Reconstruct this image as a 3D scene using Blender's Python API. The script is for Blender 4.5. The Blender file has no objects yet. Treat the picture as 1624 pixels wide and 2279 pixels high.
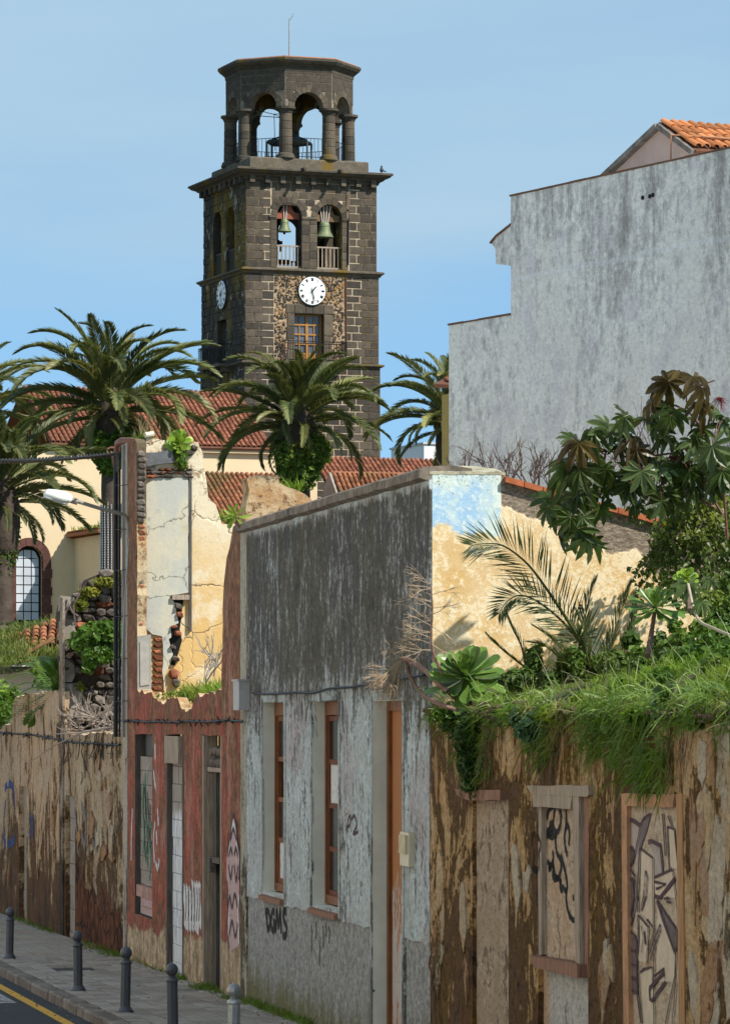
import bpy, bmesh, math, random
import numpy as np
from mathutils import Vector, Matrix, noise
from mathutils.geometry import tessellate_polygon

random.seed(7)
rng = np.random.default_rng(11)
R = math.radians
SC = bpy.context.scene
COL = SC.collection

# ------------------------------------------------------------------ camera
# long lens, level camera with a vertical shift; distances below are metres
FPX, CX, HY = 9000.0, 812.0, 1600.0          # focal length, centre column and horizon row of a 1624 x 2279 picture
CAMZ = 3.6
cam = bpy.data.cameras.new('camera')
cam.sensor_fit = 'VERTICAL'; cam.sensor_height = 36.0
cam.lens = 36.0 * FPX / 2279.0
cam.shift_y = (HY - 1139.5) / 2279.0
cam.clip_start = 1.0; cam.clip_end = 20000.0
camo = bpy.data.objects.new('camera', cam); COL.objects.link(camo)
camo.location = (0, 0, CAMZ); camo.rotation_euler = (R(90), 0, 0)
SC.camera = camo

# ------------------------------------------------------------------ light
SUN = Vector((0.853, -0.53, 1.0)).normalized()
w = bpy.data.worlds.new('World'); SC.world = w; w.use_nodes = True
nt = w.node_tree; nt.nodes.clear()
wo = nt.nodes.new('ShaderNodeOutputWorld'); bg = nt.nodes.new('ShaderNodeBackground')
sky = nt.nodes.new('ShaderNodeTexSky'); sky.sky_type = 'NISHITA'; sky.sun_disc = False
sky.sun_elevation = math.asin(SUN.z); sky.sun_rotation = math.atan2(SUN.x, SUN.y)
sky.altitude = 600; sky.air_density = 1.0; sky.dust_density = 0.1; sky.ozone_density = 1.3
tc = nt.nodes.new('ShaderNodeTexCoord'); mp = nt.nodes.new('ShaderNodeMapping')
mp.inputs['Scale'].default_value = (3.0, 3.0, 14.0); mp.inputs['Location'].default_value = (0.35, 0.0, 0.4)
cn = nt.nodes.new('ShaderNodeTexNoise'); cn.inputs['Scale'].default_value = 1.6
cn.inputs['Detail'].default_value = 5; cn.inputs['Roughness'].default_value = 0.5
cr = nt.nodes.new('ShaderNodeMapRange'); cr.inputs['From Min'].default_value = 0.36; cr.inputs['From Max'].default_value = 0.68
cr.inputs['To Min'].default_value = 0.55; cr.inputs['To Max'].default_value = 0.95
cm = nt.nodes.new('ShaderNodeMix'); cm.data_type = 'RGBA'
cm.inputs['B'].default_value = (2.6, 3.75, 4.7, 1)
nt.links.new(tc.outputs['Generated'], mp.inputs['Vector']); nt.links.new(mp.outputs[0], cn.inputs['Vector'])
nt.links.new(cn.outputs['Fac'], cr.inputs['Value']); sx = nt.nodes.new('ShaderNodeSeparateXYZ'); nt.links.new(tc.outputs['Generated'], sx.inputs[0])
cz = nt.nodes.new('ShaderNodeMath'); cz.operation = 'MULTIPLY_ADD'; cz.inputs[1].default_value = 0.09; nt.links.new(cn.outputs['Fac'], cz.inputs[0]); nt.links.new(sx.outputs[2], cz.inputs[2])
ce = nt.nodes.new('ShaderNodeMapRange'); ce.interpolation_type = 'SMOOTHSTEP'; ce.inputs['From Min'].default_value = 0.125; ce.inputs['From Max'].default_value = 0.19; nt.links.new(cz.outputs[0], ce.inputs['Value'])   # thin cloud sheet with a soft lower edge
cf = nt.nodes.new('ShaderNodeMath'); cf.operation = 'MULTIPLY'; nt.links.new(cr.outputs[0], cf.inputs[0]); nt.links.new(ce.outputs[0], cf.inputs[1])
nt.links.new(cf.outputs[0], cm.inputs['Factor'])
va = nt.nodes.new('ShaderNodeVectorMath'); va.operation = 'ADD'; va.inputs[1].default_value = (0, 0, 0.13)   # clear maritime air: little whitening at the horizon
vn = nt.nodes.new('ShaderNodeVectorMath'); vn.operation = 'NORMALIZE'
nt.links.new(tc.outputs['Generated'], va.inputs[0]); nt.links.new(va.outputs[0], vn.inputs[0]); nt.links.new(vn.outputs[0], sky.inputs['Vector'])
tm = nt.nodes.new('ShaderNodeMix'); tm.data_type = 'RGBA'; tm.blend_type = 'MULTIPLY'; tm.inputs['Factor'].default_value = 1.0; tm.inputs['B'].default_value = (0.80, 0.99, 1.0, 1)
nt.links.new(sky.outputs[0], tm.inputs['A']); nt.links.new(tm.outputs['Result'], cm.inputs['A']); nt.links.new(cm.outputs['Result'], bg.inputs['Color'])
bg.inputs['Strength'].default_value = 0.118
nt.links.new(bg.outputs[0], wo.inputs['Surface'])
sl = bpy.data.lights.new('sun', 'SUN'); sl.energy = 4.7; sl.angle = R(0.53); sl.color = (1.0, 0.95, 0.86)
so = bpy.data.objects.new('sun', sl); COL.objects.link(so)
so.rotation_euler = (-SUN).to_track_quat('-Z', 'Y').to_euler(); so.location = (20, -20, 40)
vs = SC.view_settings
vs.view_transform = 'Standard'; vs.look = 'None'; vs.exposure = 0.52; vs.gamma = 1.0; vs.use_curve_mapping = False

# ------------------------------------------------------------------ helpers
def P(x, y, Y):
    return Vector(((x - CX) * Y / FPX, Y, CAMZ + (HY - y) * Y / FPX))

WM = {}
def link(o, parent=None):
    COL.objects.link(o)
    if parent is not None:
        o.parent = parent
        o.matrix_parent_inverse = WM.get(parent.name, Matrix.Identity(4)).inverted()
    return o
def tag(o, label=None, cat=None, group=None, kind=None):
    if label: o['label'] = label
    if cat: o['category'] = cat
    if group: o['group'] = group
    if kind: o['kind'] = kind
    return o
def empty(name, loc, label, cat, group=None):
    o = bpy.data.objects.new(name, None); COL.objects.link(o)
    o.location = loc; o.empty_display_size = 0.2
    WM[o.name] = Matrix.Translation(Vector(loc))
    return tag(o, label, cat, group)
def mk(name, verts, faces, mat, smooth=False, mi=None):
    me = bpy.data.meshes.new(name)
    me.from_pydata([tuple(v) for v in verts], [], [tuple(f) for f in faces])
    for m in (mat if isinstance(mat, (list, tuple)) else [mat]): me.materials.append(m)
    if mi: me.polygons.foreach_set('material_index', mi)
    if smooth: me.polygons.foreach_set('use_smooth', [True] * len(me.polygons))
    me.update()
    return me
def ob(name, verts, faces, mat, parent=None, smooth=False, mi=None):
    return link(bpy.data.objects.new(name, mk(name, verts, faces, mat, smooth, mi)), parent)
def inst(name, me, M, parent=None):
    o = bpy.data.objects.new(name, me); link(o, parent)
    o.matrix_basis = M
    if parent is None: WM[o.name] = M.copy()
    return o
class G:
    """collects verts and faces"""
    def __init__(s): s.v = []; s.f = []; s.mi = []
    def add(s, vs, fs, m=0):
        b = len(s.v); s.v += [tuple(p) for p in vs]
        for f in fs: s.f.append(tuple(i + b for i in f)); s.mi.append(m)
        return s
    def box(s, c, ax, ay, az, m=0):
        """centre and three half axis vectors"""
        c = Vector(c); ax = Vector(ax); ay = Vector(ay); az = Vector(az)
        vs = [c + ax * i + ay * j + az * k for i in (-1, 1) for j in (-1, 1) for k in (-1, 1)]
        fs = [(0, 1, 3, 2), (4, 6, 7, 5), (0, 4, 5, 1), (2, 3, 7, 6), (0, 2, 6, 4), (1, 5, 7, 3)]
        return s.add(vs, fs, m)
    def tube(s, pts, rad, n=6, m=0, cap=True):
        pts = [Vector(p) for p in pts]
        if not isinstance(rad, (list, tuple)): rad = [rad] * len(pts)
        vs = []; fs = []
        for i, p in enumerate(pts):
            a = pts[max(i - 1, 0)]; b = pts[min(i + 1, len(pts) - 1)]
            d = (b - a).normalized() if (b - a).length > 1e-9 else Vector((0, 0, 1))
            q = Vector((0, 0, 1)) if abs(d.z) < 0.95 else Vector((1, 0, 0))
            e1 = d.cross(q).normalized(); e2 = d.cross(e1)
            for k in range(n):
                t = 2 * math.pi * k / n
                vs.append(p + (e1 * math.cos(t) + e2 * math.sin(t)) * rad[i])
        for i in range(len(pts) - 1):
            for k in range(n):
                k2 = (k + 1) % n
                fs.append((i * n + k, i * n + k2, (i + 1) * n + k2, (i + 1) * n + k))
        if cap:
            fs.append(tuple(range(n))); fs.append(tuple((len(pts) - 1) * n + k for k in range(n))[::-1])
        return s.add(vs, fs, m)
    def lathe(s, c, prof, n=16, m=0, ax=None):
        c = Vector(c); vs = []; fs = []
        for r, z in prof:
            for k in range(n):
                t = 2 * math.pi * k / n
                vs.append(c + Vector((r * math.cos(t), r * math.sin(t), z)))
        for i in range(len(prof) - 1):
            for k in range(n):
                k2 = (k + 1) % n
                fs.append((i * n + k, i * n + k2, (i + 1) * n + k2, (i + 1) * n + k))
        fs.append(tuple(range(n))[::-1]); fs.append(tuple((len(prof) - 1) * n + k for k in range(n)))
        return s.add(vs, fs, m)
    def ob(s, name, mat, parent=None, smooth=False):
        return ob(name, s.v, s.f, mat, parent, smooth, s.mi if isinstance(mat, (list, tuple)) else None)

class Pl:
    """a vertical plane: point, direction along it, facing normal"""
    def __init__(s, px, py, dx, dy, side=None):
        l = math.hypot(dx, dy); s.px, s.py, s.dx, s.dy = px, py, dx / l, dy / l
        n = Vector((s.dy, -s.dx, 0))
        if n.dot(Vector((-px, -py, 0))) < 0: n = -n           # towards the viewer's side
        s.n = n; s.d = Vector((s.dx, s.dy, 0)); s.p = Vector((px, py, 0))
    def S(s, x):
        k = (x - CX) / FPX
        Y = (s.px * s.dy - s.py * s.dx) / (k * s.dy - s.dx)
        return (k * Y - s.px) * s.dx + (Y - s.py) * s.dy
    def Y(s, x):
        k = (x - CX) / FPX
        return (s.px * s.dy - s.py * s.dx) / (k * s.dy - s.dx)
    def sz(s, x, y): return (s.S(x), CAMZ + (HY - y) * s.Y(x) / FPX)
    def I(s, pts): return [s.sz(*p) for p in pts]
    def at(s, a, z, o=0.0): return s.p + s.d * a + s.n * o + Vector((0, 0, z))
    def pt(s, x, y, o=0.0):
        a, z = s.sz(x, y); return s.at(a, z, o)

def shifted(pl, o):
    q = pl.p + pl.n * o; r = Pl(q.x, q.y, pl.dx, pl.dy); r.n = pl.n.copy(); return r
def jag(loop, amp, seg, keep=None):
    out = []
    n = len(loop)
    for i in range(n):
        a = Vector(loop[i]); b = Vector(loop[(i + 1) % n]); L = (b - a).length
        k = max(1, int(L / seg)); t = (b - a) / max(L, 1e-6); q = Vector((-t.y, t.x))
        for j in range(k):
            p = a.lerp(b, j / k)
            if not (keep and keep(p)): p = p + q * random.uniform(-amp, amp) + t * random.uniform(-amp, amp) * 0.5
            out.append((p.x, p.y))
    return out
def rect(a0, a1, z0, z1): return [(a0, z0), (a1, z0), (a1, z1), (a0, z1)]
def arch(a0, a1, z0, zs, n=14):
    c = (a0 + a1) / 2; r = (a1 - a0) / 2
    return [(a0, z0), (a1, z0)] + [(c + r * math.cos(math.pi * i / n), zs + r * math.sin(math.pi * i / n)) for i in range(n + 1)]
def slab(name, pl, loop, mat, thick, off=0.0, holes=(), parent=None, g=None, back=True):
    """a wall piece cut from a loop of (along, height); mat may be [face, reveal]"""
    loops = [list(loop)] + [list(h) for h in holes]
    flat = [p for l in loops for p in l]
    tris = tessellate_polygon([[Vector((p[0], p[1], 0)) for p in l] for l in loops])
    N = len(flat)
    vs = [pl.at(a, z, off) for a, z in flat] + [pl.at(a, z, off - thick) for a, z in flat]
    fs = []; mi = []
    up = pl.d.cross(Vector((0, 0, 1)))
    flip = up.dot(pl.n) < 0
    for t in tris:
        a, b, c = t
        A = Vector(flat[a]); B = Vector(flat[b]); C = Vector(flat[c])
        ccw = (B - A).x * (C - A).y - (B - A).y * (C - A).x > 0
        if ccw == flip: b, c = c, b
        fs.append((a, b, c)); mi.append(0)
        if back: fs.append((a + N, c + N, b + N)); mi.append(0)
    base = 0
    for li, l in enumerate(loops):
        k = len(l)
        for i in range(k):
            i2 = (i + 1) % k
            fs.append((base + i, base + i2, base + i2 + N, base + i + N)); mi.append(1 if li > 0 else (2 if isinstance(mat, (list, tuple)) and len(mat) > 2 else 0))
        base += k
    if g is not None:
        g.add(vs, fs); return None
    multi = isinstance(mat, (list, tuple))
    o = ob(name, vs, fs, mat, parent, False, mi if multi else None)
    bm = bmesh.new(); bm.from_mesh(o.data); bmesh.ops.recalc_face_normals(bm, faces=bm.faces); bm.to_mesh(o.data); bm.free()
    return o
def inside(p, poly):
    x, y = p; c = False; j = len(poly) - 1
    for i in range(len(poly)):
        xi, yi = poly[i]; xj, yj = poly[j]
        if (yi > y) != (yj > y) and x < (xj - xi) * (y - yi) / (yj - yi) + xi: c = not c
        j = i
    return c
def ribbon(g, pl, pts, wd, off, m=0, smooth=True):
    """a painted stroke lying on a wall, pts as (along, height)"""
    if smooth and len(pts) > 2:
        q = [Vector(p) for p in pts]; out = []
        for i in range(len(q) - 1):
            p0 = q[max(i - 1, 0)]; p1 = q[i]; p2 = q[i + 1]; p3 = q[min(i + 2, len(q) - 1)]
            for k in range(5):
                t = k / 5
                out.append(0.5 * ((2 * p1) + (p2 - p0) * t + (2 * p0 - 5 * p1 + 4 * p2 - p3) * t * t + (3 * p1 - p0 - 3 * p2 + p3) * t ** 3))
        out.append(q[-1]); pts = out
    q = [Vector(p) for p in pts]; vs = []; fs = []
    for i, p in enumerate(q):
        d = (q[min(i + 1, len(q) - 1)] - q[max(i - 1, 0)])
        d = d.normalized() if d.length > 1e-9 else Vector((1, 0))
        nrm = Vector((-d.y, d.x)); ww = wd * random.uniform(0.8, 1.15) / 2
        for sg in (-1, 1):
            a = p + nrm * ww * sg; vs.append(pl.at(a.x, a.y, off))
    for i in range(len(q) - 1): fs.append((2 * i, 2 * i + 1, 2 * i + 3, 2 * i + 2))
    g.add(vs, fs, m)

# ------------------------------------------------------------------ materials
class MB:
    def __init__(s, name, rough=0.9, spec=0.25):
        s.m = bpy.data.materials.new(name); s.m.use_nodes = True
        s.t = s.m.node_tree; s.b = s.t.nodes['Principled BSDF']
        s.b.inputs['Roughness'].default_value = rough; s.b.inputs['Specular IOR Level'].default_value = spec
        s.P = s.n('ShaderNodeNewGeometry').outputs['Position']
    def n(s, k): return s.t.nodes.new(k)
    def set(s, sock, v):
        if isinstance(v, bpy.types.NodeSocket): s.t.links.new(v, sock)
        elif isinstance(v, (tuple, list)): sock.default_value = tuple(v) + ((1,) if len(v) == 3 and sock.type == 'RGBA' else ())
        else: sock.default_value = v
    def map(s, sc, loc=(0, 0, 0), v=None):
        m = s.n('ShaderNodeMapping'); m.inputs['Scale'].default_value = sc; m.inputs['Location'].default_value = loc
        s.set(m.inputs['Vector'], v if v is not None else s.P); return m.outputs[0]
    def noise(s, sc, det=5, ro=0.6, v=None, dist=0.0):
        k = s.n('ShaderNodeTexNoise'); s.set(k.inputs['Vector'], v if v is not None else s.P)
        k.inputs['Scale'].default_value = sc; k.inputs['Detail'].default_value = det
        k.inputs['Roughness'].default_value = ro; k.inputs['Distortion'].default_value = dist
        return k.outputs['Fac']
    def vor(s, sc, v=None, feat='F1', out='Distance', rnd=1.0):
        k = s.n('ShaderNodeTexVoronoi'); k.feature = feat; s.set(k.inputs['Vector'], v if v is not None else s.P)
        k.inputs['Scale'].default_value = sc; k.inputs['Randomness'].default_value = rnd
        return k.outputs[out]
    def thr(s, f, lo, hi, a=0.0, b=1.0):
        k = s.n('ShaderNodeMapRange'); k.interpolation_type = 'SMOOTHSTEP'
        s.set(k.inputs['Value'], f)
        for i, v in zip(('From Min', 'From Max', 'To Min', 'To Max'), (lo, hi, a, b)): s.set(k.inputs[i], v)
        return k.outputs[0]
    def lin(s, f, lo, hi, a=0.0, b=1.0):
        k = s.n('ShaderNodeMapRange'); s.set(k.inputs['Value'], f)
        for i, v in zip(('From Min', 'From Max', 'To Min', 'To Max'), (lo, hi, a, b)): s.set(k.inputs[i], v)
        return k.outputs[0]
    def mix(s, f, a, b, mode='MIX'):
        k = s.n('ShaderNodeMix'); k.data_type = 'RGBA'; k.blend_type = mode
        s.set(k.inputs['Factor'], f); s.set(k.inputs['A'], a); s.set(k.inputs['B'], b)
        return k.outputs['Result']
    def ma(s, op, a, b=0.0):
        k = s.n('ShaderNodeMath'); k.operation = op; s.set(k.inputs[0], a); s.set(k.inputs[1], b)
        return k.outputs[0]
    def warp(s, amt, sc):
        k = s.n('ShaderNodeTexNoise'); s.set(k.inputs['Vector'], s.P); k.inputs['Scale'].default_value = sc; k.inputs['Detail'].default_value = 5
        a = s.n('ShaderNodeVectorMath'); a.operation = 'SCALE'; s.set(a.inputs[0], k.outputs['Color']); a.inputs['Scale'].default_value = amt
        o = s.n('ShaderNodeVectorMath'); o.operation = 'ADD'; s.set(o.inputs[0], s.P); s.set(o.inputs[1], a.outputs[0]); return o.outputs[0]
    def xyz(s, v=None):
        k = s.n('ShaderNodeSeparateXYZ'); s.set(k.inputs[0], v if v is not None else s.P); return k.outputs
    def ramp(s, f, stops):
        k = s.n('ShaderNodeValToRGB'); e = k.color_ramp.elements
        while len(e) < len(stops): e.new(0.5)
        for i, (p, c) in enumerate(stops): e[i].position = p; e[i].color = tuple(c) + (1,)
        s.set(k.inputs[0], f); return k.outputs[0]
    def rand(s): return s.n('ShaderNodeObjectInfo').outputs['Random']
    def along(s, pl):
        k = s.n('ShaderNodeVectorMath'); k.operation = 'DOT_PRODUCT'; s.set(k.inputs[0], s.P)
        k.inputs[1].default_value = tuple(pl.d)
        return s.ma('SUBTRACT', k.outputs['Value'], pl.p.dot(pl.d))
    def out(s, col, bump=None, bs=0.4, bd=0.02, rough=None):
        s.set(s.b.inputs['Base Color'], col)
        if rough is not None: s.set(s.b.inputs['Roughness'], rough)
        if bump is not None:
            k = s.n('ShaderNodeBump'); k.inputs['Strength'].default_value = bs; k.inputs['Distance'].default_value = bd
            s.set(k.inputs['Height'], bump); s.t.links.new(k.outputs[0], s.b.inputs['Normal'])
        return s.m
def plain(name, col, var=0.25, sc=6.0, rough=0.85, bs=0.3, bd=0.01, spec=0.25, metal=0.0, rnd=0.0):
    b = MB(name, rough, spec); f = b.noise(sc, 6, 0.65)
    c = b.mix(b.lin(f, 0.25, 0.75), tuple(x * (1 - var) for x in col), tuple(min(1, x * (1 + var)) for x in col))
    if rnd: c = b.mix(1.0, c, b.ramp(b.rand(), [(0, (1 - rnd,) * 3), (1, (1 + rnd * 0.6,) * 3)]), 'MULTIPLY')
    b.b.inputs['Metallic'].default_value = metal
    return b.out(c, f, bs, bd)
def spray(name, col, cover=0.5):
    """spray paint worn through by the rough wall under it"""
    b = MB(name, 0.8, 0.2); f = b.noise(9, 7, 0.82, b.map((1, 1, 1.8))); g = b.noise(2.5, 5, 0.7)
    b.out(b.mix(b.lin(f, .3, .7), tuple(x * .7 for x in col), tuple(min(1, x * 1.25) for x in col)))
    a = b.thr(b.ma('ADD', b.ma('MULTIPLY', f, 0.7), b.ma('MULTIPLY', g, 0.3)), 0.53 + 0.14 * cover, 0.47 + 0.14 * cover, 0.25, 1.0)
    b.set(b.b.inputs['Alpha'], a); return b.m
def leafmat(name, c1, c2, sc=3.0, trans=0.3, rough=0.5, rnd=False, c3=None):
    b = MB(name, rough, 0.35); f = b.noise(sc, 3, 0.6)
    c = b.mix(b.thr(f, 0.35, 0.65), c1, c2)
    if c3: c = b.mix(b.thr(b.noise(sc * 0.35, 2), 0.52, 0.68), c, c3)
    if rnd: c = b.mix(1.0, c, b.ramp(b.rand(), [(0, (0.65,) * 3), (1, (1.3,) * 3)]), 'MULTIPLY')
    b.out(c)
    t = b.n('ShaderNodeBsdfTranslucent'); b.set(t.inputs['Color'], b.mix(0.5, c, (c2[0] * 1.3, c2[1] * 1.3, c2[2] * 0.5)))
    mx = b.n('ShaderNodeMixShader'); mx.inputs[0].default_value = trans
    o = b.t.nodes['Material Output']
    b.t.links.new(b.b.outputs[0], mx.inputs[1]); b.t.links.new(t.outputs[0], mx.inputs[2]); b.t.links.new(mx.outputs[0], o.inputs['Surface'])
    return b.m

# the street line that every house front stands on, and the axes of street and tower
WALL = Pl(8.5, 0, -0.1902, 1.0)
U = WALL.d.copy(); V = Vector((0.9824, 0.1869, 0)).normalized()
WALL.n = -V                                   # fronts face the street on the left
def cross(x):                                 # plane of a wall square to the street, meeting it at picture column x
    p = WALL.pt(x, 1600); return Pl(p.x, p.y, V.x, V.y)
def gz(s): return CAMZ - 3.07 - 0.0115 * s    # the street falls gently away
def SP(s, w, z=0.0):                          # s along the fronts, w out into the street
    p = WALL.at(s, 0, w); return Vector((p.x, p.y, gz(s) + z))
# ================================================================== surface materials
def grain(b, c, lo=0.6, hi=1.3, sc=9, zs=2.2):
    """fine grit, about as wide as tall once the long fronts are seen at a slant"""
    f = b.noise(sc, 7, 0.82, b.map((1, 1, zs), (3.3, 1.7, 9.1)))
    return b.mix(1.0, c, b.ramp(b.lin(f, 0.32, 0.68), [(0, (lo,) * 3), (1, (hi,) * 3)]), 'MULTIPLY')
def m_grey():
    b = MB('weathered_blue_grey_plaster', 0.92, 0.15)
    z = b.xyz()[2]
    big = b.noise(0.5, 5, 0.65); mid = b.noise(1.7, 8, 0.74, b.map((1, 1, 0.7)), 0.7); st = b.noise(8, 7, 0.78, b.map((1, 1, 0.30))); gr = b.noise(9, 7, 0.82, b.map((1, 1, 1.6), (5, 2, 1)))
    base = b.mix(b.thr(mid, 0.42, 0.6), (0.40, 0.43, 0.44), (0.50, 0.575, 0.60))
    base = b.mix(b.thr(b.noise(0.9, 6, 0.65, b.map((1, 1, 1), (8, 8, 1))), 0.5, 0.62), base, (0.40, 0.37, 0.385))
    top = b.thr(b.ma('ADD', z, b.ma('MULTIPLY', mid, 0.5)), 6.16, 6.36)
    cov = b.ma('ADD', b.ma('ADD', b.ma('MULTIPLY', mid, 0.36), b.ma('MULTIPLY', st, 0.40)), b.ma('ADD', b.ma('MULTIPLY', gr, 0.34), b.ma('MULTIPLY', big, 0.12)))
    up = b.ma('SUBTRACT', b.thr(b.ma('ADD', z, b.ma('MULTIPLY', b.ma('SUBTRACT', mid, 0.5), 1.3)), 3.2, 4.5, -0.045, 0.055), b.ma('MULTIPLY', top, 0.16))
    cov = b.ma('ADD', cov, up)
    d1 = b.mix(b.thr(big, 0.42, 0.6), (0.078, 0.078, 0.078), (0.095, 0.089, 0.075))
    c = b.mix(b.thr(cov, 0.575, 0.625), base, (0.24, 0.235, 0.225)); c = b.mix(b.thr(cov, 0.61, 0.66), c, d1); c = b.mix(b.thr(cov, 0.70, 0.76), c, (0.040, 0.040, 0.040))
    run = b.thr(b.noise(2.4, 6, 0.7, b.map((1, 1, 0.12), (3, 2, 1))), 0.62, 0.70)
    c = b.mix(b.ma('MULTIPLY', run, b.thr(gr, 0.42, 0.56, 0, 0.85)), c, (0.46, 0.53, 0.56))
    c = b.mix(b.thr(b.noise(5.5, 6, 0.75, b.map((1, 1, 0.8), (2, 5, 3))), 0.64, 0.68, 0, 0.8), c, (0.52, 0.53, 0.51))
    c = b.mix(b.thr(b.noise(0.8, 5, 0.6, b.map((1, 1, 1), (9, 4, 2))), 0.58, 0.72, 0, 0.30), c, (0.15, 0.12, 0.05))
    c = grain(b, c, 0.62, 1.32)
    return b.out(c, b.ma('ADD', b.ma('MULTIPLY', b.thr(cov, 0.575, 0.63), -0.6), gr), 0.7, 0.02)
def m_dado():
    b = MB('rough_grey_cement', 0.95, 0.1); s = WALL
    z = b.xyz()[2]; f = b.noise(11, 8, 0.85); g = b.noise(1.6, 5, 0.65)
    c = b.mix(b.thr(f, 0.38, 0.62), (0.175, 0.175, 0.172), (0.41, 0.415, 0.415))
    c = b.mix(b.thr(g, 0.5, 0.7, 0, 0.5), c, (0.23, 0.22, 0.21))
    moss = b.thr(b.ma('ADD', z, b.ma('MULTIPLY', b.noise(2.2, 6, 0.7, b.map((1, 1, 0.2))), -1.7)), -0.30, -0.95)
    c = b.mix(b.ma('MULTIPLY', moss, 0.85), c, (0.12, 0.115, 0.03))
    c = grain(b, c, 0.65, 1.25, 11)
    return b.out(c, f, 0.8, 0.02)
def m_red():
    b = MB('peeling_red_paint', 0.85, 0.2)
    z = b.xyz()[2]; v = b.map((1, 1, 0.8)); a = b.along(WALL)
    f = b.noise(4.5, 8, 0.75, v); g = b.noise(1.1, 5, 0.65, b.map((1, 1, 0.6))); h = b.noise(8, 6, 0.75, v)
    red = b.mix(b.thr(h, 0.35, 0.7), (0.30, 0.07, 0.045), (0.43, 0.12, 0.08))
    brown = b.mix(b.thr(h, 0.4, 0.65), (0.12, 0.055, 0.03), (0.33, 0.17, 0.08))
    up = b.lin(z, 2.6, 5.5, 0.0, 0.10)
    peel = b.thr(b.ma('ADD', b.ma('ADD', b.ma('MULTIPLY', f, 0.6), b.ma('MULTIPLY', g, 0.5)), up), 0.525, 0.60)
    c = b.mix(peel, red, brown)
    c = b.mix(b.thr(b.noise(4, 5, 0.7, b.map((1, 1, 0.5), (7, 1, 3))), 0.72, 0.74, 0, 0.8), c, (0.5, 0.42, 0.36))
    tan = b.mix(b.thr(f, 0.4, 0.62), (0.24, 0.17, 0.10), (0.55, 0.42, 0.28))
    c = b.mix(b.thr(b.noise(8, 7, 0.78, b.map((1, 1, 0.25), (1, 9, 2))), 0.50, 0.58, 0, 0.75), c, (0.11, 0.052, 0.032))
    c = b.mix(b.thr(b.noise(1.4, 6, 0.7, b.map((1, 1, 0.6), (3, 9, 2))), 0.54, 0.64, 0, 0.55), c, (0.42, 0.22, 0.17))
    edge = b.ma('ADD', b.ma('SUBTRACT', z, 0.45), b.ma('MULTIPLY', b.ma('SUBTRACT', b.noise(1.3, 5, 0.7, b.map((1, 1, 0.3))), 0.5), 0.7))
    edge = b.ma('ADD', edge, b.ma('MULTIPLY', b.ma('SUBTRACT', a, 60.0), 0.035))
    c = b.mix(b.thr(edge, -0.02, 0.02), tan, c); c = grain(b, c, 0.55, 1.3)
    return b.out(c, b.ma('ADD', f, b.ma('MULTIPLY', peel, -0.6)), 0.7, 0.02)
def m_tan(name='ochre_plaster_peeling', cols=((0.62, 0.45, 0.30), (0.52, 0.34, 0.20), (0.34, 0.195, 0.10), (0.165, 0.09, 0.048), (0.065, 0.042, 0.030)), bias=0.008, moss=(0.20, 0.13, 0.03), low=(0.085, -0.03)):
    b = MB(name, 0.92, 0.12)
    z = b.xyz()[2]
    p = b.noise(0.8, 9, 0.72, b.map((1, 1, 0.75)), 0.8); q = b.noise(3.0, 8, 0.75, b.map((1, 1, 0.7), (4, 4, 4)), 0.5); st = b.noise(8, 7, 0.78, b.map((1, 1, 0.26))); gr = b.noise(9, 7, 0.82, b.map((1, 1, 1.8), (5, 2, 1)))
    k = b.ma('ADD', b.ma('ADD', b.ma('MULTIPLY', p, 0.52), b.ma('MULTIPLY', q, 0.26)), b.ma('ADD', b.ma('MULTIPLY', st, 0.20), b.ma('MULTIPLY', gr, 0.16)))
    k = b.ma('ADD', k, b.ma('ADD', b.lin(z, -0.6, 2.4, low[0], low[1]), bias - 0.07))
    a0, a1, a2, a3, a4 = cols; hue = b.noise(0.7, 6, 0.7, b.map((1, 1, 0.6), (11, 3, 6))); a0 = b.mix(b.thr(hue, 0.46, 0.6), a0, tuple(0.55 * x + 0.45 * y for x, y in zip(a0, (0.42, 0.38, 0.33)))); ed = lambda t, w: b.thr(b.ma('ABSOLUTE', b.ma('SUBTRACT', k, t)), w, w * 0.3, 0, 0.75)
    c = b.mix(b.thr(k, 0.465, 0.495), a0, a1); c = b.mix(b.thr(k, 0.512, 0.52), c, a2); c = b.mix(b.thr(k, 0.538, 0.552), c, a3); c = b.mix(b.thr(k, 0.575, 0.62), c, a4)
    c = b.mix(ed(0.516, 0.006), c, tuple(x * 0.45 for x in a3)); c = b.mix(ed(0.545, 0.005), c, a4); c = b.mix(b.ma('MULTIPLY', ed(0.505, 0.005), 0.6), c, tuple(min(1, x * 1.2) for x in cols[0]))   # crack lines, with shadow and pale rims painted in so coats look lifted
    c = b.mix(b.ma('MULTIPLY', b.thr(b.noise(0.55, 6, 0.7, b.map((1, 1, 0.4), (5, 5, 0))), 0.53, 0.66), b.thr(gr, 0.4, 0.6, 0.25, 0.85)), c, moss)
    c = b.mix(b.thr(b.noise(2.6, 7, 0.74, b.map((1, 1, 0.6), (2, 8, 5))), 0.68, 0.70, 0, 0.8), c, (0.56, 0.50, 0.42))
    c = b.mix(b.thr(b.noise(1.8, 7, 0.72, b.map((1, 1, 0.5), (1, 3, 9))), 0.60, 0.65, 0, 0.75), c, (0.19, 0.075, 0.033))
    c = grain(b, c, 0.58, 1.3)
    return b.out(c, b.ma('ADD', b.ma('MULTIPLY', b.thr(k, 0.51, 0.55), -2.2), b.ma('ADD', gr, st)), 1.0, 0.04)
M_GREY, M_DADO, M_RED = m_grey(), m_dado(), m_red()
M_TAN = m_tan()
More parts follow.
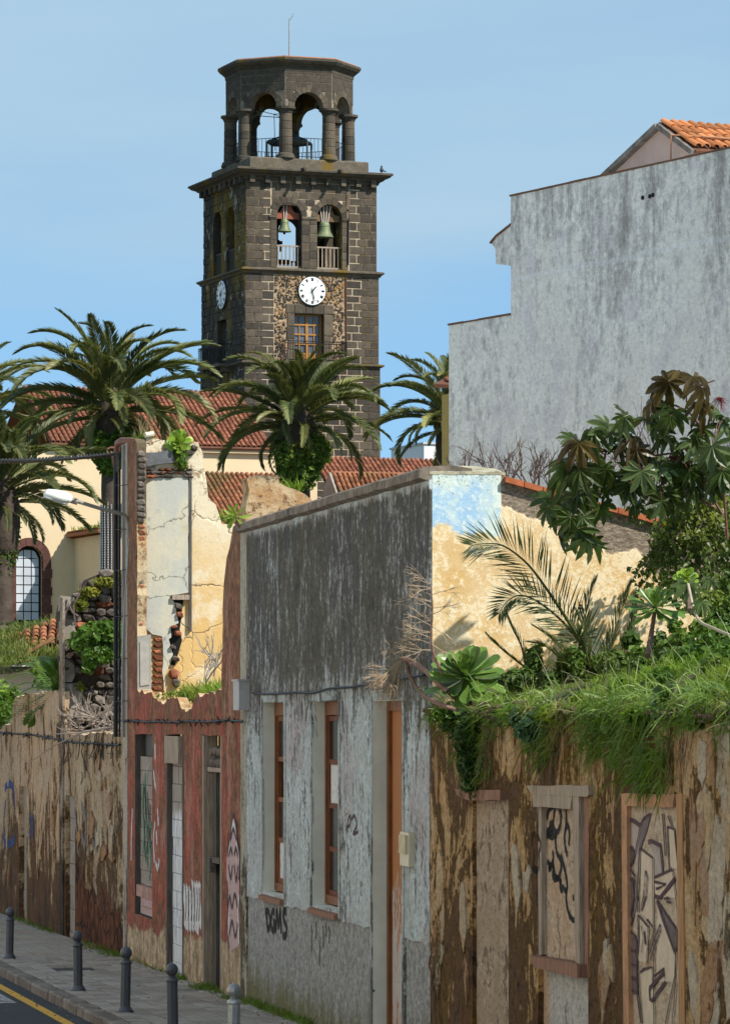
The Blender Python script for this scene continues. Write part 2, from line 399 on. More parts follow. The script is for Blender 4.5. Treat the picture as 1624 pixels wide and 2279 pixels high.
M_BROWN = m_tan('brown_earth_plaster', ((0.60, 0.42, 0.24), (0.52, 0.31, 0.13), (0.33, 0.175, 0.055), (0.155, 0.088, 0.045), (0.040, 0.026, 0.017)), 0.017, (0.20, 0.115, 0.012), (0.080, 0.004))
M_REVEAL = plain('pale_green_grey_reveal', (0.60, 0.62, 0.555), 0.14, 2.5)
M_TRIM = m_tan('pale_blue_trim', ((0.55, 0.60, 0.60), (0.47, 0.51, 0.51), (0.34, 0.36, 0.36), (0.20, 0.20, 0.19), (0.09, 0.085, 0.08)), 0.0, (0.36, 0.38, 0.36))
M_COPING = plain('stained_coping', (0.17, 0.14, 0.11), 0.75, 5, bs=0.6, bd=0.03)
M_WOODO = plain('orange_brown_varnished_wood', (0.17, 0.06, 0.02), 0.4, 5, 0.6)
M_WOODR = plain('red_brown_wood', (0.13, 0.045, 0.022), 0.4, 6, 0.7)
def m_wood(name, c, v=0.5):
    b = MB(name, 0.85, 0.2); f = b.noise(6, 7, 0.7, b.map((9, 9, 0.5)))
    c2 = b.mix(b.thr(f, 0.3, 0.7), tuple(x * (1 - v) for x in c), tuple(x * (1 + v * 0.7) for x in c))
    return b.out(c2, f, 0.6, 0.01)
M_WOODG = m_wood('weathered_grey_wood', (0.33, 0.265, 0.205))
M_WOODD = m_wood('dark_grey_wood', (0.10, 0.09, 0.08))
M_WOODB = m_wood('weathered_brown_wood', (0.26, 0.14, 0.095))
M_BLACK = plain('black_plastic', (0.012, 0.012, 0.014), 0.3, 4, 0.5)
M_DARK = plain('dark_interior', (0.012, 0.010, 0.009), 0.3, 4)
M_CREAMBOX = plain('cream_plastic', (0.55, 0.50, 0.38), 0.12, 8, 0.5)
M_GREYBOX = plain('grey_plastic_box', (0.36, 0.36, 0.36), 0.15, 8, 0.5)
M_BLOCK = plain('grey_concrete_block', (0.27, 0.24, 0.21), 0.35, 6, bs=0.5)
M_SPRAYK = spray('black_spray_paint', (0.012, 0.012, 0.014), 0.9)
M_SPRAYW = spray('white_spray_paint', (0.62, 0.61, 0.62), 0.5)
M_SPRAYP = spray('pink_grey_spray_paint', (0.46, 0.33, 0.33), 0.5)
M_SPRAYV = spray('purple_spray_paint', (0.075, 0.04, 0.05), 0.6)
M_SPRAYG = spray('green_spray_paint', (0.08, 0.22, 0.13), 0.35)
M_SPRAYB = spray('blue_spray_paint', (0.045, 0.07, 0.19), 0.3)
M_GLASSD = plain('dusty_dark_glass', (0.03, 0.035, 0.04), 0.2, 4, 0.15, 0.05, spec=0.5)
M_STEEL = plain('galvanised_steel', (0.32, 0.32, 0.31), 0.2, 8, 0.45, metal=0.6)

# ================================================================== ground, road, pavement
def m_asphalt():
    b = MB('asphalt', 0.9, 0.3); f = b.noise(60, 4, 0.8); g = b.noise(0.7, 4)
    c = b.mix(b.thr(f, 0.35, 0.75), (0.016, 0.018, 0.023), (0.06, 0.062, 0.07))
    c = b.mix(b.thr(g, 0.5, 0.7, 0, 0.4), c, (0.05, 0.05, 0.052))
    return b.out(c, f, 0.6, 0.01)
def m_slab():
    b = MB('grey_paving_slab', 0.85, 0.25); f = b.noise(9, 7, 0.7); g = b.noise(0.8, 5)
    c = b.mix(b.lin(f, 0.25, 0.75), (0.21, 0.185, 0.16), (0.40, 0.355, 0.31))
    c = b.mix(b.thr(g, 0.5, 0.68, 0, 0.55), c, (0.25, 0.18, 0.13))
    c = b.mix(1.0, c, b.ramp(b.rand(), [(0, (0.75,) * 3), (1, (1.15,) * 3)]), 'MULTIPLY')
    c = b.mix(b.thr(b.noise(2.2, 6, 0.7), 0.58, 0.66, 0, 0.55), c, (0.085, 0.075, 0.065)); c = b.mix(b.thr(b.vor(7), 0.10, 0.06, 0, 0.7), c, (0.07, 0.065, 0.06))
    return b.out(c, f, 0.4, 0.01)
def m_line():
    b = MB('worn_yellow_paint', 0.8, 0.2); f = b.noise(16, 6, 0.75)
    return b.out(b.mix(b.thr(f, 0.56, 0.62), (0.62, 0.34, 0.04), (0.035, 0.034, 0.036)), f, 0.4, 0.01)
M_ASPH, M_SLAB, M_LINE = m_asphalt(), m_slab(), m_line()
M_WLINE = spray('worn_white_paint', (0.36, 0.35, 0.34), 0.2)
M_KERB = plain('dark_basalt_kerb', (0.17, 0.145, 0.125), 0.5, 6, bs=0.8, bd=0.03, rnd=0.25)
M_MORTARD = plain('dirty_joint', (0.045, 0.038, 0.03), 0.3, 9)
def m_soil():
    b = MB('dry_earth_and_weeds', 0.95, 0.1); f = b.noise(1.2, 8, 0.7); g = b.noise(0.12, 4)
    c = b.mix(b.thr(f, 0.35, 0.65), (0.09, 0.07, 0.04), (0.06, 0.09, 0.025))
    return b.out(b.mix(b.thr(g, 0.4, 0.6), c, (0.10, 0.085, 0.055)), f, 0.5, 0.1)
M_SOIL = m_soil()

g = G()
rows = [(-30, 0), (20, 0), (60, 0), (95, 0), (140, 0), (400, 1), (2500, 1), (12000, 1)]
for i, (s, k) in enumerate(rows):
    zz = gz(min(s, 140)) - 0.35
    for x in (-9000, -300, -60, 60, 300, 9000): g.v.append((x, s, zz))
for i in range(len(rows) - 1):
    for j in range(5): g.f.append((i * 6 + j, i * 6 + j + 1, i * 6 + j + 7, i * 6 + j + 6))
tag(g.ob('ground', M_SOIL), kind='structure')
def strip(name, s0, s1, w0, w1, z, mat, n=12, kind='structure'):
    g = G()
    for i in range(n + 1):
        s = s0 + (s1 - s0) * i / n
        g.v += [tuple(SP(s, w0, z)), tuple(SP(s, w1, z))]
    for i in range(n): g.f.append((2 * i, 2 * i + 1, 2 * i + 3, 2 * i + 2))
    o = g.ob(name, mat)
    if kind: tag(o, kind=kind)
    return o
PAVE_W = 2.04
road = strip('road', 2, 128, PAVE_W + 0.02, 9.5, -0.13, M_ASPH)
pave = strip('pavement', 2, 128, -0.02, PAVE_W, -0.035, M_MORTARD)
# paving slabs, each with open joints: the nearest 300 in view are objects, the rest one piece
def slabmesh(L, W):
    b = 0.006
    v = [(0, 0, -0.03), (L, 0, -0.03), (L, W, -0.03), (0, W, -0.03), (0, 0, -b), (L, 0, -b), (L, W, -b), (0, W, -b),
         (b, b, 0), (L - b, b, 0), (L - b, W - b, 0), (b, W - b, 0)]
    f = [(8, 9, 10, 11)] + [(i, (i + 1) % 4, 4 + (i + 1) % 4, 4 + i) for i in range(4)] + [(4 + i, 4 + (i + 1) % 4, 8 + (i + 1) % 4, 8 + i) for i in range(4)]
    return v, f
SL, SW = 0.50, PAVE_W / 8
sv, sf = slabmesh(SL - 0.03, SW - 0.026)
slab_me = mk('paving_slab', sv, sf, M_SLAB)
cells = []
s = 40.0
while s < 100:
    for k in range(8): cells.append((s, k))
    s += SL
vis = []
for (s, k) in cells:
    p = SP(s + SL / 2, (k + 0.5) * SW); x = CX + FPX * p.x / p.y; y = HY - FPX * (p.z - CAMZ) / p.y
    vis.append((0 if (x > -5 and y < 2290) else 1, s, k))
vis.sort()
gs = G()
for i, (o_, s, k) in enumerate(vis):
    jz = random.uniform(-0.004, 0.003)
    p = SP(s, k * SW + 0.007, jz)
    ex = (SP(s + 1, 0) - SP(s, 0)).normalized(); ey = -V; ez = ex.cross(ey)
    if ez.z < 0: ez = -ez
    M = Matrix(((ex.x, ey.x, ez.x, p.x), (ex.y, ey.y, ez.y, p.y), (ex.z, ey.z, ez.z, p.z), (0, 0, 0, 1)))
    if i < 300: inst('paving_slab', slab_me, M, pave)
    else: gs.add([M @ Vector(q) for q in sv], sf)
tag(gs.ob('paving_slab_field', M_SLAB, pave), kind='stuff')
# kerb stones
kme = []
for q in range(4):
    bm = bmesh.new(); bmesh.ops.create_cube(bm, size=1)
    bmesh.ops.scale(bm, vec=(0.6, 0.24, 0.26), verts=bm.verts)
    bmesh.ops.bevel(bm, geom=list(bm.edges), offset=0.025, segments=1, affect='EDGES')
    bmesh.ops.subdivide_edges(bm, edges=[e for e in bm.edges if e.calc_length() > 0.3], cuts=2)
    for v in bm.verts: v.co += noise.noise_vector(v.co * 5 + Vector((q * 9, 0, 0))) * 0.02
    me = bpy.data.meshes.new('kerb_stone'); bm.to_mesh(me); bm.free(); me.materials.append(M_KERB); kme.append(me)
kerb = strip('kerb_bed', 2, 128, PAVE_W - 0.01, PAVE_W + 0.2, -0.10, M_MORTARD)
s = 36.0; i = 0
while s < 100:
    L = random.uniform(0.55, 0.95)
    p = SP(s + L / 2, PAVE_W + 0.115 + random.uniform(-0.012, 0.012), -0.125 + random.uniform(-0.01, 0.006))
    ex = (SP(s + 1, 0) - SP(s, 0)).normalized(); ey = -V; ez = ex.cross(ey); ez = ez if ez.z > 0 else -ez
    ey = ez.cross(ex)
    M = Matrix(((ex.x, ey.x, ez.x, p.x), (ex.y, ey.y, ez.y, p.y), (ex.z, ey.z, ez.z, p.z), (0, 0, 0, 1))) @ Matrix.Diagonal((L / 0.62, 1, 1, 1))
    inst('kerb_stone', kme[i % 4], M, kerb); s += L; i += 1
strip('yellow_line', 30, 120, PAVE_W + 0.46, PAVE_W + 0.60, -0.126, M_LINE, 40)
g = G()
for w0 in (2.75, 3.75, 4.75):
    g.add([SP(56.2, w0, -0.125), SP(56.2, w0 + 0.5, -0.125), SP(60.2, w0 + 0.5, -0.125), SP(60.2, w0, -0.125)], [(0, 1, 2, 3)])
tag(g.ob('crossing_stripe_marking', M_WLINE), kind='structure')
# utility cover and cracked slab edging
g = G(); g.box(SP(62.5, 1.25, 0.004), U * 0.28, V * 0.3, (0, 0, 0.006)); g.ob('utility_cover', plain('iron_cover', (0.05, 0.05, 0.05), 0.3, 20), pave)
g = G(); g.box(SP(47.6, 0.4, 0.02), U * 0.3, V * 0.12, (0, 0, 0.02)); 
tag(g.ob('loose_concrete_piece', plain('loose_concrete', (0.3, 0.29, 0.26), 0.3, 9)), 'flat pale piece of concrete lying at the foot of the grey house', 'debris')

# ================================================================== bollards
M_BOLL = plain('dark_blue_grey_iron', (0.055, 0.06, 0.075), 0.25, 9, 0.42, 0.1, spec=0.5)
M_BOLS = plain('worn_bare_metal', (0.30, 0.32, 0.33), 0.35, 9, 0.35, 0.15, spec=0.5, metal=0.5)
bo = [(64.7, 'dark iron bollard farthest down the pavement, standing near the left picture edge'),
      (55.5, 'dark iron bollard second farthest, in front of the brown wall with reddish stones'),
      (50.6, 'dark iron bollard third from the far end, beside the red house corner'),
      (46.4, 'dark iron bollard in front of the red house doors, base out of view'),
      (42.0, 'nearest bollard with a shiny bare metal ball, at the bottom edge')]
def boll_parts(mat):
    out = []
    g = G(); g.lathe((0, 0, 0), [(0.112, 0), (0.112, 0.012), (0.098, 0.018), (0.094, 0.038), (0.082, 0.045), (0.080, 0.062), (0.068, 0.07)], 20); out.append(('base_flange', mk('base_flange', g.v, g.f, mat, True)))
    g = G(); g.lathe((0, 0, 0), [(0.066, 0.06), (0.066, 0.60)], 8); out.append(('shaft', mk('shaft', g.v, g.f, mat)))
    g = G(); g.lathe((0, 0, 0), [(0.068, 0.60), (0.076, 0.605), (0.076, 0.622), (0.070, 0.628), (0.070, 0.64), (0.048, 0.65), (0.04, 0.665)], 20); out.append(('collar', mk('collar', g.v, g.f, mat, True)))
    pr = [(0.04, 0.655)] + [(0.074 * math.sin(t), 0.737 - 0.078 * math.cos(t)) for t in [0.55 + 2.35 * i / 10 for i in range(11)]] + [(0.004, 0.825)]
    g = G(); g.lathe((0, 0, 0), pr, 12); out.append(('ball', mk('ball', g.v, g.f, mat, False)))
    return out
bpD, bpS = boll_parts(M_BOLL), boll_parts(M_BOLS)
for i, (Y, lab) in enumerate(bo):
    s = (Y + 0.187 * 1.85) / 0.9824
    p = SP(s, 1.87 * 0.985, 0.002)
    e = empty('bollard', p, lab, 'bollard', 'bollards along the pavement edge')
    for k, (nm, me) in enumerate(bpD):
        m2 = bpS[k][1] if (i == 4) else me
        inst(nm, m2, Matrix.Translation(p) @ Matrix.Rotation(R((0.9, -0.6, 1.3, -1.0, 0.5)[i]), 4, 'Y') @ Matrix.Rotation(R((-.5, .8, .4, .7, -.6)[i]), 4, 'X') @ Matrix.Rotation(R(11 + 22.5), 4, 'Z'), e)
# ================================================================== grey house
ZG = lambda x: gz(WALL.S(x))
grey = empty('grey_house', WALL.at(WALL.S(760), ZG(760)), 'dilapidated single storey house with dark streaked blue grey front and yellow side wall', 'house')
xL, xR = 549, 955
aL, aR = WALL.S(xL), WALL.S(xR)
ztop = CAMZ + 2.46; zedge = CAMZ - 2.30; zo = CAMZ + 0.21
W1 = (WALL.S(585), WALL.S(633)); W2 = (WALL.S(695), WALL.S(754)); D1 = (WALL.S(830), WALL.S(896))
def nz(a, amp, f=1.3): return noise.noise(Vector((a * f, 3.7, 1.1))) * amp
low = [(aL + (aR - aL) * i / 60, zedge + nz(aL + (aR - aL) * i / 60, 0.03, 3)) for i in range(61)]
low = [p for p in low if not (D1[1] - 0.05 < p[0] < D1[0] + 0.05)]
# upper plaster coat, with the door cut out of its lower edge
pts = []
for a, z in low: pts.append((a, z))
door_in = [(D1[0], zedge), (D1[0], zo - 0.01), (D1[1], zo - 0.01), (D1[1], zedge)]
k = [i for i, p in enumerate(pts) if p[0] > D1[0]]
pts = [p for p in pts if p[0] > D1[0]] + door_in + [p for p in pts if p[0] < D1[1]]
up = pts + [(aR, ztop), (aL, ztop)]
hol = [jag(rect(W[1], W[0], zedge + 0.10, zo), 0.008, 0.3) for W in (W1, W2)]
slab('plaster', WALL, up, [M_GREY, M_REVEAL], 0.45, 0.0, hol, grey)
dz = ZG(700) - 0.4
slab('dado', WALL, [(aL, dz), (D1[0], dz), (D1[0], zedge + 0.02), (aL, zedge + 0.02)], M_DADO, 0.45, -0.018, [], grey)
slab('dado', WALL, [(D1[1], dz), (aR, dz), (aR, zedge + 0.02), (D1[1], zedge + 0.02)], M_DADO, 0.45, -0.018, [], grey)
# coping with a drip edge
g = G()
zc = ztop
pc = [(0.03, -0.02), (0.10, 0.0), (0.10, 0.085), (0.05, 0.115), (-0.25, 0.13), (-0.45, 0.10), (-0.45, -0.02)]
N = 26; vs = []; fs = []
for i in range(N + 1):
    a = aL + 0.35 - (aL + 0.35 - aR) * i / N
    for o, z in pc: vs.append(WALL.at(a, zc + z + nz(a, 0.018, 2.5), o + nz(a + 50, 0.015, 3)))
m = len(pc)
for i in range(N):
    for j in range(m): fs.append((i * m + j, i * m + (j + 1) % m, (i + 1) * m + (j + 1) % m, (i + 1) * m + j))
fs += [tuple(range(m)), tuple(N * m + j for j in range(m))[::-1]]
g.add(vs, fs); g.ob('coping', M_COPING, grey)
# painted bands round the openings
def band(W, zb, zt):
    b = 0.10
    loop = [(W[0] + b, zb), (W[0] + b, zt + b), (W[1] - b, zt + b), (W[1] - b, zb), (W[1], zb), (W[1], zt), (W[0], zt), (W[0], zb)]
    slab('opening_band', WALL, jag(loop, 0.008, 0.25), M_TRIM, 0.03, 0.012, [], grey)
band(W1, zedge + 0.02, zo); band(W2, zedge + 0.02, zo); band(D1, dz, zo)
# windows with frames, sashes, broken panes and sills
def window(W, lab):
    w_ = G(); dep = -0.15; a1, a0 = W; zb, zt = zedge + 0.12, zo - 0.005
    bxf = lambda g_, s0, s1, z0, z1, o0, o1: g_.box(WALL.at((s0 + s1) / 2, (z0 + z1) / 2, (o0 + o1) / 2), WALL.d * abs(s1 - s0) / 2, WALL.n * abs(o1 - o0) / 2, (0, 0, (z1 - z0) / 2))
    for s0, s1, z0, z1 in ((a0, a0 + 0.09, zb, zt), (a1 - 0.09, a1, zb, zt), (a0, a1, zt - 0.16, zt), (a0, a1, zb, zb + 0.1)): bxf(w_, s0, s1, z0, z1, dep, dep - 0.12)
    fr = w_.ob('window_frame', M_WOODO, grey)
    sa = G()
    for k in (0, 1):
        c0 = a0 + 0.09 + k * (a1 - a0 - 0.18) / 2; c1 = c0 + (a1 - a0 - 0.18) / 2
        for s0, s1, z0, z1 in ((c0, c0 + 0.07, zb + 0.1, zt - 0.16), (c1 - 0.07, c1, zb + 0.1, zt - 0.16)): bxf(sa, s0, s1, z0, z1, dep - 0.02, dep - 0.07)
        for q in range(5): z0 = zb + 0.1 + q * (zt - zb - 0.33) / 4; bxf(sa, c0, c1, z0, z0 + 0.06, dep - 0.025, dep - 0.065)
    sa.ob('sash', M_WOODR if lab else M_WOODO, fr)
    for k in (0, 1):
        c0 = a0 + 0.09 + k * (a1 - a0 - 0.18) / 2; c1 = c0 + (a1 - a0 - 0.18) / 2
        for q in range(4):
            z0 = zb + 0.16 + q * (zt - zb - 0.33) / 4; z1 = z0 + (zt - zb - 0.33) / 4 - 0.06
            pane = G(); 
            if (k * 3 + q * 5 + lab) % 7 in (0, 3): bxf(pane, c0 + 0.07, c1 - 0.07, z0, z1, dep - 0.045, dep - 0.05); pane.ob('pane', M_SPRAYW, fr)
            elif (k + q) % 3: bxf(pane, c0 + 0.07, c1 - 0.07, z0, z1, dep - 0.045, dep - 0.05); pane.ob('pane', M_GLASSD, fr)
    bk = G(); bxf(bk, a0 - 0.3, a1 + 0.3, zb - 0.3, zt + 0.3, -0.9, -0.95); bk.ob('dark_room', M_DARK, grey)
    sl_ = G(); sl_.box(WALL.at((a0 + a1) / 2, zedge + 0.06, -0.10), WALL.d * (a1 - a0) / 2 * 1.0, WALL.n * 0.16 + Vector((0, 0, -0.03)), (0, 0, 0.03)); sl_.ob('window_sill', M_WOODB, grey)
window(W1, 0); window(W2, 1)
# street door, panelled, paint flaking
def bx(g_, pl, s0, s1, z0, z1, o0, o1):
    g_.box(pl.at((s0 + s1) / 2, (z0 + z1) / 2, (o0 + o1) / 2), pl.d * abs(s1 - s0) / 2, pl.n * abs(o1 - o0) / 2, (0, 0, abs(z1 - z0) / 2))
def m_flakydoor():
    b = MB('flaking_orange_door_paint', 0.7, 0.3); f = b.noise(7, 7, 0.7, b.map((1, 1, 0.4))); z = b.xyz()[2]
    k = b.ma('ADD', f, b.lin(z, 1.0, 3.0, 0.16, -0.18))
    c = b.mix(b.thr(k, 0.54, 0.6), (0.33, 0.125, 0.038), (0.42, 0.37, 0.35))
    c = b.mix(b.thr(b.noise(20, 5, 0.7), 0.6, 0.7, 0, 0.7), c, (0.07, 0.03, 0.018))
    return b.out(c, f, 0.4, 0.01)
M_DOOR = m_flakydoor()
a1, a0 = D1; zb = gz((a0 + a1) / 2) - 0.02
g = G(); bx(g, WALL, a1 - .006, a1 + .001, zb, zo, 0.002, -0.19); bx(g, WALL, a0, a1, zo - .012, zo - .004, 0.002, -0.19); g.ob('door_reveal', M_REVEAL, grey)
g = G(); bx(g, WALL, a0, a1, zb, zo, -0.19, -0.24); dr = g.ob('door', M_DOOR, grey)
g = G(); bx(g, WALL, a0, a0 + 0.1, zb, zo, -0.15, -0.22); bx(g, WALL, a1 - 0.12, a1, zb, zo, -0.15, -0.22); bx(g, WALL, a0 + 0.1, a1 - 0.12, zo - 0.12, zo, -0.15, -0.22); g.ob('door_frame', M_WOODO, dr)
for (z0, z1) in ((0.15, 0.75), (0.85, 1.5), (1.6, 3.2)):
    for k in (0, 1):
        c0 = a0 + 0.16 + k * (a1 - a0 - 0.28) / 2; c1 = c0 + (a1 - a0 - 0.28) / 2 - 0.06
        g = G(); bx(g, WALL, c0 + 0.05, c1 - 0.05, zb + z0, zb + z1, -0.18, -0.20); g.ob('door_panel', M_DOOR, dr)
g = G(); bx(g, WALL, a0 + 0.3, a0 + 0.55, zb + 1.15 + 0.3, zb + 1.95, -0.15, -0.19); g.ob('faded_notice', M_SPRAYW, dr)
# cream letter and meter box right of the door
q0, q1 = WALL.S(902), WALL.S(922)
g = G(); za, zc_ = WALL.sz(912, 1927)[1], WALL.sz(912, 1852)[1]
bx(g, WALL, q1, q0, za, zc_, 0.0, 0.06); mb = g.ob('meter_box', M_CREAMBOX, grey)
g = G(); bx(g, WALL, q1 + 0.05, q0 - 0.08, za + 0.13, zc_ - 0.03, 0.06, 0.09); g.ob('meter_box_lid', plain('cream_lid', (0.5, 0.44, 0.30), 0.2, 9), mb)
# cream corner strip towards the red house
st0, st1 = WALL.S(536), WALL.S(549.3)
slab('corner_strip', WALL, jag([(st1, dz), (st0, dz), (st0, CAMZ + 2.45), (st1, CAMZ + 2.45)], 0.01, 0.4), m_tan('cream_flaking_strip', ((0.52, 0.48, 0.39), (0.44, 0.40, 0.32), (0.30, 0.27, 0.21), (0.17, 0.14, 0.10), (0.08, 0.07, 0.055)), -0.03, (0.28, 0.22, 0.12)), 0.45, 0.004, [], grey)
# junction box and its wire
g = G(); p0 = WALL.pt(549, 1548, 0.07)
g.box(p0, WALL.d * 0.24, WALL.n * 0.07, (0, 0, 0.19)); jb = g.ob('junction_box', M_GREYBOX, grey)
g = G(); g.box(p0 + Vector((0, 0, 0.20)), WALL.d * 0.26, WALL.n * 0.09, (0, 0, 0.012)); g.tube([WALL.pt(553, 1580, 0.05), WALL.pt(557, 1600, 0.06), WALL.pt(550, 1612, 0.05)], 0.012); g.ob('box_cap', M_GREYBOX, jb)
g = G(); g.tube([WALL.pt(x, y + random.uniform(-2, 2), 0.03) for x, y in ((566, 1542), (590, 1545), (630, 1545), (665, 1539), (700, 1541), (740, 1533), (790, 1531), (830, 1522), (864, 1514), (905, 1508), (950, 1500))], 0.014, 5)
tag(g.ob('facade_cable', M_BLACK), 'thin dark cable sagging across the grey house front above its windows', 'cable')
# crack beside the middle window
g = G(); ribbon(g, WALL, WALL.I([(703, 1566), (706, 1580), (704, 1592), (708, 1606), (706, 1622), (709, 1640)]), 0.03, 0.016, 0, False); g.ob('crack', M_DARK, grey)
# tag sprayed under the first window
def letters(pl, x0, x1, yt, yb, slope, strokes, wd, mat, parent, off=-0.013, nm='graffiti_lettering'):
    g = G()
    for st in strokes:
        pts = []
        for (u, v) in st:
            x = x0 + (x1 - x0) * u; y = yt + (yb - yt) * v + slope * (x - x0); pts.append(pl.sz(x, y))
        ribbon(g, pl, pts, wd, off)
    return g.ob(nm, mat, parent)
DG = [[(0.03, 0.05), (0.07, 0.35), (0.10, 0.72)], [(0.0, 0.08), (0.12, 0.05), (0.21, 0.3), (0.2, 0.6), (0.1, 0.72)],
      [(0.42, 0.12), (0.34, 0.05), (0.27, 0.3), (0.28, 0.62), (0.36, 0.75), (0.44, 0.6), (0.43, 0.45), (0.36, 0.45)],
      [(0.47, 0.85), (0.50, 0.45), (0.53, 0.02), (0.58, 0.4), (0.61, 0.6), (0.65, 0.3), (0.68, 0.02), (0.71, 0.4), (0.74, 0.85)],
      [(0.97, 0.08), (0.88, 0.02), (0.82, 0.18), (0.88, 0.40), (0.97, 0.58), (0.97, 0.82), (0.88, 0.95), (0.80, 0.85)]]
letters(WALL, 588, 636, 2024, 2086, 0.04, DG, 0.095, M_SPRAYK, grey)
letters(WALL, 772, 800, 1810, 1860, 0.05, [[(0, 0.9), (0.1, 0.3), (0.3, 0.1), (0.25, 0.5), (0.05, 0.6)], [(0.35, 0.3), (0.6, 0.1), (0.8, 0.5), (0.5, 0.9), (0.9, 0.8)]], 0.04, M_SPRAYV, grey, 0.004)
g = G()
for x, y0, y1 in ((690, 2058, 2120), (700, 2050, 2090), (716, 2060, 2110), (722, 2056, 2085), (729, 2062, 2100), (708, 2092, 2150)):
    ribbon(g, WALL, WALL.I([(x, y0), (x + 1, (y0 + y1) / 2), (x, y1)]), 0.05, -0.014)
g.ob('paint_drip', plain('dark_drip', (0.055, 0.055, 0.055), 0.4, 8), grey)

# side wall: blue and yellow painted end wall, sun on it
SIDE = cross(955)
def m_yellow():
    b = MB('sunlit_yellow_plaster', 0.92, 0.12)
    z = b.xyz()[2]; a = b.along(SIDE)
    f = b.noise(15, 9, 0.8); g = b.noise(2.2, 7, 0.7); h = b.noise(34, 7, 0.8); big = b.noise(0.8, 6, 0.65)
    c = b.mix(b.thr(g, 0.4, 0.62), (0.64, 0.455, 0.24), (0.70, 0.55, 0.32))
    c = b.mix(b.thr(big, 0.48, 0.66), c, (0.61, 0.40, 0.16))
    c = b.mix(b.thr(b.ma('ADD', b.ma('MULTIPLY', f, 0.7), b.ma('MULTIPLY', g, 0.4)), 0.545, 0.585, 0, 0.85), c, (0.78, 0.67, 0.46))
    c = b.mix(b.thr(h, 0.55, 0.62, 0, 0.6), c, (0.47, 0.29, 0.13))
    # bare cement along the upper right
    edge = b.ma('ADD', z, b.ma('MULTIPLY', b.ma('SUBTRACT', b.noise(1.5, 6, 0.6), 0.5), 1.0))
    lim = b.lin(a, 0.7, 2.6, 5.76, 5.02)
    gm = b.ma('MULTIPLY', b.thr(b.ma('SUBTRACT', edge, lim), -0.03, 0.03), b.thr(a, 0.73, 0.76))
    cem = b.mix(b.thr(b.noise(20, 7, 0.75, b.map((1, 1, 2.2))), 0.38, 0.66), (0.12, 0.095, 0.07), (0.36, 0.29, 0.22))
    c = b.mix(gm, c, cem)
    # blue wash on the pier
    e2 = b.ma('ADD', z, b.ma('MULTIPLY', b.ma('SUBTRACT', b.noise(2.6, 5, 0.6), 0.5), 0.55))
    bm_ = b.ma('MULTIPLY', b.thr(b.ma('ADD', e2, b.ma('MULTIPLY', a, 0.18)), 5.56, 5.60), b.thr(a, 0.76, 0.73))
    blue = b.mix(b.thr(b.ma('ADD', b.noise(2.2, 6, 0.65, b.map((1, 1, 1), (4, 1, 7))), b.ma('ADD', b.lin(a, 0.05, 0.7, -0.16, 0.08), b.lin(z, 5.45, 6.1, -0.10, 0.08))), 0.42, 0.58), (0.33, 0.51, 0.68), (0.56, 0.66, 0.62))
    blue = b.mix(b.thr(f, 0.50, 0.58, 0, 0.7), blue, (0.70, 0.75, 0.70))
    blue = b.mix(b.thr(b.ma('ADD', b.noise(22, 6, 0.75), b.lin(z, 5.7, 6.25, -0.14, 0.12)), 0.55, 0.63, 0, 0.8), blue, (0.17, 0.15, 0.11))
    blue = b.mix(b.thr(b.noise(3.6, 2, 0.4, b.map((1, 1, 1), (1, 6, 2))), 0.73, 0.74), blue, (0.45, 0.27, 0.13))
    c = b.mix(bm_, c, blue)
    cedge = b.thr(a, 0.03, 0.0, 0, 0.9)
    c = b.mix(b.ma('MULTIPLY', cedge, b.thr(z, 5.0, 5.1)), c, (0.5, 0.58, 0.57))
    return b.out(c, b.ma('ADD', f, b.ma('MULTIPLY', gm, -0.8)), 0.5, 0.02)
M_YEL = m_yellow()
sd = SIDE.I([(955, 1049), (1122, 1049)])
top2 = SIDE.I([(1122, 1072), (1240, 1102), (1360, 1136), (1480, 1170), (1700, 1232)])
loop = [(0.03, CAMZ - 4.2), (top2[-1][0], CAMZ - 4.2)] + top2[::-1] + [(sd[1][0], sd[1][1]), (0.03, sd[0][1])]
slab('side_wall', SIDE, loop, M_YEL, 0.4, 0.002, [], grey)
# rounded head of the pier
g = G(); zt = sd[0][1]
n = 12; vs = []; fs = []
for i in range(n + 1):
    a = 0.0 + (sd[1][0] + 0.01) * i / n
    for o, z in ((0.006, -0.03), (0.004, 0.0), (-0.2, 0.03 + 0.04 * math.sin(math.pi * i / n)), (-0.42, 0.02), (-0.42, -0.06)):
        vs.append(SIDE.at(a, zt + z + nz(a * 3, 0.012, 4), o))
for i in range(n):
    for j in range(5): fs.append((i * 5 + j, i * 5 + (j + 1) % 5, (i + 1) * 5 + (j + 1) % 5, (i + 1) * 5 + j))
fs += [tuple(range(5)), tuple(n * 5 + j for j in range(5))]
g.add(vs, fs); g.ob('pier_cap', plain('lichen_cap', (0.34, 0.31, 0.22), 0.6, 9, bs=0.8), grey)
# brick red coping tiles down the slope
M_COPT = plain('red_coping_tile', (0.36, 0.11, 0.045), 0.35, 9, rnd=0.25)
for i in range(14):
    t0 = i / 14; t1 = (i + 1) / 14
    A = Vector(top2[0]).lerp(Vector(top2[-1]), t0); B = Vector(top2[0]).lerp(Vector(top2[-1]), t1 - 0.003)
    g = G(); c0 = SIDE.at(A.x, A.y + 0.022 + random.uniform(-0.004, 0.004), 0); c1 = SIDE.at(B.x, B.y + 0.022, 0)
    d = (c1 - c0) / 2
    g.box((c0 + c1) / 2 + SIDE.n * -0.15, d, SIDE.n * 0.22, Vector((0, 0, 0.03))); g.ob('coping_tile', M_COPT, grey)
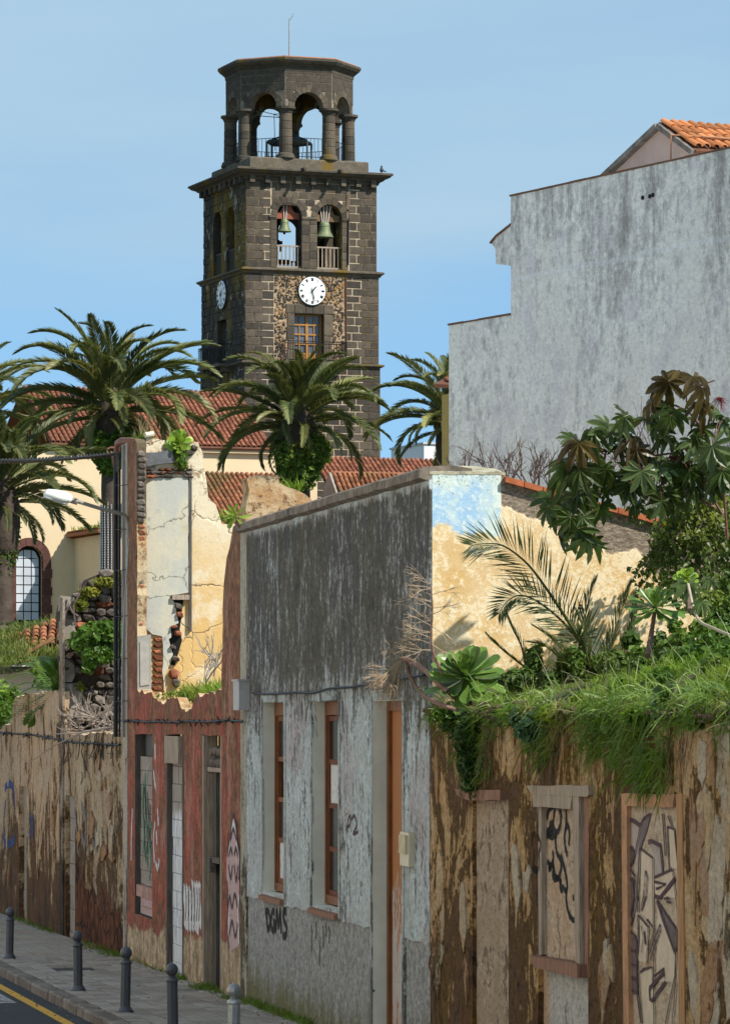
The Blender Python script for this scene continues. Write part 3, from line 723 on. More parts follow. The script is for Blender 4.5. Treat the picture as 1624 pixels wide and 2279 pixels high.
# roof deck and back of the house so that nothing is hollow from the side
g = G(); A = WALL.at(aR, 0, -0.42); B = WALL.at(aL, 0, -0.42)
g.add([Vector((A.x, A.y, CAMZ + 1.9)), Vector((B.x, B.y, CAMZ + 1.9)), Vector((B.x, B.y, CAMZ + 1.5)) + V * 7, Vector((A.x, A.y, CAMZ + 1.2)) + V * 7], [(0, 1, 2, 3)]); g.ob('roof_deck', M_COPING, grey)
FARG = cross(549)
stub = FARG.I([(551, 1180), (551, 1064), (556, 1060), (575, 1058), (600, 1056), (618, 1060), (624, 1074), (640, 1086), (655, 1092), (676, 1098), (690, 1112), (700, 1124), (730, 1180)])
def m_stub():
    b = MB('eroded_ochre_masonry', 0.95, 0.1); f = b.noise(8, 8, 0.75); g = b.noise(2.4, 5)
    c = b.mix(b.thr(g, 0.4, 0.6), (0.42, 0.25, 0.12), (0.55, 0.42, 0.26))
    c = b.mix(b.thr(f, 0.5, 0.62), c, (0.20, 0.11, 0.055))
    z = b.xyz()[2]
    c = b.mix(b.thr(b.ma('ADD', z, b.ma('MULTIPLY', f, 0.5)), 6.92, 7.05, 0, 0.85), c, (0.09, 0.075, 0.05))
    return b.out(c, f, 1.0, 0.04)
M_STUB = m_stub()
slab('party_wall_stub', FARG, jag(stub, 0.03, 0.15), M_STUB, 0.5, 0.0, [], grey)

# ================================================================== red house
red = empty('red_house', WALL.at(WALL.S(400), ZG(400)), 'roofless red painted house with three blocked openings and collapsed upper front', 'house')
prof = [(306, 1537), (322, 1540), (338, 1543), (353, 1558), (362, 1566), (376, 1555), (397, 1556), (403, 1575), (414, 1581), (426, 1575), (432, 1558), (441, 1546),
        (455, 1546), (479, 1540), (493, 1531), (495, 1443), (496, 1330), (501, 1268), (505, 1240), (511, 1215), (518, 1174), (531, 1148), (536, 1130)]
bot = gz(WALL.S(400)) - 0.5
loop = [(WALL.S(284), bot), (WALL.S(536), bot)] + WALL.I(prof)[::-1] + WALL.I([(306, 1300), (305, 1100), (304.5, 985), (300, 976), (284, 978)])
zt = WALL.sz(340, 1634)[1]
H = {}
H['a'] = (WALL.S(301), WALL.S(339)); H['b'] = (WALL.S(371), WALL.S(409)); H['c'] = (WALL.S(451), WALL.S(493))
zwin = WALL.sz(320, 2040)[1]
holes = [jag(rect(H['a'][1], H['a'][0], zwin, zt), 0.012, 0.3), jag(rect(H['b'][1], H['b'][0], bot + 0.12, zt), 0.012, 0.3), jag(rect(H['c'][1], H['c'][0], bot + 0.12, zt), 0.012, 0.3)]
slab('front_wall', WALL, jag(loop, 0.035, 0.16, lambda p: p.y < 3.0 or p.x > WALL.S(305)), [M_RED, M_WOODD, M_STUB], 0.15, 0.0, holes, red)
slab('corner_strip', WALL, jag([(WALL.S(284), bot), (WALL.S(284), WALL.sz(284, 985)[1]), (WALL.S(275), WALL.sz(275, 985)[1]), (WALL.S(275), bot)], 0.01, 0.4), m_tan('grey_white_strip', ((0.5, 0.46, 0.40), (0.42, 0.38, 0.33), (0.30, 0.26, 0.22), (0.17, 0.14, 0.11), (0.08, 0.07, 0.06)), -0.04, (0.3, 0.24, 0.17)), 0.5, 0.004, [], red)
# opening a: block infill with graffiti, wooden apron below
a1, a0 = H['a']; zi = WALL.sz(320, 1972)[1]
nrow = 9
for r in range(nrow):
    for c in range(2):
        z0 = zi + (zt - 0.35 - zi) * r / nrow; z1 = zi + (zt - 0.35 - zi) * (r + 1) / nrow; o = 0.18 if r % 2 else -0.12
        m_ = (a0 + a1) / 2 + o; s0, s1 = (a0, m_) if c == 0 else (m_, a1)
        g = G(); bx(g, WALL, s0 + 0.004, s1 - 0.004, z0 + 0.004, z1 - 0.004, -0.09 + random.uniform(-.006, .006), -0.25); g.ob('infill_block', M_BLOCK, red)
g = G(); bx(g, WALL, a0, a1, zt - 0.35, zt, -0.14, -0.2); g.ob('black_board', M_BLACK, red)  # black board across the top of the opening
g = G(); bx(g, WALL, a0, a1, zi - 0.19, zi - 0.01, -0.02, -0.12); g.ob('window_rail', plain('chipped_red_white_rail', (0.34, 0.20, 0.17), 0.6, 3), red)
g = G(); bx(g, WALL, a0 + 0.02, a1 - 0.22, zwin + 0.02, zi - 0.2, -0.06, -0.1); ap = g.ob('apron_panel', M_SPRAYP, red)
g = G(); bx(g, WALL, a0 + 0.25, a1 - 0.45, zwin + 0.14, zi - 0.32, -0.03, -0.06); g.ob('apron_field', plain('tan_board', (0.33, 0.25, 0.17), 0.25, 6), ap)
g = G()
for st in ([(308, 1740), (306, 1800), (309, 1850), (307, 1900)], [(312, 1720), (311, 1790), (315, 1840), (313, 1880), (318, 1930)], [(320, 1860), (324, 1835), (328, 1870), (326, 1920), (330, 1950)], [(318, 1900), (323, 1875), (327, 1905)]):
    ribbon(g, WALL, WALL.I(st), 0.10, -0.082)
g.ob('graffiti_stroke', M_SPRAYG, red)
g = G()
for st in ([(310, 1750), (313, 1800), (310, 1860), (314, 1920)], [(316, 1760), (319, 1830), (316, 1900)], [(323, 1790), (321, 1850), (325, 1900), (322, 1960)], [(328, 1880), (330, 1910), (327, 1960)]):
    ribbon(g, WALL, WALL.I(st), 0.06, -0.080)
g.ob('graffiti_stroke', M_SPRAYK, red)
# opening b: walled up doorway, white painted lower part, board over the top
a1, a0 = H['b']
nrow = 13; zb_ = bot + 0.4
def m_whitewash():
    b = MB('whitewashed_block_blue_runs', 0.9, 0.15); f = b.noise(7, 7, 0.7, b.map((1, 1, 0.35))); z = b.xyz()[2]
    c = b.mix(b.thr(f, 0.42, 0.62), (0.66, 0.67, 0.70), (0.42, 0.43, 0.46))
    c = b.mix(b.thr(b.noise(3, 6, 0.7, b.map((1, 1, 0.25), (4, 4, 4))), 0.58, 0.66, 0, 0.7), c, (0.07, 0.11, 0.24))
    k = b.thr(b.ma('ADD', z, b.ma('MULTIPLY', f, 0.9)), 2.55, 2.75)
    c = b.mix(k, c, b.mix(f, (0.21, 0.19, 0.165), (0.38, 0.34, 0.30)))
    return b.out(c, f, 0.5, 0.015)
M_WWASH = m_whitewash()
for r in range(nrow):
    for c in range(2):
        z0 = zb_ + (zt - 0.2 - zb_) * r / nrow; z1 = zb_ + (zt - 0.2 - zb_) * (r + 1) / nrow; o = 0.2 if r % 2 else -0.15
        m_ = (a0 + a1) / 2 + o; s0, s1 = (a0, m_) if c == 0 else (m_, a1)
        g = G(); bx(g, WALL, s0 + 0.004, s1 - 0.004, z0 + 0.004, z1 - 0.004, -0.08 + random.uniform(-.006, .006), -0.25); g.ob('infill_block', M_WWASH, red)
g = G(); bx(g, WALL, a0 + 0.35, a1 + 0.02, zt - 0.42, zt - 0.02, 0.03, -0.04); g.ob('lintel_board', M_WOODG, red)
g = G(); bx(g, WALL, a0, a0 + 0.09, bot, zt, 0.01, -0.2); bx(g, WALL, a1 - 0.09, a1, bot, zt, 0.005, -0.2); g.ob('door_jamb', M_WOODD, red)
# opening c: old plank door, rubble showing in the fanlight
a1, a0 = H['c']
npl = 5
for k in range(npl):
    s0 = a0 + 0.1 + (a1 - a0 - 0.2) * k / npl; s1 = a0 + 0.1 + (a1 - a0 - 0.2) * (k + 1) / npl
    g = G(); bx(g, WALL, s0 + 0.008, s1 - 0.008, bot, zt - 0.48, -0.13 - 0.05 * (k % 2), -0.22); g.ob('door_plank', M_WOODD, red)
g = G(); bx(g, WALL, a0, a0 + 0.1, bot, zt, 0.0, -0.2); bx(g, WALL, a1 - 0.1, a1, bot, zt, 0.0, -0.2); bx(g, WALL, a0, a1, zt - 0.5, zt - 0.44, -0.05, -0.2); g.ob('door_frame', M_WOODG, red)
M_RUBBLE = plain('lava_rubble_stone', (0.15, 0.125, 0.105), 0.5, 10, bs=0.8, bd=0.04, rnd=0.4)
def stone_mesh(q, sub=2):
    bm = bmesh.new(); bmesh.ops.create_icosphere(bm, subdivisions=sub, radius=0.5)
    for v in bm.verts:
        c = v.co.copy(); m_ = max(abs(c.x), abs(c.y), abs(c.z)); v.co = c.lerp(c / m_ * 0.5, 0.55)
        v.co += noise.noise_vector(c * 2.3 + Vector((q * 7.1, 0, 0))) * 0.13
    me = bpy.data.meshes.new('stone'); bm.to_mesh(me); bm.free(); me.materials.append(M_RUBBLE); return me
STN = [stone_mesh(q, 1) for q in range(6)]
def stone_at(name, pl, a, z, w_, h_, dp, off, parent, rot=0.0, me=None):
    ex, ey, ez = pl.d, pl.n, Vector((0, 0, 1)); p = pl.at(a, z, off)
    M = Matrix(((ex.x, ey.x, 0, p.x), (ex.y, ey.y, 0, p.y), (0, 0, 1, p.z), (0, 0, 0, 1))) @ Matrix.Rotation(rot, 4, 'Y') @ Matrix.Diagonal((w_, dp, h_, 1))
    return inst(name, me or random.choice(STN), M, parent)
for k in range(10): stone_at('rubble_stone', WALL, a0 + 0.15 + (a1 - a0 - 0.3) * (k % 5 + 0.5) / 5, zt - 0.38 + 0.16 * (k // 5), 0.3, 0.18, 0.2, -0.15, red, random.uniform(-.3, .3))
g = G(); bx(g, WALL, a0 + 0.5, a1 - 0.25, gz(a0) + 1.72, gz(a0) + 1.8, -0.05, -0.12); g.box(WALL.at(a1 - 0.45, gz(a0) + 1.68, -0.06), WALL.d * .09, WALL.n * .04, (0, 0, .1)); g.ob('padlock_hasp', plain('rusty_iron', (0.10, 0.085, 0.075), 0.4, 20), red)
# the spiked wire along the front, white figure and chipped paint
def spiked(name, pts, lab):
    g = G(); g.tube(pts, 0.016, 5)
    for i in range(len(pts) - 1):
        A, B = Vector(pts[i]), Vector(pts[i + 1]); L = (B - A).length
        for k in range(max(1, int(L / 0.22))):
            p = A.lerp(B, random.random()); d = Vector((random.uniform(-.6, .6), random.uniform(-.6, .6), random.uniform(-1, .6))).normalized() * random.uniform(0.03, 0.09)
            g.tube([p - d * 0.4, p + d], 0.009, 4)
    return tag(g.ob(name, M_BLACK), lab, 'cable')
for q in ('a', 'b', 'c'):
    g = G(); bx(g, WALL, H[q][1] - .3, H[q][0] + .3, zwin if q == 'a' else bot, zt + .1, -.27, -.31); bx(g, WALL, H[q][1] - .3, H[q][0] + .3, zt + .03, zt + .12, -.152, -.27); g.ob('sun_block_backing', M_DARK, red)  # dark board and top cover added to keep sunlight out of each opening
spiked('old_cable', [WALL.pt(x, y, 0.04) for x, y in ((276, 1604), (300, 1604), (330, 1607), (370, 1606), (400, 1608), (430, 1605), (470, 1607), (510, 1603), (548, 1606))], 'frayed old cable running across the red house above its doors')
g = G()
fig = [(506, 1905), (512, 1878), (517, 1840), (521, 1815), (527, 1840), (530, 1880), (535, 1910), (533, 1990), (530, 2010), (534, 2050), (533, 2105), (525, 2110), (514, 2118), (510, 2095), (507, 2040), (509, 1990), (505, 1950)]
slab('graffiti_figure', WALL, [p for p in WALL.I(fig)], M_SPRAYP, 0.002, 0.006, [], red)
g = G()
for st in ([(507, 1905), (512, 1870), (517, 1835), (521, 1815), (527, 1840), (530, 1875), (535, 1905), (533, 1960)], [(511, 1905), (515, 1888), (519, 1903)], [(523, 1903), (527, 1888), (531, 1905)], [(510, 1925), (515, 1955), (519, 1925)], [(523, 1925), (527, 1960), (531, 1927)], 
           [(514, 1870), (521, 1845), (528, 1872)], [(509, 2020), (513, 1995), (518, 2020), (524, 1990), (530, 2020)], [(512, 2080), (518, 2050), (525, 2085), (531, 2055)], [(507, 1960), (509, 2010), (507, 2060), (511, 2110)]):
    ribbon(g, WALL, WALL.I(st), 0.07, 0.010)
g.ob('graffiti_outline', M_SPRAYV, red)
g = G()
for st in ([(509, 1900), (515, 1862), (521, 1830), (526, 1862), (531, 1905)], [(508, 1985), (511, 2030), (509, 2080)], [(533, 1990), (531, 2040), (533, 2100)]): ribbon(g, WALL, WALL.I(st), 0.09, 0.008)
for x in (413, 418, 424, 430, 436, 441, 446): ribbon(g, WALL, WALL.I([(x, 1960 + (x % 5) * 4), (x - 1, 1995), (x + 1, 2035), (x, 2080 - (x % 3) * 8)]), 0.22, 0.006)
for st in ([(296, 1800), (294, 1850), (293, 1915)], [(346, 1655), (347, 1690)], [(343, 1715), (346, 1745), (348, 1752)], [(346, 1830), (343, 1870), (345, 1920)], [(352, 1800), (354, 1838)], [(349, 1850), (351, 1880)], [(348, 1920), (352, 1932), (356, 1912)]): ribbon(g, WALL, WALL.I(st), 0.10, 0.006)
g.ob('chipped_white_paint', M_SPRAYW, red)
g = G()
for x in (415, 421, 428, 434, 440, 445): ribbon(g, WALL, WALL.I([(x, 1975), (x + 1, 2010), (x - 1, 2050)]), 0.05, 0.010)
g.ob('graffiti_outline', M_SPRAYV, red)

# end wall seen through the gap, sun on it
END = cross(300)
def m_end():
    b = MB('cream_to_orange_plaster', 0.92, 0.12); z = b.xyz()[2]
    f = b.noise(9, 9, 0.82); g = b.noise(2.0, 7, 0.68); cr_ = b.vor(1.1, b.warp(0.5, 2.2), 'DISTANCE_TO_EDGE')
    c = b.mix(b.thr(b.ma('ADD', z, b.ma('MULTIPLY', g, 2.4)), 6.2, 8.4), (0.64, 0.42, 0.17), (0.70, 0.60, 0.43))
    c = b.mix(b.thr(g, 0.5, 0.64, 0, 0.6), c, (0.74, 0.66, 0.50))
    c = b.mix(b.thr(b.ma('ADD', f, b.lin(z, 6.0, 8.0, -0.06, 0.05)), 0.555, 0.60, 0, 0.85), c, (0.26, 0.16, 0.08))
    c = b.mix(b.ma('MULTIPLY', b.thr(cr_, 0.010, 0.003, 0, 0.8), b.thr(b.noise(0.9, 3), 0.46, 0.56)), c, (0.13, 0.08, 0.04))
    return b.out(c, b.ma('ADD', f, b.ma('MULTIPLY', b.thr(cr_, 0.0, 0.02), 0.5)), 0.6, 0.025)
end = [(326, 976), (330, 971), (338, 975), (376, 981), (400, 986), (414, 984), (438, 987), (452, 1010), (455, 1034), (461, 1069), (465, 1107), (484, 1124), (493, 1165), (518, 1167), (532, 1182), (560, 1190), (600, 1215), (600, 1700), (325, 1700), (325, 1000)]
def wthing(name, lab, cat, p): return empty(name, p, lab, cat)
ew = slab('end_wall', END, jag(END.I(end), 0.035, 0.16), m_end(), 0.55, 0.0, [], red)
def m_pale():
    b = MB('pale_green_grey_plaster', 0.92, 0.12); f = b.noise(9, 9, 0.82); g = b.noise(1.7, 6, 0.65, b.map((1, 1, 0.6)))
    c = b.mix(b.thr(g, 0.4, 0.6), (0.44, 0.44, 0.39), (0.54, 0.50, 0.38))
    c = b.mix(b.ma('MULTIPLY', b.thr(f, 0.53, 0.62), b.thr(b.noise(1.1, 4), 0.42, 0.6)), c, (0.19, 0.22, 0.24))
    c = b.mix(b.thr(b.noise(1.5, 4, 0.6, b.map((1, 1, 1), (4, 4, 4))), 0.56, 0.7, 0, 0.6), c, (0.5, 0.4, 0.2))
    cr_ = b.vor(0.8, b.warp(0.5, 2.5), 'DISTANCE_TO_EDGE')
    c = b.mix(b.thr(cr_, 0.008, 0.003, 0, 0.7), c, (0.13, 0.12, 0.1))
    return b.out(c, f, 0.5, 0.02)
pale = [(325, 1083), (335, 1064), (417, 1066), (420, 1072), (421, 1322), (419, 1320), (382, 1322), (378, 1326), (389, 1344), (397, 1385), (379, 1397), (381, 1417), (376, 1423), (384, 1455), (382, 1473), (368, 1502), (366, 1537), (364, 1537), (362, 1414), (338, 1411), (323, 1398)]
slab('plaster_sheet', END, jag(END.I(pale), 0.02, 0.14), m_pale(), 0.05, 0.045, [], ew)
g = G(); q = END.S(424)
bx(g, END, END.S(420.6), END.S(426), END.sz(424, 1404)[1], END.sz(424, 1048)[1], 0.06, -0.02); g.ob('timber_post', M_WOODD, ew)
g = G(); bx(g, END, END.S(382), END.S(420), END.sz(400, 1335)[1], END.sz(400, 1324)[1], 0.10, 0.0); g.ob('lintel_timber', M_WOODG, ew)
slab('cavity_dark_sheet', END, jag(END.I([(382, 1336), (408, 1336), (407, 1370), (403, 1400), (404, 1424), (396, 1452), (390, 1480), (378, 1480), (381, 1440), (376, 1424), (382, 1398), (396, 1386), (389, 1345)]), 0.02, 0.12), M_DARK, 0.004, 0.008, [], ew)  # flat dark sheet on the wall, painted in for the shade of a hollow
M_BRICK = plain('crumbling_red_brick', (0.27, 0.095, 0.05), 0.7, 9, bs=1.0, bd=0.05, rnd=0.6)
BRK = []
for q in range(4):
    me = stone_mesh(q + 20, 1); me.name = 'brick'; me.materials.clear(); me.materials.append(M_BRICK); BRK.append(me)
SEC = cross(305.2)
for y in np.arange(1010, 1408, 13.5): stone_at('brick', SEC, SEC.S(315) + random.uniform(-.01, .01), SEC.sz(315, y)[1], random.uniform(.11, .17), random.uniform(.06, .13), 0.13, -.03, red, random.uniform(-.25, .25), random.choice(BRK if y > 1165 and random.random() < .75 else STN))
for y in np.arange(1424, 1545, 13.5): stone_at('brick', END, END.S(351) + random.uniform(-.02, .02), END.sz(351, y)[1], random.uniform(.18, .23), random.uniform(.07, .115), 0.16, -.02, ew, random.uniform(-.15, .15), random.choice(BRK))
for x, y, w_, h_ in ((397, 1350, .14, .12), (400, 1368, .12, .1), (396, 1410, .12, .09), (386, 1395, .12, .06), (390, 1466, .14, .1), (386, 1500, .16, .2), (392, 1520, .14, .16), (384, 1440, .1, .08)):
    stone_at('stone', END, END.S(x), END.sz(x, y)[1], w_, h_, 0.2, 0.02, ew, random.uniform(-.4, .4), random.choice(BRK + STN))
# masonry exposed at the wall head
bigst = plain('dark_dressed_lava_block', (0.12, 0.125, 0.13), 0.3, 7, bs=0.6, bd=0.02)
slab('lava_block', END, jag(END.I([(311, 1041), (310, 1010), (345, 1007), (380, 1003), (388, 1028), (386, 1032), (345, 1036)]), 0.012, 0.12), bigst, 0.3, 0.10, [], ew)
for x in np.arange(314, 420, 13):
    for r_, y in enumerate((1045, 1052, 1060)):
        if random.random() < 0.85: stone_at('stone', END, END.S(x + random.uniform(-4, 4)), END.sz(x, y)[1], random.uniform(.1, .2), random.uniform(.04, .08), 0.2, 0.0, ew, random.uniform(-.15, .15), random.choice(STN + BRK))
for x in np.arange(392, 440, 10): stone_at('stone', END, END.S(x), END.sz(x, 1000 + random.uniform(-6, 10))[1], .12, .1, .25, 0.0, ew, random.uniform(-.3, .3))
for x in np.arange(312, 322, 6):
    for y in np.arange(1070, 1165, 12): stone_at('stone', END, END.S(x), END.sz(x, y)[1], .09, .09, .15, 0.0, ew, random.uniform(-.3, .3))
# folded grey shutter in the opening
SHUT = Pl(*WALL.pt(306, 1600, -0.30).to_2d(), V.x, V.y)
sh = slab('shutter', SHUT, SHUT.I([(306, 1416), (336, 1412), (337, 1536), (306, 1537)]), plain('grey_painted_wood', (0.30, 0.28, 0.25), 0.2, 9), 0.05, 0.03, [], red)
slab('shutter_field', SHUT, SHUT.I([(311, 1428), (331, 1425), (332, 1524), (312, 1527)]), plain('grey_painted_panel', (0.34, 0.315, 0.28), 0.2, 9), 0.02, 0.045, [], sh)
# drain pipe elbow and white pipe lying on the wall head
g = G(); g.tube([WALL.pt(283, 980, -0.1), WALL.pt(277, 981, 0.04), WALL.pt(272, 986, 0.07), WALL.pt(270, 1004, 0.07)], [.05, .055, .055, .05], 10)
tag(g.ob('pipe_elbow', plain('brown_pvc', (0.16, 0.07, 0.05), 0.2, 8, 0.5), red))
g = G(); g.tube([END.pt(322, 969, 0.05), END.pt(341, 966, 0.0)], [.045, .05], 10)
tag(g.ob('plastic_pipe', M_CREAMBOX), 'short white plastic pipe lying on top of the ruined end wall', 'pipe')

def m_tan2(*a):
    """the ochre plaster again, with a patch fallen off down to dark red stone near the foot"""
    m = m_tan(*a); t = m.node_tree; b = MB.__new__(MB); b.m, b.t, b.b = m, t, t.nodes['Principled BSDF']; b.P = b.n('ShaderNodeNewGeometry').outputs['Position']
    old = b.b.inputs['Base Color'].links[0].from_socket; z = b.xyz()[2]; al = b.along(WALL)
    n1 = b.noise(1.2, 5, 0.7); cell = b.vor(1.5, b.map((1, 1, 1.5)), 'DISTANCE_TO_EDGE')
    lim = b.ma('ADD', b.lin(al, WALL.S(165), WALL.S(275), 0.9, 0.35), b.ma('MULTIPLY', b.ma('SUBTRACT', n1, 0.5), 2.2))
    k = b.ma('MULTIPLY', b.thr(b.ma('SUBTRACT', z, lim), 0.03, -0.03), b.thr(al, WALL.S(165), WALL.S(168)))
    st = b.mix(b.thr(b.noise(4, 6, .7), .35, .65), (0.10, 0.035, 0.018), (0.22, 0.085, 0.04)); st = b.mix(b.thr(cell, .10, .02, 0, .9), st, (0.035, 0.02, 0.014))
    b.set(b.b.inputs['Base Color'], b.mix(k, old, st)); return m
# ================================================================== low brown walls farther down the street
lw = empty('brown_boundary_wall', WALL.at(WALL.S(60), ZG(60)), 'low tan and brown peeling wall with two walled up narrow doorways, left of red house', 'wall')
botl = gz(WALL.S(0)) - 0.6
topl = [(-160, 1612), (-60, 1611), (26, 1612), (29, 1570), (33, 1552), (60, 1546), (100, 1540), (132, 1538)]
loop = [(WALL.S(-160), botl), (WALL.S(141), botl), WALL.sz(141, 1538)] + WALL.I(topl)[::-1]
dA = (WALL.S(43), WALL.S(60)); dB = (WALL.S(144), WALL.S(165))
zA, zB = WALL.sz(50, 1750)[1], WALL.sz(150, 1770)[1]
slab('wall_face', WALL, jag(loop, 0.03, 0.3, lambda p: p.y < 2.5), M_TAN, 0.12, 0.0, [rect(dA[1], dA[0], botl + 0.1, zA)], lw)
M_TAN2 = m_tan2('brown_plaster_red_stone', ((0.54, 0.43, 0.31), (0.43, 0.30, 0.17), (0.29, 0.17, 0.085), (0.15, 0.08, 0.042), (0.06, 0.038, 0.026)), 0.014, (0.17, 0.07, 0.03))
loop = [(WALL.S(141), botl), (WALL.S(275), botl), WALL.sz(275, 1634), WALL.sz(220, 1630), WALL.sz(180, 1634), WALL.sz(141, 1632)]
slab('wall_face', WALL, jag(loop, 0.03, 0.3, lambda p: p.y < 2.5), M_TAN2, 0.5, -0.02, [rect(dB[1], dB[0], botl + 0.1, zB)], lw)
for (d1, d0), zt_ in ((dA, zA), (dB, zB)):
    n = 8
    for r in range(n):
        z0 = botl + (zt_ - botl) * r / n; z1 = botl + (zt_ - botl) * (r + 1) / n
        g = G(); bx(g, WALL, d0 + 0.005, d1 - 0.005, z0 + 0.005, z1 - 0.005, -0.10 + random.uniform(-.01, .01), -0.3); g.ob('infill_block', M_BLOCK, lw)
g = G(); bx(g, WALL, WALL.S(141.4), WALL.S(133), botl, WALL.sz(137, 1330)[1], 0.012, -0.03); g.ob('wall_end_pier', m_tan('grey_brown_pier', ((0.36, 0.29, 0.22), (0.28, 0.21, 0.15), (0.2, 0.14, 0.09), (0.11, 0.08, 0.055), (0.05, 0.04, 0.03))), lw)
g = G()
for st in ([(12, 1755), (20, 1745), (30, 1752), (33, 1775)], [(8, 1860), (16, 1880), (30, 1872), (34, 1862)], [(14, 1780), (10, 1830), (12, 1860)], [(68, 1815), (72, 1840), (68, 1862)], [(74, 1812), (74, 1865)], [(30, 1770), (34, 1800)]):
    ribbon(g, WALL, WALL.I(st), 0.16, 0.006)
g.ob('graffiti_stroke', M_SPRAYB, lw)
g = G()
for st in ([(165, 1800), (170, 1850), (172, 1900)], [(180, 1790), (190, 1830), (188, 1880)], [(195, 1810), (205, 1850), (215, 1890), (212, 1830)], [(170, 1870), (180, 1860), (188, 1890)], [(205, 1880), (213, 1866), (222, 1880)]): ribbon(g, WALL, WALL.I(st), 0.16, -0.012)
g.ob('graffiti_stroke', plain('faded_spray', (0.16, 0.14, 0.14), 0.4, 8), lw)
oc = spiked('old_cable', [WALL.pt(x, y, 0.05) for x, y in ((-20, 1629), (0, 1630), (40, 1633), (75, 1635), (105, 1640), (140, 1647), (170, 1652), (220, 1655), (272, 1658))], 'frayed cable with tangled ends along the top of the low brown wall')
for k in range(14):
    g = G(); x = random.uniform(145, 268); g.tube([WALL.pt(x, 1652, 0.06), WALL.pt(x + random.uniform(-8, 8), 1670 + random.uniform(0, 20), 0.06), WALL.pt(x + random.uniform(-16, 16), 1675 + random.uniform(0, 40), 0.05)], 0.008, 4); g.ob('loose_wire_end', M_BLACK, oc)
# ================================================================== garden wall on the right, with three blocked doorways
gw = empty('garden_wall', WALL.at(WALL.S(1300), gz(WALL.S(1300))), 'tall brown flaking wall with three blocked doorways under overhanging grass', 'wall')
bg_ = gz(33) - 0.4
xs = [957, 990, 1040, 1090, 1121, 1150, 1200, 1240, 1280, 1300, 1350, 1420, 1480, 1551, 1590, 1614, 1660, 1720]
ys = [1586, 1590, 1600, 1604, 1598, 1588, 1592, 1588, 1581, 1584, 1590, 1592, 1588, 1581, 1574, 1565, 1570, 1570]
zl = WALL.sz(1200, 1766)[1]
J1 = (WALL.S(1051), WALL.S(1131)); J2 = (WALL.S(1197), WALL.S(1308)); J3 = (WALL.S(1390), WALL.S(1518))
loop = [(WALL.S(957), bg_), (WALL.S(1720), bg_)] + WALL.I(list(zip(xs, ys)))[::-1]
hl = [jag(rect(J[1], J[0], bg_ + 0.1, zl - (0.06 if J is J1 else 0)), 0.012, 0.25) for J in (J1, J2, J3)]
slab('wall_face', WALL, jag(loop, 0.03, 0.16, lambda p: p.y < 2.5), M_BROWN, 0.6, 0.0, hl, gw)
def m_pan(name, a, b_, d, bias=0.0):
    b = MB(name, 0.92, 0.12); v = b.map((1, 1, 0.9)); f = b.noise(7, 8, 0.78, v); g = b.noise(1.9, 6, 0.65, v)
    c = b.mix(b.thr(g, 0.42, 0.58), a, b_)
    c = b.mix(b.thr(b.ma('ADD', b.ma('MULTIPLY', f, 0.6), b.ma('MULTIPLY', g, 0.45)), 0.53 + bias, 0.60 + bias), c, d)
    c = b.mix(b.thr(b.noise(9, 7, 0.8, b.map((1, 1, 1.6))), 0.54, 0.62, 0, 0.6), c, tuple(x * 0.5 for x in a)); c = grain(b, c, 0.6, 1.25, 12)
    return b.out(c, f, 0.8, 0.03)
M_PAN1 = m_pan('grey_beige_infill', (0.36, 0.27, 0.19), (0.44, 0.35, 0.27), (0.16, 0.11, 0.075))
M_PAN2 = m_pan('beige_rough_infill', (0.46, 0.32, 0.21), (0.50, 0.39, 0.30), (0.22, 0.135, 0.075), 0.02)
M_PAN3 = m_pan('pale_mural_ground', (0.48, 0.37, 0.27), (0.52, 0.42, 0.32), (0.40, 0.28, 0.18), 0.02)
M_CEM = m_pan('grey_cement_infill', (0.42, 0.40, 0.375), (0.48, 0.46, 0.43), (0.21, 0.19, 0.16), 0.04)
def pan(nm, J, z0, z1, off, m): 
    g = G(); bx(g, WALL, J[1] - 0.02, J[0] + 0.02, z0, z1, off, -0.4); return g.ob(nm, m, gw)
def wb(nm, pts, off, th, m, par=None): return slab(nm, WALL, jag(WALL.I(pts), 0.006, 0.3), m, th, off, [], par or gw)
p1 = pan('blocked_doorway', J1, bg_, zl, -0.04, M_PAN1)
wb('lintel', [(1024, 1757), (1126, 1757), (1126, 1781), (1056, 1781), (1030, 1770)], 0.06, 0.2, M_WOODB)
p2 = pan('blocked_doorway', J2, bg_, zl, -0.05, M_PAN2)
wb('lintel', [(1183, 1749), (1321, 1748), (1321, 1770), (1318, 1774), (1192, 1767)], 0.05, 0.2, M_WOODG)
wb('frame_rail', [(1195, 1768), (1284, 1771), (1279, 1800), (1197, 1796)], 0.045, 0.1, M_WOODG)
wb('frame_stile', [(1192, 1769), (1204, 1790), (1204, 2126), (1198, 2128)], 0.0, 0.05, M_WOODG)
wb('frame_stile', [(1283, 1770), (1297, 1771), (1299, 2165), (1290, 2160)], 0.04, 0.12, M_WOODG)
wb('frame_stile', [(1298, 1772), (1309, 1773), (1311, 2170), (1300, 2168)], 0.0, 0.12, M_WOODB)
wb('sill', [(1197, 2126), (1290, 2143), (1304, 2147), (1304, 2176), (1290, 2173), (1206, 2152)], 0.08, 0.2, M_WOODB)
wb('cement_panel', [(1214, 2158), (1308, 2180), (1312, 2420), (1216, 2420)], -0.03, 0.2, M_CEM)
p3 = pan('blocked_doorway', J3, bg_, zl, -0.03, M_PAN3)
WP2, WP3 = shifted(WALL, -0.05), shifted(WALL, -0.03)
M_FRO = plain('orange_painted_frame', (0.38, 0.205, 0.11), 0.5, 5)
wb('frame_rail', [(1384, 1766), (1504, 1767), (1501, 1797), (1396, 1793)], 0.02, 0.15, M_FRO)
wb('frame_stile', [(1384, 1766), (1396, 1790), (1402, 2420), (1390, 2420)], 0.01, 0.045, M_FRO)
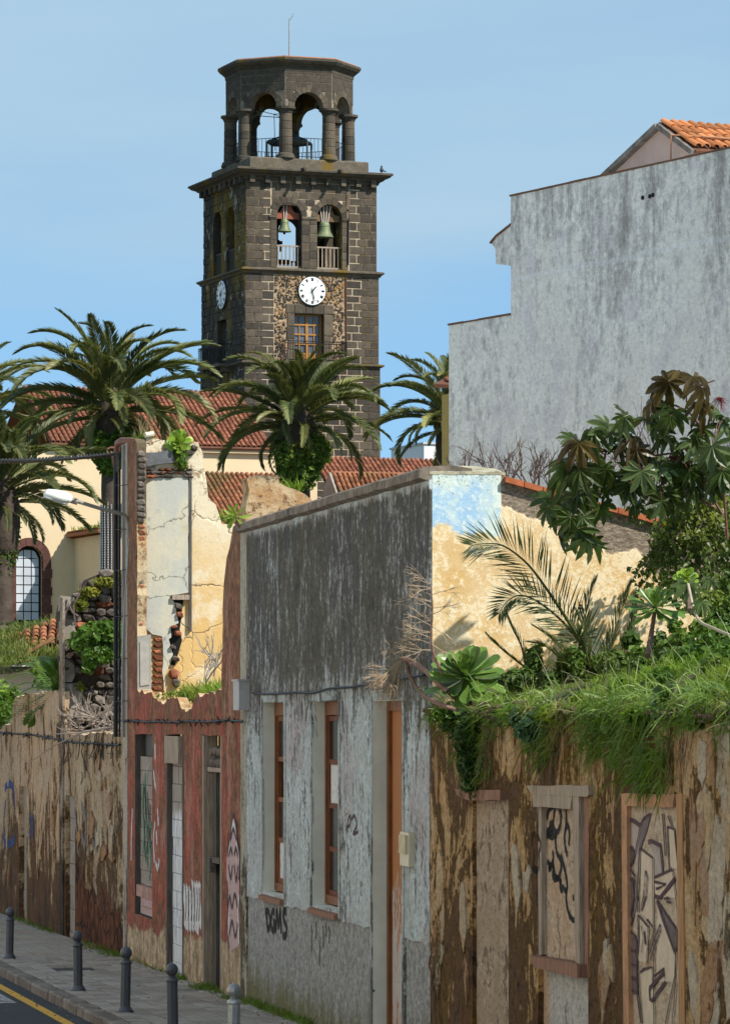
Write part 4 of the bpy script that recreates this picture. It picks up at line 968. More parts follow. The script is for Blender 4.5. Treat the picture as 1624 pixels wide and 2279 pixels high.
wb('frame_stile', [(1506, 1766), (1519, 1766), (1528, 2420), (1513, 2420)], 0.01, 0.12, m_wood('ochre_post', (0.36, 0.20, 0.095)))
# ---- black tag on the second doorway (strokes read from the wall)
def zq(x, y): return (1140.5 + x * 0.2977, 1696.9 + y * 0.2977)      # pixel of the enlarged detail -> picture
T = [[(180, 790), (200, 810), (230, 815)], [(185, 560), (205, 530), (240, 580), (250, 620), (235, 680), (240, 780), (215, 800), (195, 760), (200, 680), (185, 600), (190, 550)],
     [(215, 440), (230, 370), (255, 410), (270, 360), (300, 330), (315, 300), (330, 330), (355, 315), (360, 345)], [(320, 330), (310, 390), (305, 460), (315, 510), (340, 515), (358, 460), (362, 390), (350, 340)],
     [(225, 440), (215, 490), (235, 540), (265, 510), (290, 490), (300, 450), (280, 470), (275, 540), (300, 520), (290, 500)], [(240, 570), (265, 545), (290, 560), (325, 545), (320, 580), (330, 670), (350, 710), (365, 760), (355, 830), (335, 870), (310, 820), (300, 760)],
     [(400, 330), (402, 430), (395, 500), (388, 560), (395, 640), (408, 690)], [(395, 500), (412, 470), (425, 530), (420, 620)], [(260, 740), (290, 780), (270, 800), (300, 760), (310, 800), (300, 840), (315, 875), (340, 860), (365, 900)],
     [(360, 690), (385, 780), (400, 850), (408, 930), (395, 960), (375, 930), (365, 960), (355, 920), (362, 880)], [(405, 950), (400, 1010), (410, 1090), (430, 1150), (460, 1180), (485, 1150)], [(450, 1010), (475, 1015), (480, 1040)], [(300, 660), (305, 720), (290, 770)]]
g = G()
for st in T: ribbon(g, WP2, WP2.I([zq(*p) for p in st]), 0.055, 0.05 if min(p[0] for p in st) < 215 else 0.005)
g.ob('graffiti_tag', M_SPRAYK, p2)
# ---- mural of angular black and white shapes on the third doorway: plain filled shapes first, lines over them
F1 = [[(880, 430), (960, 470), (930, 760), (880, 640)], [(1020, 600), (1110, 620), (1130, 820), (1060, 860), (1060, 700)], [(850, 860), (900, 790), (940, 1010), (890, 1240), (860, 1180)]]
F2 = [[(960, 640), (1055, 715), (1060, 1230), (960, 1120)], [(1065, 860), (1200, 800), (1230, 1010), (1130, 1010), (1070, 1010)], [(945, 1140), (1020, 1230), (1010, 1500), (940, 1480)], [(1085, 1030), (1210, 1280), (1220, 1640), (1080, 1640)], [(960, 1570), (1050, 1530), (1055, 1960), (980, 1960)], [(1165, 480), (1215, 500), (1240, 800), (1180, 780)]]
F3 = [[(855, 1290), (930, 1310), (935, 1740), (860, 1720)], [(1085, 1030), (1230, 1240), (1230, 1420)], [(835, 640), (910, 660), (890, 790), (840, 770)], [(880, 860), (915, 880), (900, 1190), (880, 1150)], [(960, 480), (1040, 380), (1010, 500), (950, 680)]]
for shp, m_, off in ((F1, plain('mural_mid_grey', (0.34, 0.28, 0.255), 0.3, 8), -0.076), (F2, plain('mural_pale', (0.52, 0.42, 0.32), 0.2, 8), -0.074), (F3, plain('mural_smoky_dark', (0.13, 0.10, 0.10), 0.5, 6), -0.072)):
    g = G()
    for k_, sh_ in enumerate(shp): slab('', WP3, WP3.I([zq(*p) for p in sh_]), None, 0.001, off + 0.078 + k_ * 0.0007, [], None, g)
    g.ob('mural_shape', m_, p3)
L = [[(835, 500), (865, 430), (900, 430), (960, 470)], [(960, 470), (985, 420), (1040, 380)], [(960, 480), (930, 640), (900, 770)], [(835, 640), (900, 640), (920, 690), (890, 760), (860, 790)], [(840, 700), (880, 670), (850, 770)],
     [(960, 640), (1055, 715), (1060, 1230)], [(960, 640), (940, 1000), (945, 1120)], [(1000, 810), (1015, 860), (1005, 1000), (970, 1110)], [(1000, 810), (985, 1000), (965, 1100)], [(1020, 600), (1040, 585), (1110, 620), (1130, 830)], [(1065, 860), (1200, 800), (1240, 1100)],
     [(1065, 890), (1150, 910), (1080, 945)], [(1070, 1000), (1110, 1010), (1220, 870)], [(1140, 1020), (1170, 1010), (1190, 1050), (1160, 1040)], [(1085, 1030), (1150, 1130), (1225, 1240)], [(1085, 1030), (1140, 1200), (1220, 1420)], [(945, 1140), (1020, 1230), (1010, 1500)], [(1010, 1170), (1070, 1250), (1020, 1400)],
     [(945, 1140), (950, 1300), (940, 1480)], [(1110, 1210), (1115, 1250), (1040, 1480), (1030, 1430), (1110, 1210)], [(970, 1220), (985, 1300), (970, 1420)], [(990, 1260), (1000, 1360)], [(850, 860), (880, 790), (920, 850), (935, 1000), (900, 1190), (880, 1250)], [(850, 860), (855, 1100), (880, 1250), (930, 1310)],
     [(870, 880), (905, 870), (915, 1000), (890, 1150)], [(960, 1570), (990, 1545), (1050, 1530), (1060, 1700)], [(960, 1570), (965, 1700), (980, 1950)], [(1030, 1690), (1140, 1570), (1150, 1640), (1050, 1780), (1035, 1770), (1030, 1690)], [(1060, 1600), (1140, 1540), (1140, 1610)], [(1165, 480), (1215, 500), (1245, 800)], [(1165, 480), (1180, 800)],
     [(1230, 1380), (1220, 1600), (1150, 1950)], [(1230, 1640), (1200, 1960)], [(935, 1320), (940, 1740), (970, 1950)], [(860, 1400), (925, 1410)], [(860, 1500), (930, 1520)], [(860, 1600), (930, 1620)], [(860, 1680), (935, 1720)], [(1060, 1240), (1065, 1960)], [(1130, 380), (1150, 700)], [(1170, 400), (1200, 480)]]
g = G()
for i, st in enumerate(L): ribbon(g, WP3, WP3.I([zq(*p) for p in st]), 0.022 if i % 3 else 0.04, 0.013 + 0.0004 * (i % 7), 0, False)
g.ob('mural_outline', M_SPRAYV, p3)

# ---- loose plates of old plaster still clinging to the wall, standing proud of the earth behind
def flakes(parent, n, x0, x1, y0, y1, avoid, mats, seed, szs=(.05, .22), hs=(.10, .42), off=0.0):
    q = random.Random(seed)
    for _ in range(n):
        x = q.uniform(x0, x1); y = q.uniform(y0, y1)
        if any(l - 6 < x < r_ + 6 for l, r_ in avoid): continue
        a, z = WALL.sz(x, y); w_ = q.uniform(*szs); h_ = q.uniform(*hs); m_ = 11; ph = q.random() * 6.28; lean = q.uniform(-.3, .3)
        lp = []
        for i in range(m_):
            t = ph + 2 * math.pi * i / m_; k = q.uniform(.55, 1.15); dz_ = h_ * k * math.sin(t); lp.append((a + w_ * k * math.cos(t) + lean * dz_, z + dz_ - (.25 * h_ if math.sin(t) < -.6 and q.random() < .5 else 0)))
        slab('plaster_flake', WALL, jag(lp, .012, .05), q.choice(mats), .03, off + q.uniform(.006, .022), [], parent)
MF = [m_tan('plaster_flake_' + nm, cl, -0.035) for nm, cl in (('sand', ((0.58, 0.42, 0.25), (0.52, 0.34, 0.17), (0.40, 0.24, 0.10), (0.22, 0.13, 0.06), (0.10, 0.06, 0.04))), ('pale', ((0.58, 0.48, 0.36), (0.52, 0.41, 0.29), (0.38, 0.28, 0.18), (0.22, 0.15, 0.09), (0.1, 0.07, 0.05))), ('rust', ((0.44, 0.25, 0.13), (0.38, 0.20, 0.09), (0.28, 0.14, 0.06), (0.16, 0.08, 0.04), (0.08, 0.05, 0.03))))]
flakes(gw, 105, 962, 1640, 1640, 2290, ((1045, 1137), (1184, 1320), (1380, 1530)), MF, 5)
flakes(gw, 17, 1530, 1640, 1600, 2250, (), MF, 6, (.06, .26), (.12, .5))
flakes(lw, 40, 0, 262, 1665, 1950, ((36, 66), (132, 170)), MF, 7, (.12, .45), (.08, .30))
flakes(red, 26, 286, 533, 1620, 2050, ((298, 342), (368, 412), (448, 534)), [spray('old_pink_paint', (0.46, 0.24, 0.19), .9), M_SPRAYW, M_RED], 8, (.05, .16), (.06, .28), -.024)
# ================================================================== garden soil heaped behind the wall
GX = lambda a, w_: WALL.at(a, 0, -w_)
def garden_z(a, w_):
    t_ = min(1.0, w_ / 0.9); base = CAMZ - 0.02 + 0.30 * t_ * t_ * (3 - 2 * t_) + 0.06 * w_ + 0.12 * max(0, min(1, (36.5 - a) / 5)) * t_
    return base + 0.10 * noise.noise(Vector((a * 0.8, w_ * 0.8, 5))) + 0.05 * noise.noise(Vector((a * 2.4, w_ * 2.4, 8)))
g = G(); na, nw = 46, 26
sA, sB = WALL.S(957) - 0.02, WALL.S(1760)
for i in range(na + 1):
    for j in range(nw + 1):
        a = sB + (sA - sB) * i / na; w_ = 0.02 + 7.5 * (j / nw) ** 1.4
        p = GX(a, w_); g.v.append((p.x, p.y, garden_z(a, w_) - (0.05 if j == 0 else 0)))
for i in range(na):
    for j in range(nw): g.f.append((i * (nw + 1) + j, (i + 1) * (nw + 1) + j, (i + 1) * (nw + 1) + j + 1, i * (nw + 1) + j + 1))
tag(g.ob('garden_terrain', M_SOIL, None, True), kind='structure')
# ================================================================== bell tower
TA = R(20.0); TT = Vector((math.cos(TA), math.sin(TA), 0)); TLd = Vector((-math.sin(TA), math.cos(TA), 0))
C0 = P(545.5, 1600, 210.0); 
TR = Pl(C0.x, C0.y, TT.x, TT.y); TL = Pl(C0.x, C0.y, TLd.x, TLd.y); TR.n = -TLd; TL.n = -TT
TW = TR.S(842.5)                                             # width of the lower shaft
def TZ(y, x=545.5): return CAMZ + (HY - y) * 210.0 / FPX
TBACK = Pl(*(Vector((C0.x, C0.y, 0)) + TLd * TW).to_2d(), TT.x, TT.y); TBACK.n = TLd
TRGT = Pl(*(Vector((C0.x, C0.y, 0)) + TT * TW).to_2d(), TLd.x, TLd.y); TRGT.n = TT
tow = empty('bell_tower', (C0.x + (TT.x + TLd.x) * TW / 2, C0.y + (TT.y + TLd.y) * TW / 2, gz(140)), 'tall dark stone church bell tower with clock faces, bells and open octagonal lantern', 'tower')
def m_mortar(name, c, d):
    b = MB(name, 0.95, 0.1); f = b.noise(5, 7, 0.7)
    return b.out(b.mix(b.thr(f, 0.35, 0.65), c, d), f, 0.6, 0.03)
M_MORT = m_mortar('pale_lime_mortar', (0.36, 0.27, 0.18), (0.52, 0.42, 0.30))
M_MORG = m_mortar('grey_mortar', (0.14, 0.12, 0.095), (0.24, 0.20, 0.15))
def m_basalt(name, lo, hi, lich=0.0, moss=0.0):
    b = MB(name, 0.9, 0.2); f = b.noise(3.2, 7, 0.7); h = b.noise(0.5, 4, 0.6)
    c = b.mix(b.lin(f, 0.25, 0.75), lo, hi)
    c = b.mix(b.thr(h, 0.5, 0.66, 0, 0.5), c, tuple((x + y) * 0.62 for x, y in zip(lo, (0.06, 0.045, 0.025))))
    c = b.mix(1.0, c, b.ramp(b.rand(), [(0, (0.6, 0.6, 0.62)), (1, (1.35, 1.28, 1.18))]), 'MULTIPLY')
    if moss: c = b.mix(b.thr(b.noise(0.45, 6, 0.65, b.map((1, 1, 0.28))), 0.60 - moss, 0.72 - moss, 0, 0.85), c, (0.16, 0.10, 0.012))
    if lich: c = b.mix(b.thr(b.noise(2.6, 5, 0.7, b.map((1, 1, 0.5))), 0.70 - lich, 0.74 - lich, 0, 0.8), c, (0.36, 0.34, 0.31))
    return b.out(c, f, 0.6, 0.04)
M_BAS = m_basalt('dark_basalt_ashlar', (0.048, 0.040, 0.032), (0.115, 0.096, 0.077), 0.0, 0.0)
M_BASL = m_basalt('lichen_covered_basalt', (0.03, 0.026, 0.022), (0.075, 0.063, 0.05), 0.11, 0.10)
M_BASO = m_basalt('brown_basalt', (0.058, 0.048, 0.037), (0.125, 0.104, 0.081), 0.02, 0.03)
M_CORN = m_basalt('weathered_cornice_stone', (0.05, 0.044, 0.036), (0.14, 0.12, 0.095), 0.03, 0.05)
z_b, z_l2, z_l1, z_c = gz(140), TZ(806), TZ(600), TZ(398)
UI = 0.085                                                     # the belfry stage steps back a little
# arched bell openings, the same on all four sides
def opn(x0, x1, ytop, ybot):
    a0, a1 = TR.S(x0), TR.S(x1); zb = CAMZ + (HY - ybot) * TR.Y((x0 + x1) / 2) / FPX; r = (a1 - a0) / 2
    zt_ = CAMZ + (HY - ytop) * TR.Y((x0 + x1) / 2) / FPX
    return (a0, a1, zb, zt_ - r)
O1 = opn(617, 672, 449, 596); O2 = opn(706.5, 761.5, 456, 600)
zb_o = (O1[2] + O2[2]) / 2; zs_o = (O1[3] + O2[3]) / 2
O1 = (O1[0], O1[1], zb_o, zs_o); O2 = (O2[0], O2[1], zb_o, zs_o)
mid = (O1[0] + O2[1]) / 2
hs = [arch(*O1), arch(*O2)]
hsL = [arch(TW - O[1], TW - O[0], O[2], O[3]) for O in (O1, O2)]
def stage(pl, z0, z1, ins, holes, m, nm='shaft_wall'): return slab(nm, pl, rect(ins, TW - ins, z0, z1), m, 0.95, -ins, holes, tow)
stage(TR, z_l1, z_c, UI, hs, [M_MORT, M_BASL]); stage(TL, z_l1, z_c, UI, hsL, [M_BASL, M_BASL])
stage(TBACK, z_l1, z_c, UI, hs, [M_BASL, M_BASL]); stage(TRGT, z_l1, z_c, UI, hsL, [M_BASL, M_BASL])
# clock stage with a balcony door on two sides
DR = (TR.S(655), TR.S(720)); zd0 = z_l2 + 0.03; zd1 = CAMZ + (HY - 699) * TR.Y(690) / FPX
hD = [rect(DR[0], DR[1], zd0, zd1)]
dl = (TW - DR[1], TW - DR[0]); hDL = [rect(dl[0], dl[1], zd0, zd1)]
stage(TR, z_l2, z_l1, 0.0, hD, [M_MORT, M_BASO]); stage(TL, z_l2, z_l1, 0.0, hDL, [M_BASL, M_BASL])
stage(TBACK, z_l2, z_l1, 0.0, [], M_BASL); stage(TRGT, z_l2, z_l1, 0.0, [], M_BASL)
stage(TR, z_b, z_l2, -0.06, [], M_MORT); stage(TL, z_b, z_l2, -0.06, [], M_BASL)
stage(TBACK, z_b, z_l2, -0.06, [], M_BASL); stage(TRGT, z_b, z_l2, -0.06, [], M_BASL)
cc = Vector((C0.x, C0.y, 0)) + (TT + TLd) * TW / 2
def sq(o): h = TW / 2 + o; return [cc + TT * a * h + TLd * b_ * h for a, b_ in ((-1, -1), (1, -1), (1, 1), (-1, 1))]
def ring(name, prof, poly, m, par=tow):
    """sweep a profile (outward offset, height) round a polygon given by a function of the offset"""
    g = G(); n = len(poly(0)); k = len(prof)
    for o, z in prof:
        for p in poly(o): g.v.append((p.x, p.y, z))
    for i in range(k - 1):
        for j in range(n): g.f.append((i * n + j, i * n + (j + 1) % n, (i + 1) * n + (j + 1) % n, (i + 1) * n + j))
    g.f.append(tuple((k - 1) * n + j for j in range(n))); g.f.append(tuple(range(n))[::-1])
    o = g.ob(name, m, par)
    return o
ring('string_course', [(-0.5, z_l1 - 0.16), (0.06, z_l1 - 0.16), (0.12, z_l1 - 0.06), (0.24, z_l1 + 0.02), (0.24, z_l1 + 0.10), (0.02, z_l1 + 0.16), (-0.5, z_l1 + 0.16)], sq, M_CORN)
ring('string_course', [(-0.5, z_l2 - 0.10), (0.10, z_l2 - 0.10), (0.24, z_l2 - 0.02), (0.24, z_l2 + 0.06), (0.02, z_l2 + 0.10), (-0.5, z_l2 + 0.10)], sq, M_CORN)
zc1 = TZ(372)
ring('main_cornice', [(-0.6, z_c - 0.02), (-0.02, z_c - 0.02), (0.05, z_c + 0.12), (0.20, z_c + 0.19), (0.25, z_c + 0.25), (0.46, z_c + 0.34), (0.53, z_c + 0.42), (0.60, z_c + 0.46), (0.60, z_c + 0.55), (0.50, z_c + 0.59), (-0.6, z_c + 0.64)], sq, M_CORN)
for pl in (TR, TL):
    for k in range(9):
        g = G(); bx(g, pl, 0.35 + (TW - 0.7) * k / 8 - 0.13, 0.35 + (TW - 0.7) * k / 8 + 0.13, z_c - 0.16, z_c + 0.24, 0.22, -0.15); g.ob('corbel', M_CORN, tow)
for xc in (808, 1045):
    x = (700 + xc * 0.6158) / 1.7974; a = TR.S(x); zg_ = z_c + 0.57
    g = G(); g.tube([TR.at(a, zg_, 0.4), TR.at(a, zg_ - 0.03, 1.0)], [0.10, 0.085], 10); g.ob('gargoyle_spout', M_CORN, tow)
zp0 = z_c + 0.60; zp1 = TZ(345, 640) + 0.02
ring('plinth', [(-1.0, zp0 - 0.1), (-0.42, zp0 - 0.1), (-0.42, zp1 - 0.06), (-0.48, zp1), (-1.0, zp1), (-2.0, zp1 + 0.01)], sq, M_CORN)
# ---- individual ashlar stones of the sunlit face
def ashlar(q):
    b_, d = 0.05, 0.5
    v = [(-.5, 0, -.5), (.5, 0, -.5), (.5, 0, .5), (-.5, 0, .5)]
    j = lambda: random.uniform(-0.025, 0.025)
    v2 = [(-.5 + j() * .4, 0.75, -.5 + j()), (.5 + j() * .4, 0.75, -.5 + j()), (.5 + j() * .4, 0.75, .5 + j()), (-.5 + j() * .4, 0.75, .5 + j())]
    v3 = [(-.46 + j() * .5, 1, -.43 + j()), (.46 + j() * .5, 1, -.43 + j()), (.46 + j() * .5, 1, .43 + j()), (-.46 + j() * .5, 1, .43 + j())]
    V_ = v + v2 + v3
    F_ = [(8, 9, 10, 11)] + [(i, (i + 1) % 4, 4 + (i + 1) % 4, 4 + i) for i in range(4)] + [(4 + i, 4 + (i + 1) % 4, 8 + (i + 1) % 4, 8 + i) for i in range(4)]
    return V_, F_
ASH = [ashlar(q) for q in range(8)]
ASHM = [mk('ashlar_stone', v, f, M_BAS) for v, f in ASH]
ASHO = [mk('ashlar_stone', v, f, M_BASO) for v, f in ASH]
stonefield = {}
nst = 0
def stone(pl, a0, a1, z0, z1, proud, off, gap=0.027, single=True, meshes=ASHM, key='stonework', mat=None):
    global nst
    w_, h_ = a1 - a0 - 2 * gap, z1 - z0 - 2 * gap
    if w_ < 0.06 or h_ < 0.06: return
    p = pl.at((a0 + a1) / 2, (z0 + z1) / 2, off); ex, ey = pl.d, pl.n
    M = Matrix(((ex.x, ey.x, 0, p.x), (ex.y, ey.y, 0, p.y), (0, 0, 1, p.z), (0, 0, 0, 1))) @ Matrix.Diagonal((w_, proud, h_, 1))
    q = random.randrange(8)
    if single and nst < 300: inst('ashlar_stone', meshes[q], M, tow); nst += 1
    else:
        g, m_ = stonefield.setdefault(key, (G(), mat or M_BAS)); g.add([M @ Vector(v) for v in ASH[q][0]], ASH[q][1])
def courses(pl, a0, a1, z0, z1, hh, lens, off, single=True, proud=0.018, holes=(), meshes=ASHM, key='stonework', mat=None, gap=0.027):
    z = z0; r = 0
    while z < z1 - 0.1:
        h_ = min(hh * random.uniform(0.85, 1.15), z1 - z)
        if z1 - z - h_ < 0.12: h_ = z1 - z
        a = a0; first = True
        while a < a1 - 0.02:
            L_ = random.uniform(*lens) * (0.6 if first and r % 2 else 1.0); first = False
            e = min(a + L_, a1)
            if a1 - e < 0.2: e = a1
            c_ = ((a + e) / 2, z + h_ / 2)
            if not any(inside(c_, H_) or inside((a + 0.03, c_[1]), H_) or inside((e - 0.03, c_[1]), H_) for H_ in holes):
                stone(pl, a, e, z, z + h_, proud * random.uniform(0.6, 1.2), off, gap, single, meshes, key, mat)
            a = e
        z += h_; r += 1
aq0, aq1 = TR.S(606), TR.S(774)
z_hide = TZ(880)
courses(TR, UI, aq0 - 0.05, z_l1 + 0.16, z_c - 0.05, 0.41, (0.62, 0.85), -UI)
courses(TR, aq1 + 0.10, TW - UI, z_l1 + 0.16, z_c - 0.05, 0.41, (0.5, 0.85), -UI)
courses(TR, 0.0, aq0 + 0.1, z_l2 + 0.1, z_l1 - 0.16, 0.41, (0.68, 0.95), 0.0)
courses(TR, aq1 - 0.15, TW, z_l2 + 0.1, z_l1 - 0.16, 0.41, (0.55, 0.9), 0.0)
# belfry centre: arch bands and smooth ashlar with tight joints
def archband(O, r_out, z0):
    a0, a1, zb, zs = O; c = (a0 + a1) / 2; r = (a1 - a0) / 2; n = 9
    for i in range(n):
        t0, t1 = math.pi * i / n + 0.012, math.pi * (i + 1) / n - 0.012
        ro = r_out + (0.12 if i % 2 else 0)
        lp = [(c + r * math.cos(t0), zs + r * math.sin(t0)), (c + ro * math.cos(t0), zs + ro * math.sin(t0)), (c + ro * math.cos((t0 + t1) / 2), zs + ro * math.sin((t0 + t1) / 2)), (c + ro * math.cos(t1), zs + ro * math.sin(t1)), (c + r * math.cos(t1), zs + r * math.sin(t1))]
        slab('voussoir', TR, lp, M_BAS, 0.06, -UI + 0.045, [], tow)
for O in (O1, O2): archband(O, (O[1] - O[0]) / 2 + 0.30, 0)
big = [arch(O[0] - 0.04, O[1] + 0.04, O[2] - 1, O[3]) for O in (O1, O2)]
courses(TR, aq0, aq1, zs_o + 0.05, z_c - 0.05, 0.42, (0.55, 0.8), -UI, True, 0.018, big, ASHO, gap=0.012)
for O in (O1, O2):
    for sd_ in (0, 1):
        z = zb_o
        while z < zs_o - 0.2:
            h_ = random.uniform(0.38, 0.55); h_ = min(h_, zs_o - 0.14 - z)
            hp = (O2[0] - O1[1]) / 2; s0, s1 = (O[0] - (hp if O is O2 else .36), O[0]) if sd_ == 0 else (O[1], O[1] + (hp if O is O1 else .36))
            stone(TR, s0, s1, z, z + h_, 0.045, -UI, 0.008, True, ASHO); z += h_
for s0, s1 in ((O1[0] - 0.42, O1[0] - 0.005), (O1[1] + 0.005, O2[0] - 0.005), (O2[1] + 0.005, O2[1] + 0.42)):
    g = G(); bx(g, TR, s0, s1, zs_o - 0.13, zs_o - 0.02, 0.11 - UI, -UI - 0.05); bx(g, TR, s0 + .03, s1 - .03, zs_o - 0.20, zs_o - 0.13, 0.07 - UI, -UI - 0.05); g.ob('impost', M_CORN, tow)
# rubble panel behind the clock
surr = (TR.S(637), TR.S(741))
def rubble(pl, a0, a1, z0, z1, off, cell, holes, mats):
    gs_ = [G() for _ in mats]
    z = z0
    while z < z1:
        a = a0 + random.uniform(-.1, 0)
        while a < a1:
            w_ = cell * random.uniform(0.5, 1.6); h_ = cell * random.uniform(0.4, 0.95)
            c_ = (a + w_ / 2, z + random.uniform(-.05, .05))
            if a0 < c_[0] - w_ * .3 and c_[0] + w_ * .3 < a1 and z0 < c_[1] < z1 - 0.05 and not any(inside(c_, H_) for H_ in holes):
                n = random.randint(5, 7); ph = random.random() * 6.28
                o_ = [(c_[0] + w_ * .46 * math.cos(ph + 6.283 * i / n) * random.uniform(.75, 1.1), c_[1] + h_ * .5 * math.sin(ph + 6.283 * i / n) * random.uniform(.75, 1.1)) for i in range(n)]
                i_ = [(c_[0] + (p[0] - c_[0]) * .72, c_[1] + (p[1] - c_[1]) * .72) for p in o_]
                h2 = random.uniform(.03, .08)
                vs = [pl.at(p[0], p[1], off) for p in o_] + [pl.at(p[0], p[1], off + h2) for p in i_]
                random.choice(gs_).add(vs, [tuple(range(n, 2 * n))] + [(i, (i + 1) % n, n + (i + 1) % n, n + i) for i in range(n)])
            a += w_
        z += cell * 0.5
    for g, m_ in zip(gs_, mats): tag(g.ob('rubble_infill', m_, tow), kind='stuff')
M_RUBT = plain('tan_rubble', (0.32, 0.22, 0.13), 0.4, 3, bs=0.6, bd=0.05); M_RUBO = plain('ochre_rubble', (0.25, 0.14, 0.055), 0.4, 3, bs=0.6, bd=0.05)
slab('rubble_bed', TR, rect(aq0 + 0.11, aq1 - 0.16, z_l2 + 0.1, z_l1 - 0.16), m_mortar('brown_mortar', (0.20, 0.13, 0.08), (0.42, 0.31, 0.20)), 0.05, 0.006, [rect(DR[0], DR[1], zd0 + 0.1, zd1)], tow)
hole_s = [rect(surr[0], surr[1], z_l2, zd1 + 0.55)]
rubble(TR, aq0 + 0.12, aq1 - 0.17, z_l2 + 0.1, z_l1 - 0.18, 0.0, 0.22, hole_s, [M_BAS, M_BAS, M_BASO, M_RUBT, M_RUBO])
for s0, s1, z0, z1 in ((surr[0], DR[0], zd0, zd0 + .7), (surr[0] + .1, DR[0], zd0 + .7, zd0 + 1.25), (surr[0], DR[0], zd0 + 1.25, zd0 + 1.9), (surr[0] + .05, DR[0], zd0 + 1.9, zd1), (DR[1], surr[1], zd0, zd0 + .8), (DR[1], surr[1] - .1, zd0 + .8, zd0 + 1.45), (DR[1], surr[1], zd0 + 1.45, zd1),
                       (surr[0] - .02, DR[0] - .0, zd1, zd1 + .5), (DR[0], (DR[0] + DR[1]) / 2 - .2, zd1, zd1 + .5), ((DR[0] + DR[1]) / 2 - .2, (DR[0] + DR[1]) / 2 + .2, zd1, zd1 + .52), ((DR[0] + DR[1]) / 2 + .2, DR[1], zd1, zd1 + .5), (DR[1], surr[1] + .02, zd1, zd1 + .5)):
    stone(TR, s0, s1, z0, z1, 0.06, 0.0, 0.008, True, ASHO)
# ---- octagonal lantern
OR = 3.38; zo0 = zp1; zcap = CAMZ + (HY - 236) * 211.3 / FPX; zob = CAMZ + (HY - 155) * 211.3 / FPX; zot = CAMZ + (HY - 128) * 211.3 / FPX
angs = [math.atan2(-TLd.y, -TLd.x) + R(22.5 + 45 * i) for i in range(8)]
def octo(o):
    r = OR + o / math.cos(R(22.5)); return [cc + Vector((math.cos(t), math.sin(t), 0)) * r for t in angs]
ov = octo(0)
for i in range(8):
    A, B = ov[i], ov[(i + 1) % 8]; d = B - A; Lf = d.length
    pl = Pl(A.x, A.y, d.x, d.y); m_ = (A + B) / 2; pl.n = (m_ - cc).normalized(); pl.n.z = 0
    hw = 0.80; lp = [(0, zcap), (Lf / 2 - hw, zcap)] + [(Lf / 2 - hw * math.cos(math.pi * k / 14), zcap + hw * math.sin(math.pi * k / 14)) for k in range(1, 14)] + [(Lf / 2 + hw, zcap), (Lf, zcap), (Lf, zob), (0, zob)]
    face = pl.n.dot(Vector((0, -1, 0))) > 0.3
    slab('arcade_wall', pl, lp, [M_MORG, M_BASL] if face else M_BASL, 0.6, 0.0, [], tow)
    if face or abs(pl.n.y) < 0.5:
        ho = [arch(Lf / 2 - hw - 0.05, Lf / 2 + hw + 0.05, zcap - 1, zcap)]
        courses(pl, 0.02, Lf - 0.02, zcap + 0.02, zob, 0.42, (0.55, 0.9), 0.0, False, 0.018, ho, ASHO, 'lantern_stonework', M_BASO, 0.013)
        n = 11
        for k in range(n):
            t0, t1 = math.pi * k / n + 0.01, math.pi * (k + 1) / n - 0.01; ro = hw + 0.30 + (0.08 if k % 2 else 0)
            vp = [(Lf / 2 + q * math.cos(t), zcap + q * math.sin(t)) for q, t in ((hw, t0), (ro, t0), (ro, t1), (hw, t1))]
            slab('voussoir', pl, vp, M_BASO, 0.06, 0.04, [], tow)
    # low parapet course, railing
    rg = G(); zr = zo0 + 0.10
    for k in range(9): a = 0.45 + (Lf - 0.9) * k / 8; rg.tube([pl.at(a, zr, -0.3), pl.at(a, zr + 1.05, -0.3)], 0.014, 4)
    for z in (zr + 0.08, zr + 1.05): rg.tube([pl.at(0.3, z, -0.3), pl.at(Lf - 0.3, z, -0.3)], 0.018, 4)
    rg.ob('railing', M_BLACK, tow)
M_DRUM = M_BASO
for i in range(8):
    p = cc + (ov[i] - cc) * 0.925; base = Vector((p.x, p.y, 0)); nd = 5
    for k in range(nd):
        z0 = zo0 + 0.30 + (zcap - 0.35 - zo0 - 0.30) * k / nd; z1 = zo0 + 0.30 + (zcap - 0.35 - zo0 - 0.30) * (k + 1) / nd
        g = G(); g.lathe(base, [(0.345 - 0.006 * k, z0 + 0.006), (0.36 - 0.006 * k, z0 + 0.03), (0.36 - 0.006 * k, z1 - 0.03), (0.345 - 0.006 * k, z1 - 0.006)], 16); g.ob('column_drum', M_DRUM, tow, False)
    g = G(); g.lathe(base, [(0.50, zo0 - 0.02), (0.50, zo0 + 0.10), (0.45, zo0 + 0.15), (0.47, zo0 + 0.20), (0.40, zo0 + 0.27), (0.36, zo0 + 0.31)], 16); g.ob('column_base', M_CORN, tow, True)
    g = G(); g.lathe(base, [(0.33, zcap - 0.36), (0.37, zcap - 0.30), (0.37, zcap - 0.26), (0.44, zcap - 0.16), (0.52, zcap - 0.12), (0.52, zcap - 0.002)], 16); g.ob('column_capital', M_CORN, tow, False)
ring('lantern_cornice', [(-0.6, zob - 0.02), (0.03, zob - 0.02), (0.05, zob + 0.14), (0.22, zob + 0.30), (0.30, zob + 0.36), (0.40, zob + 0.50), (0.40, zob + 0.62), (0.30, zob + 0.66), (-0.6, zob + 0.68)], octo, M_CORN)
ring('lantern_roof', [(0.25, zob + 0.655), (0.22, zob + 0.72), (-1.5, zob + 0.98), (-3.0, zob + 1.10)], octo, plain('faded_terracotta_roof', (0.34, 0.14, 0.07), 0.3, 2))
g = G(); zt_ = zob + 1.05
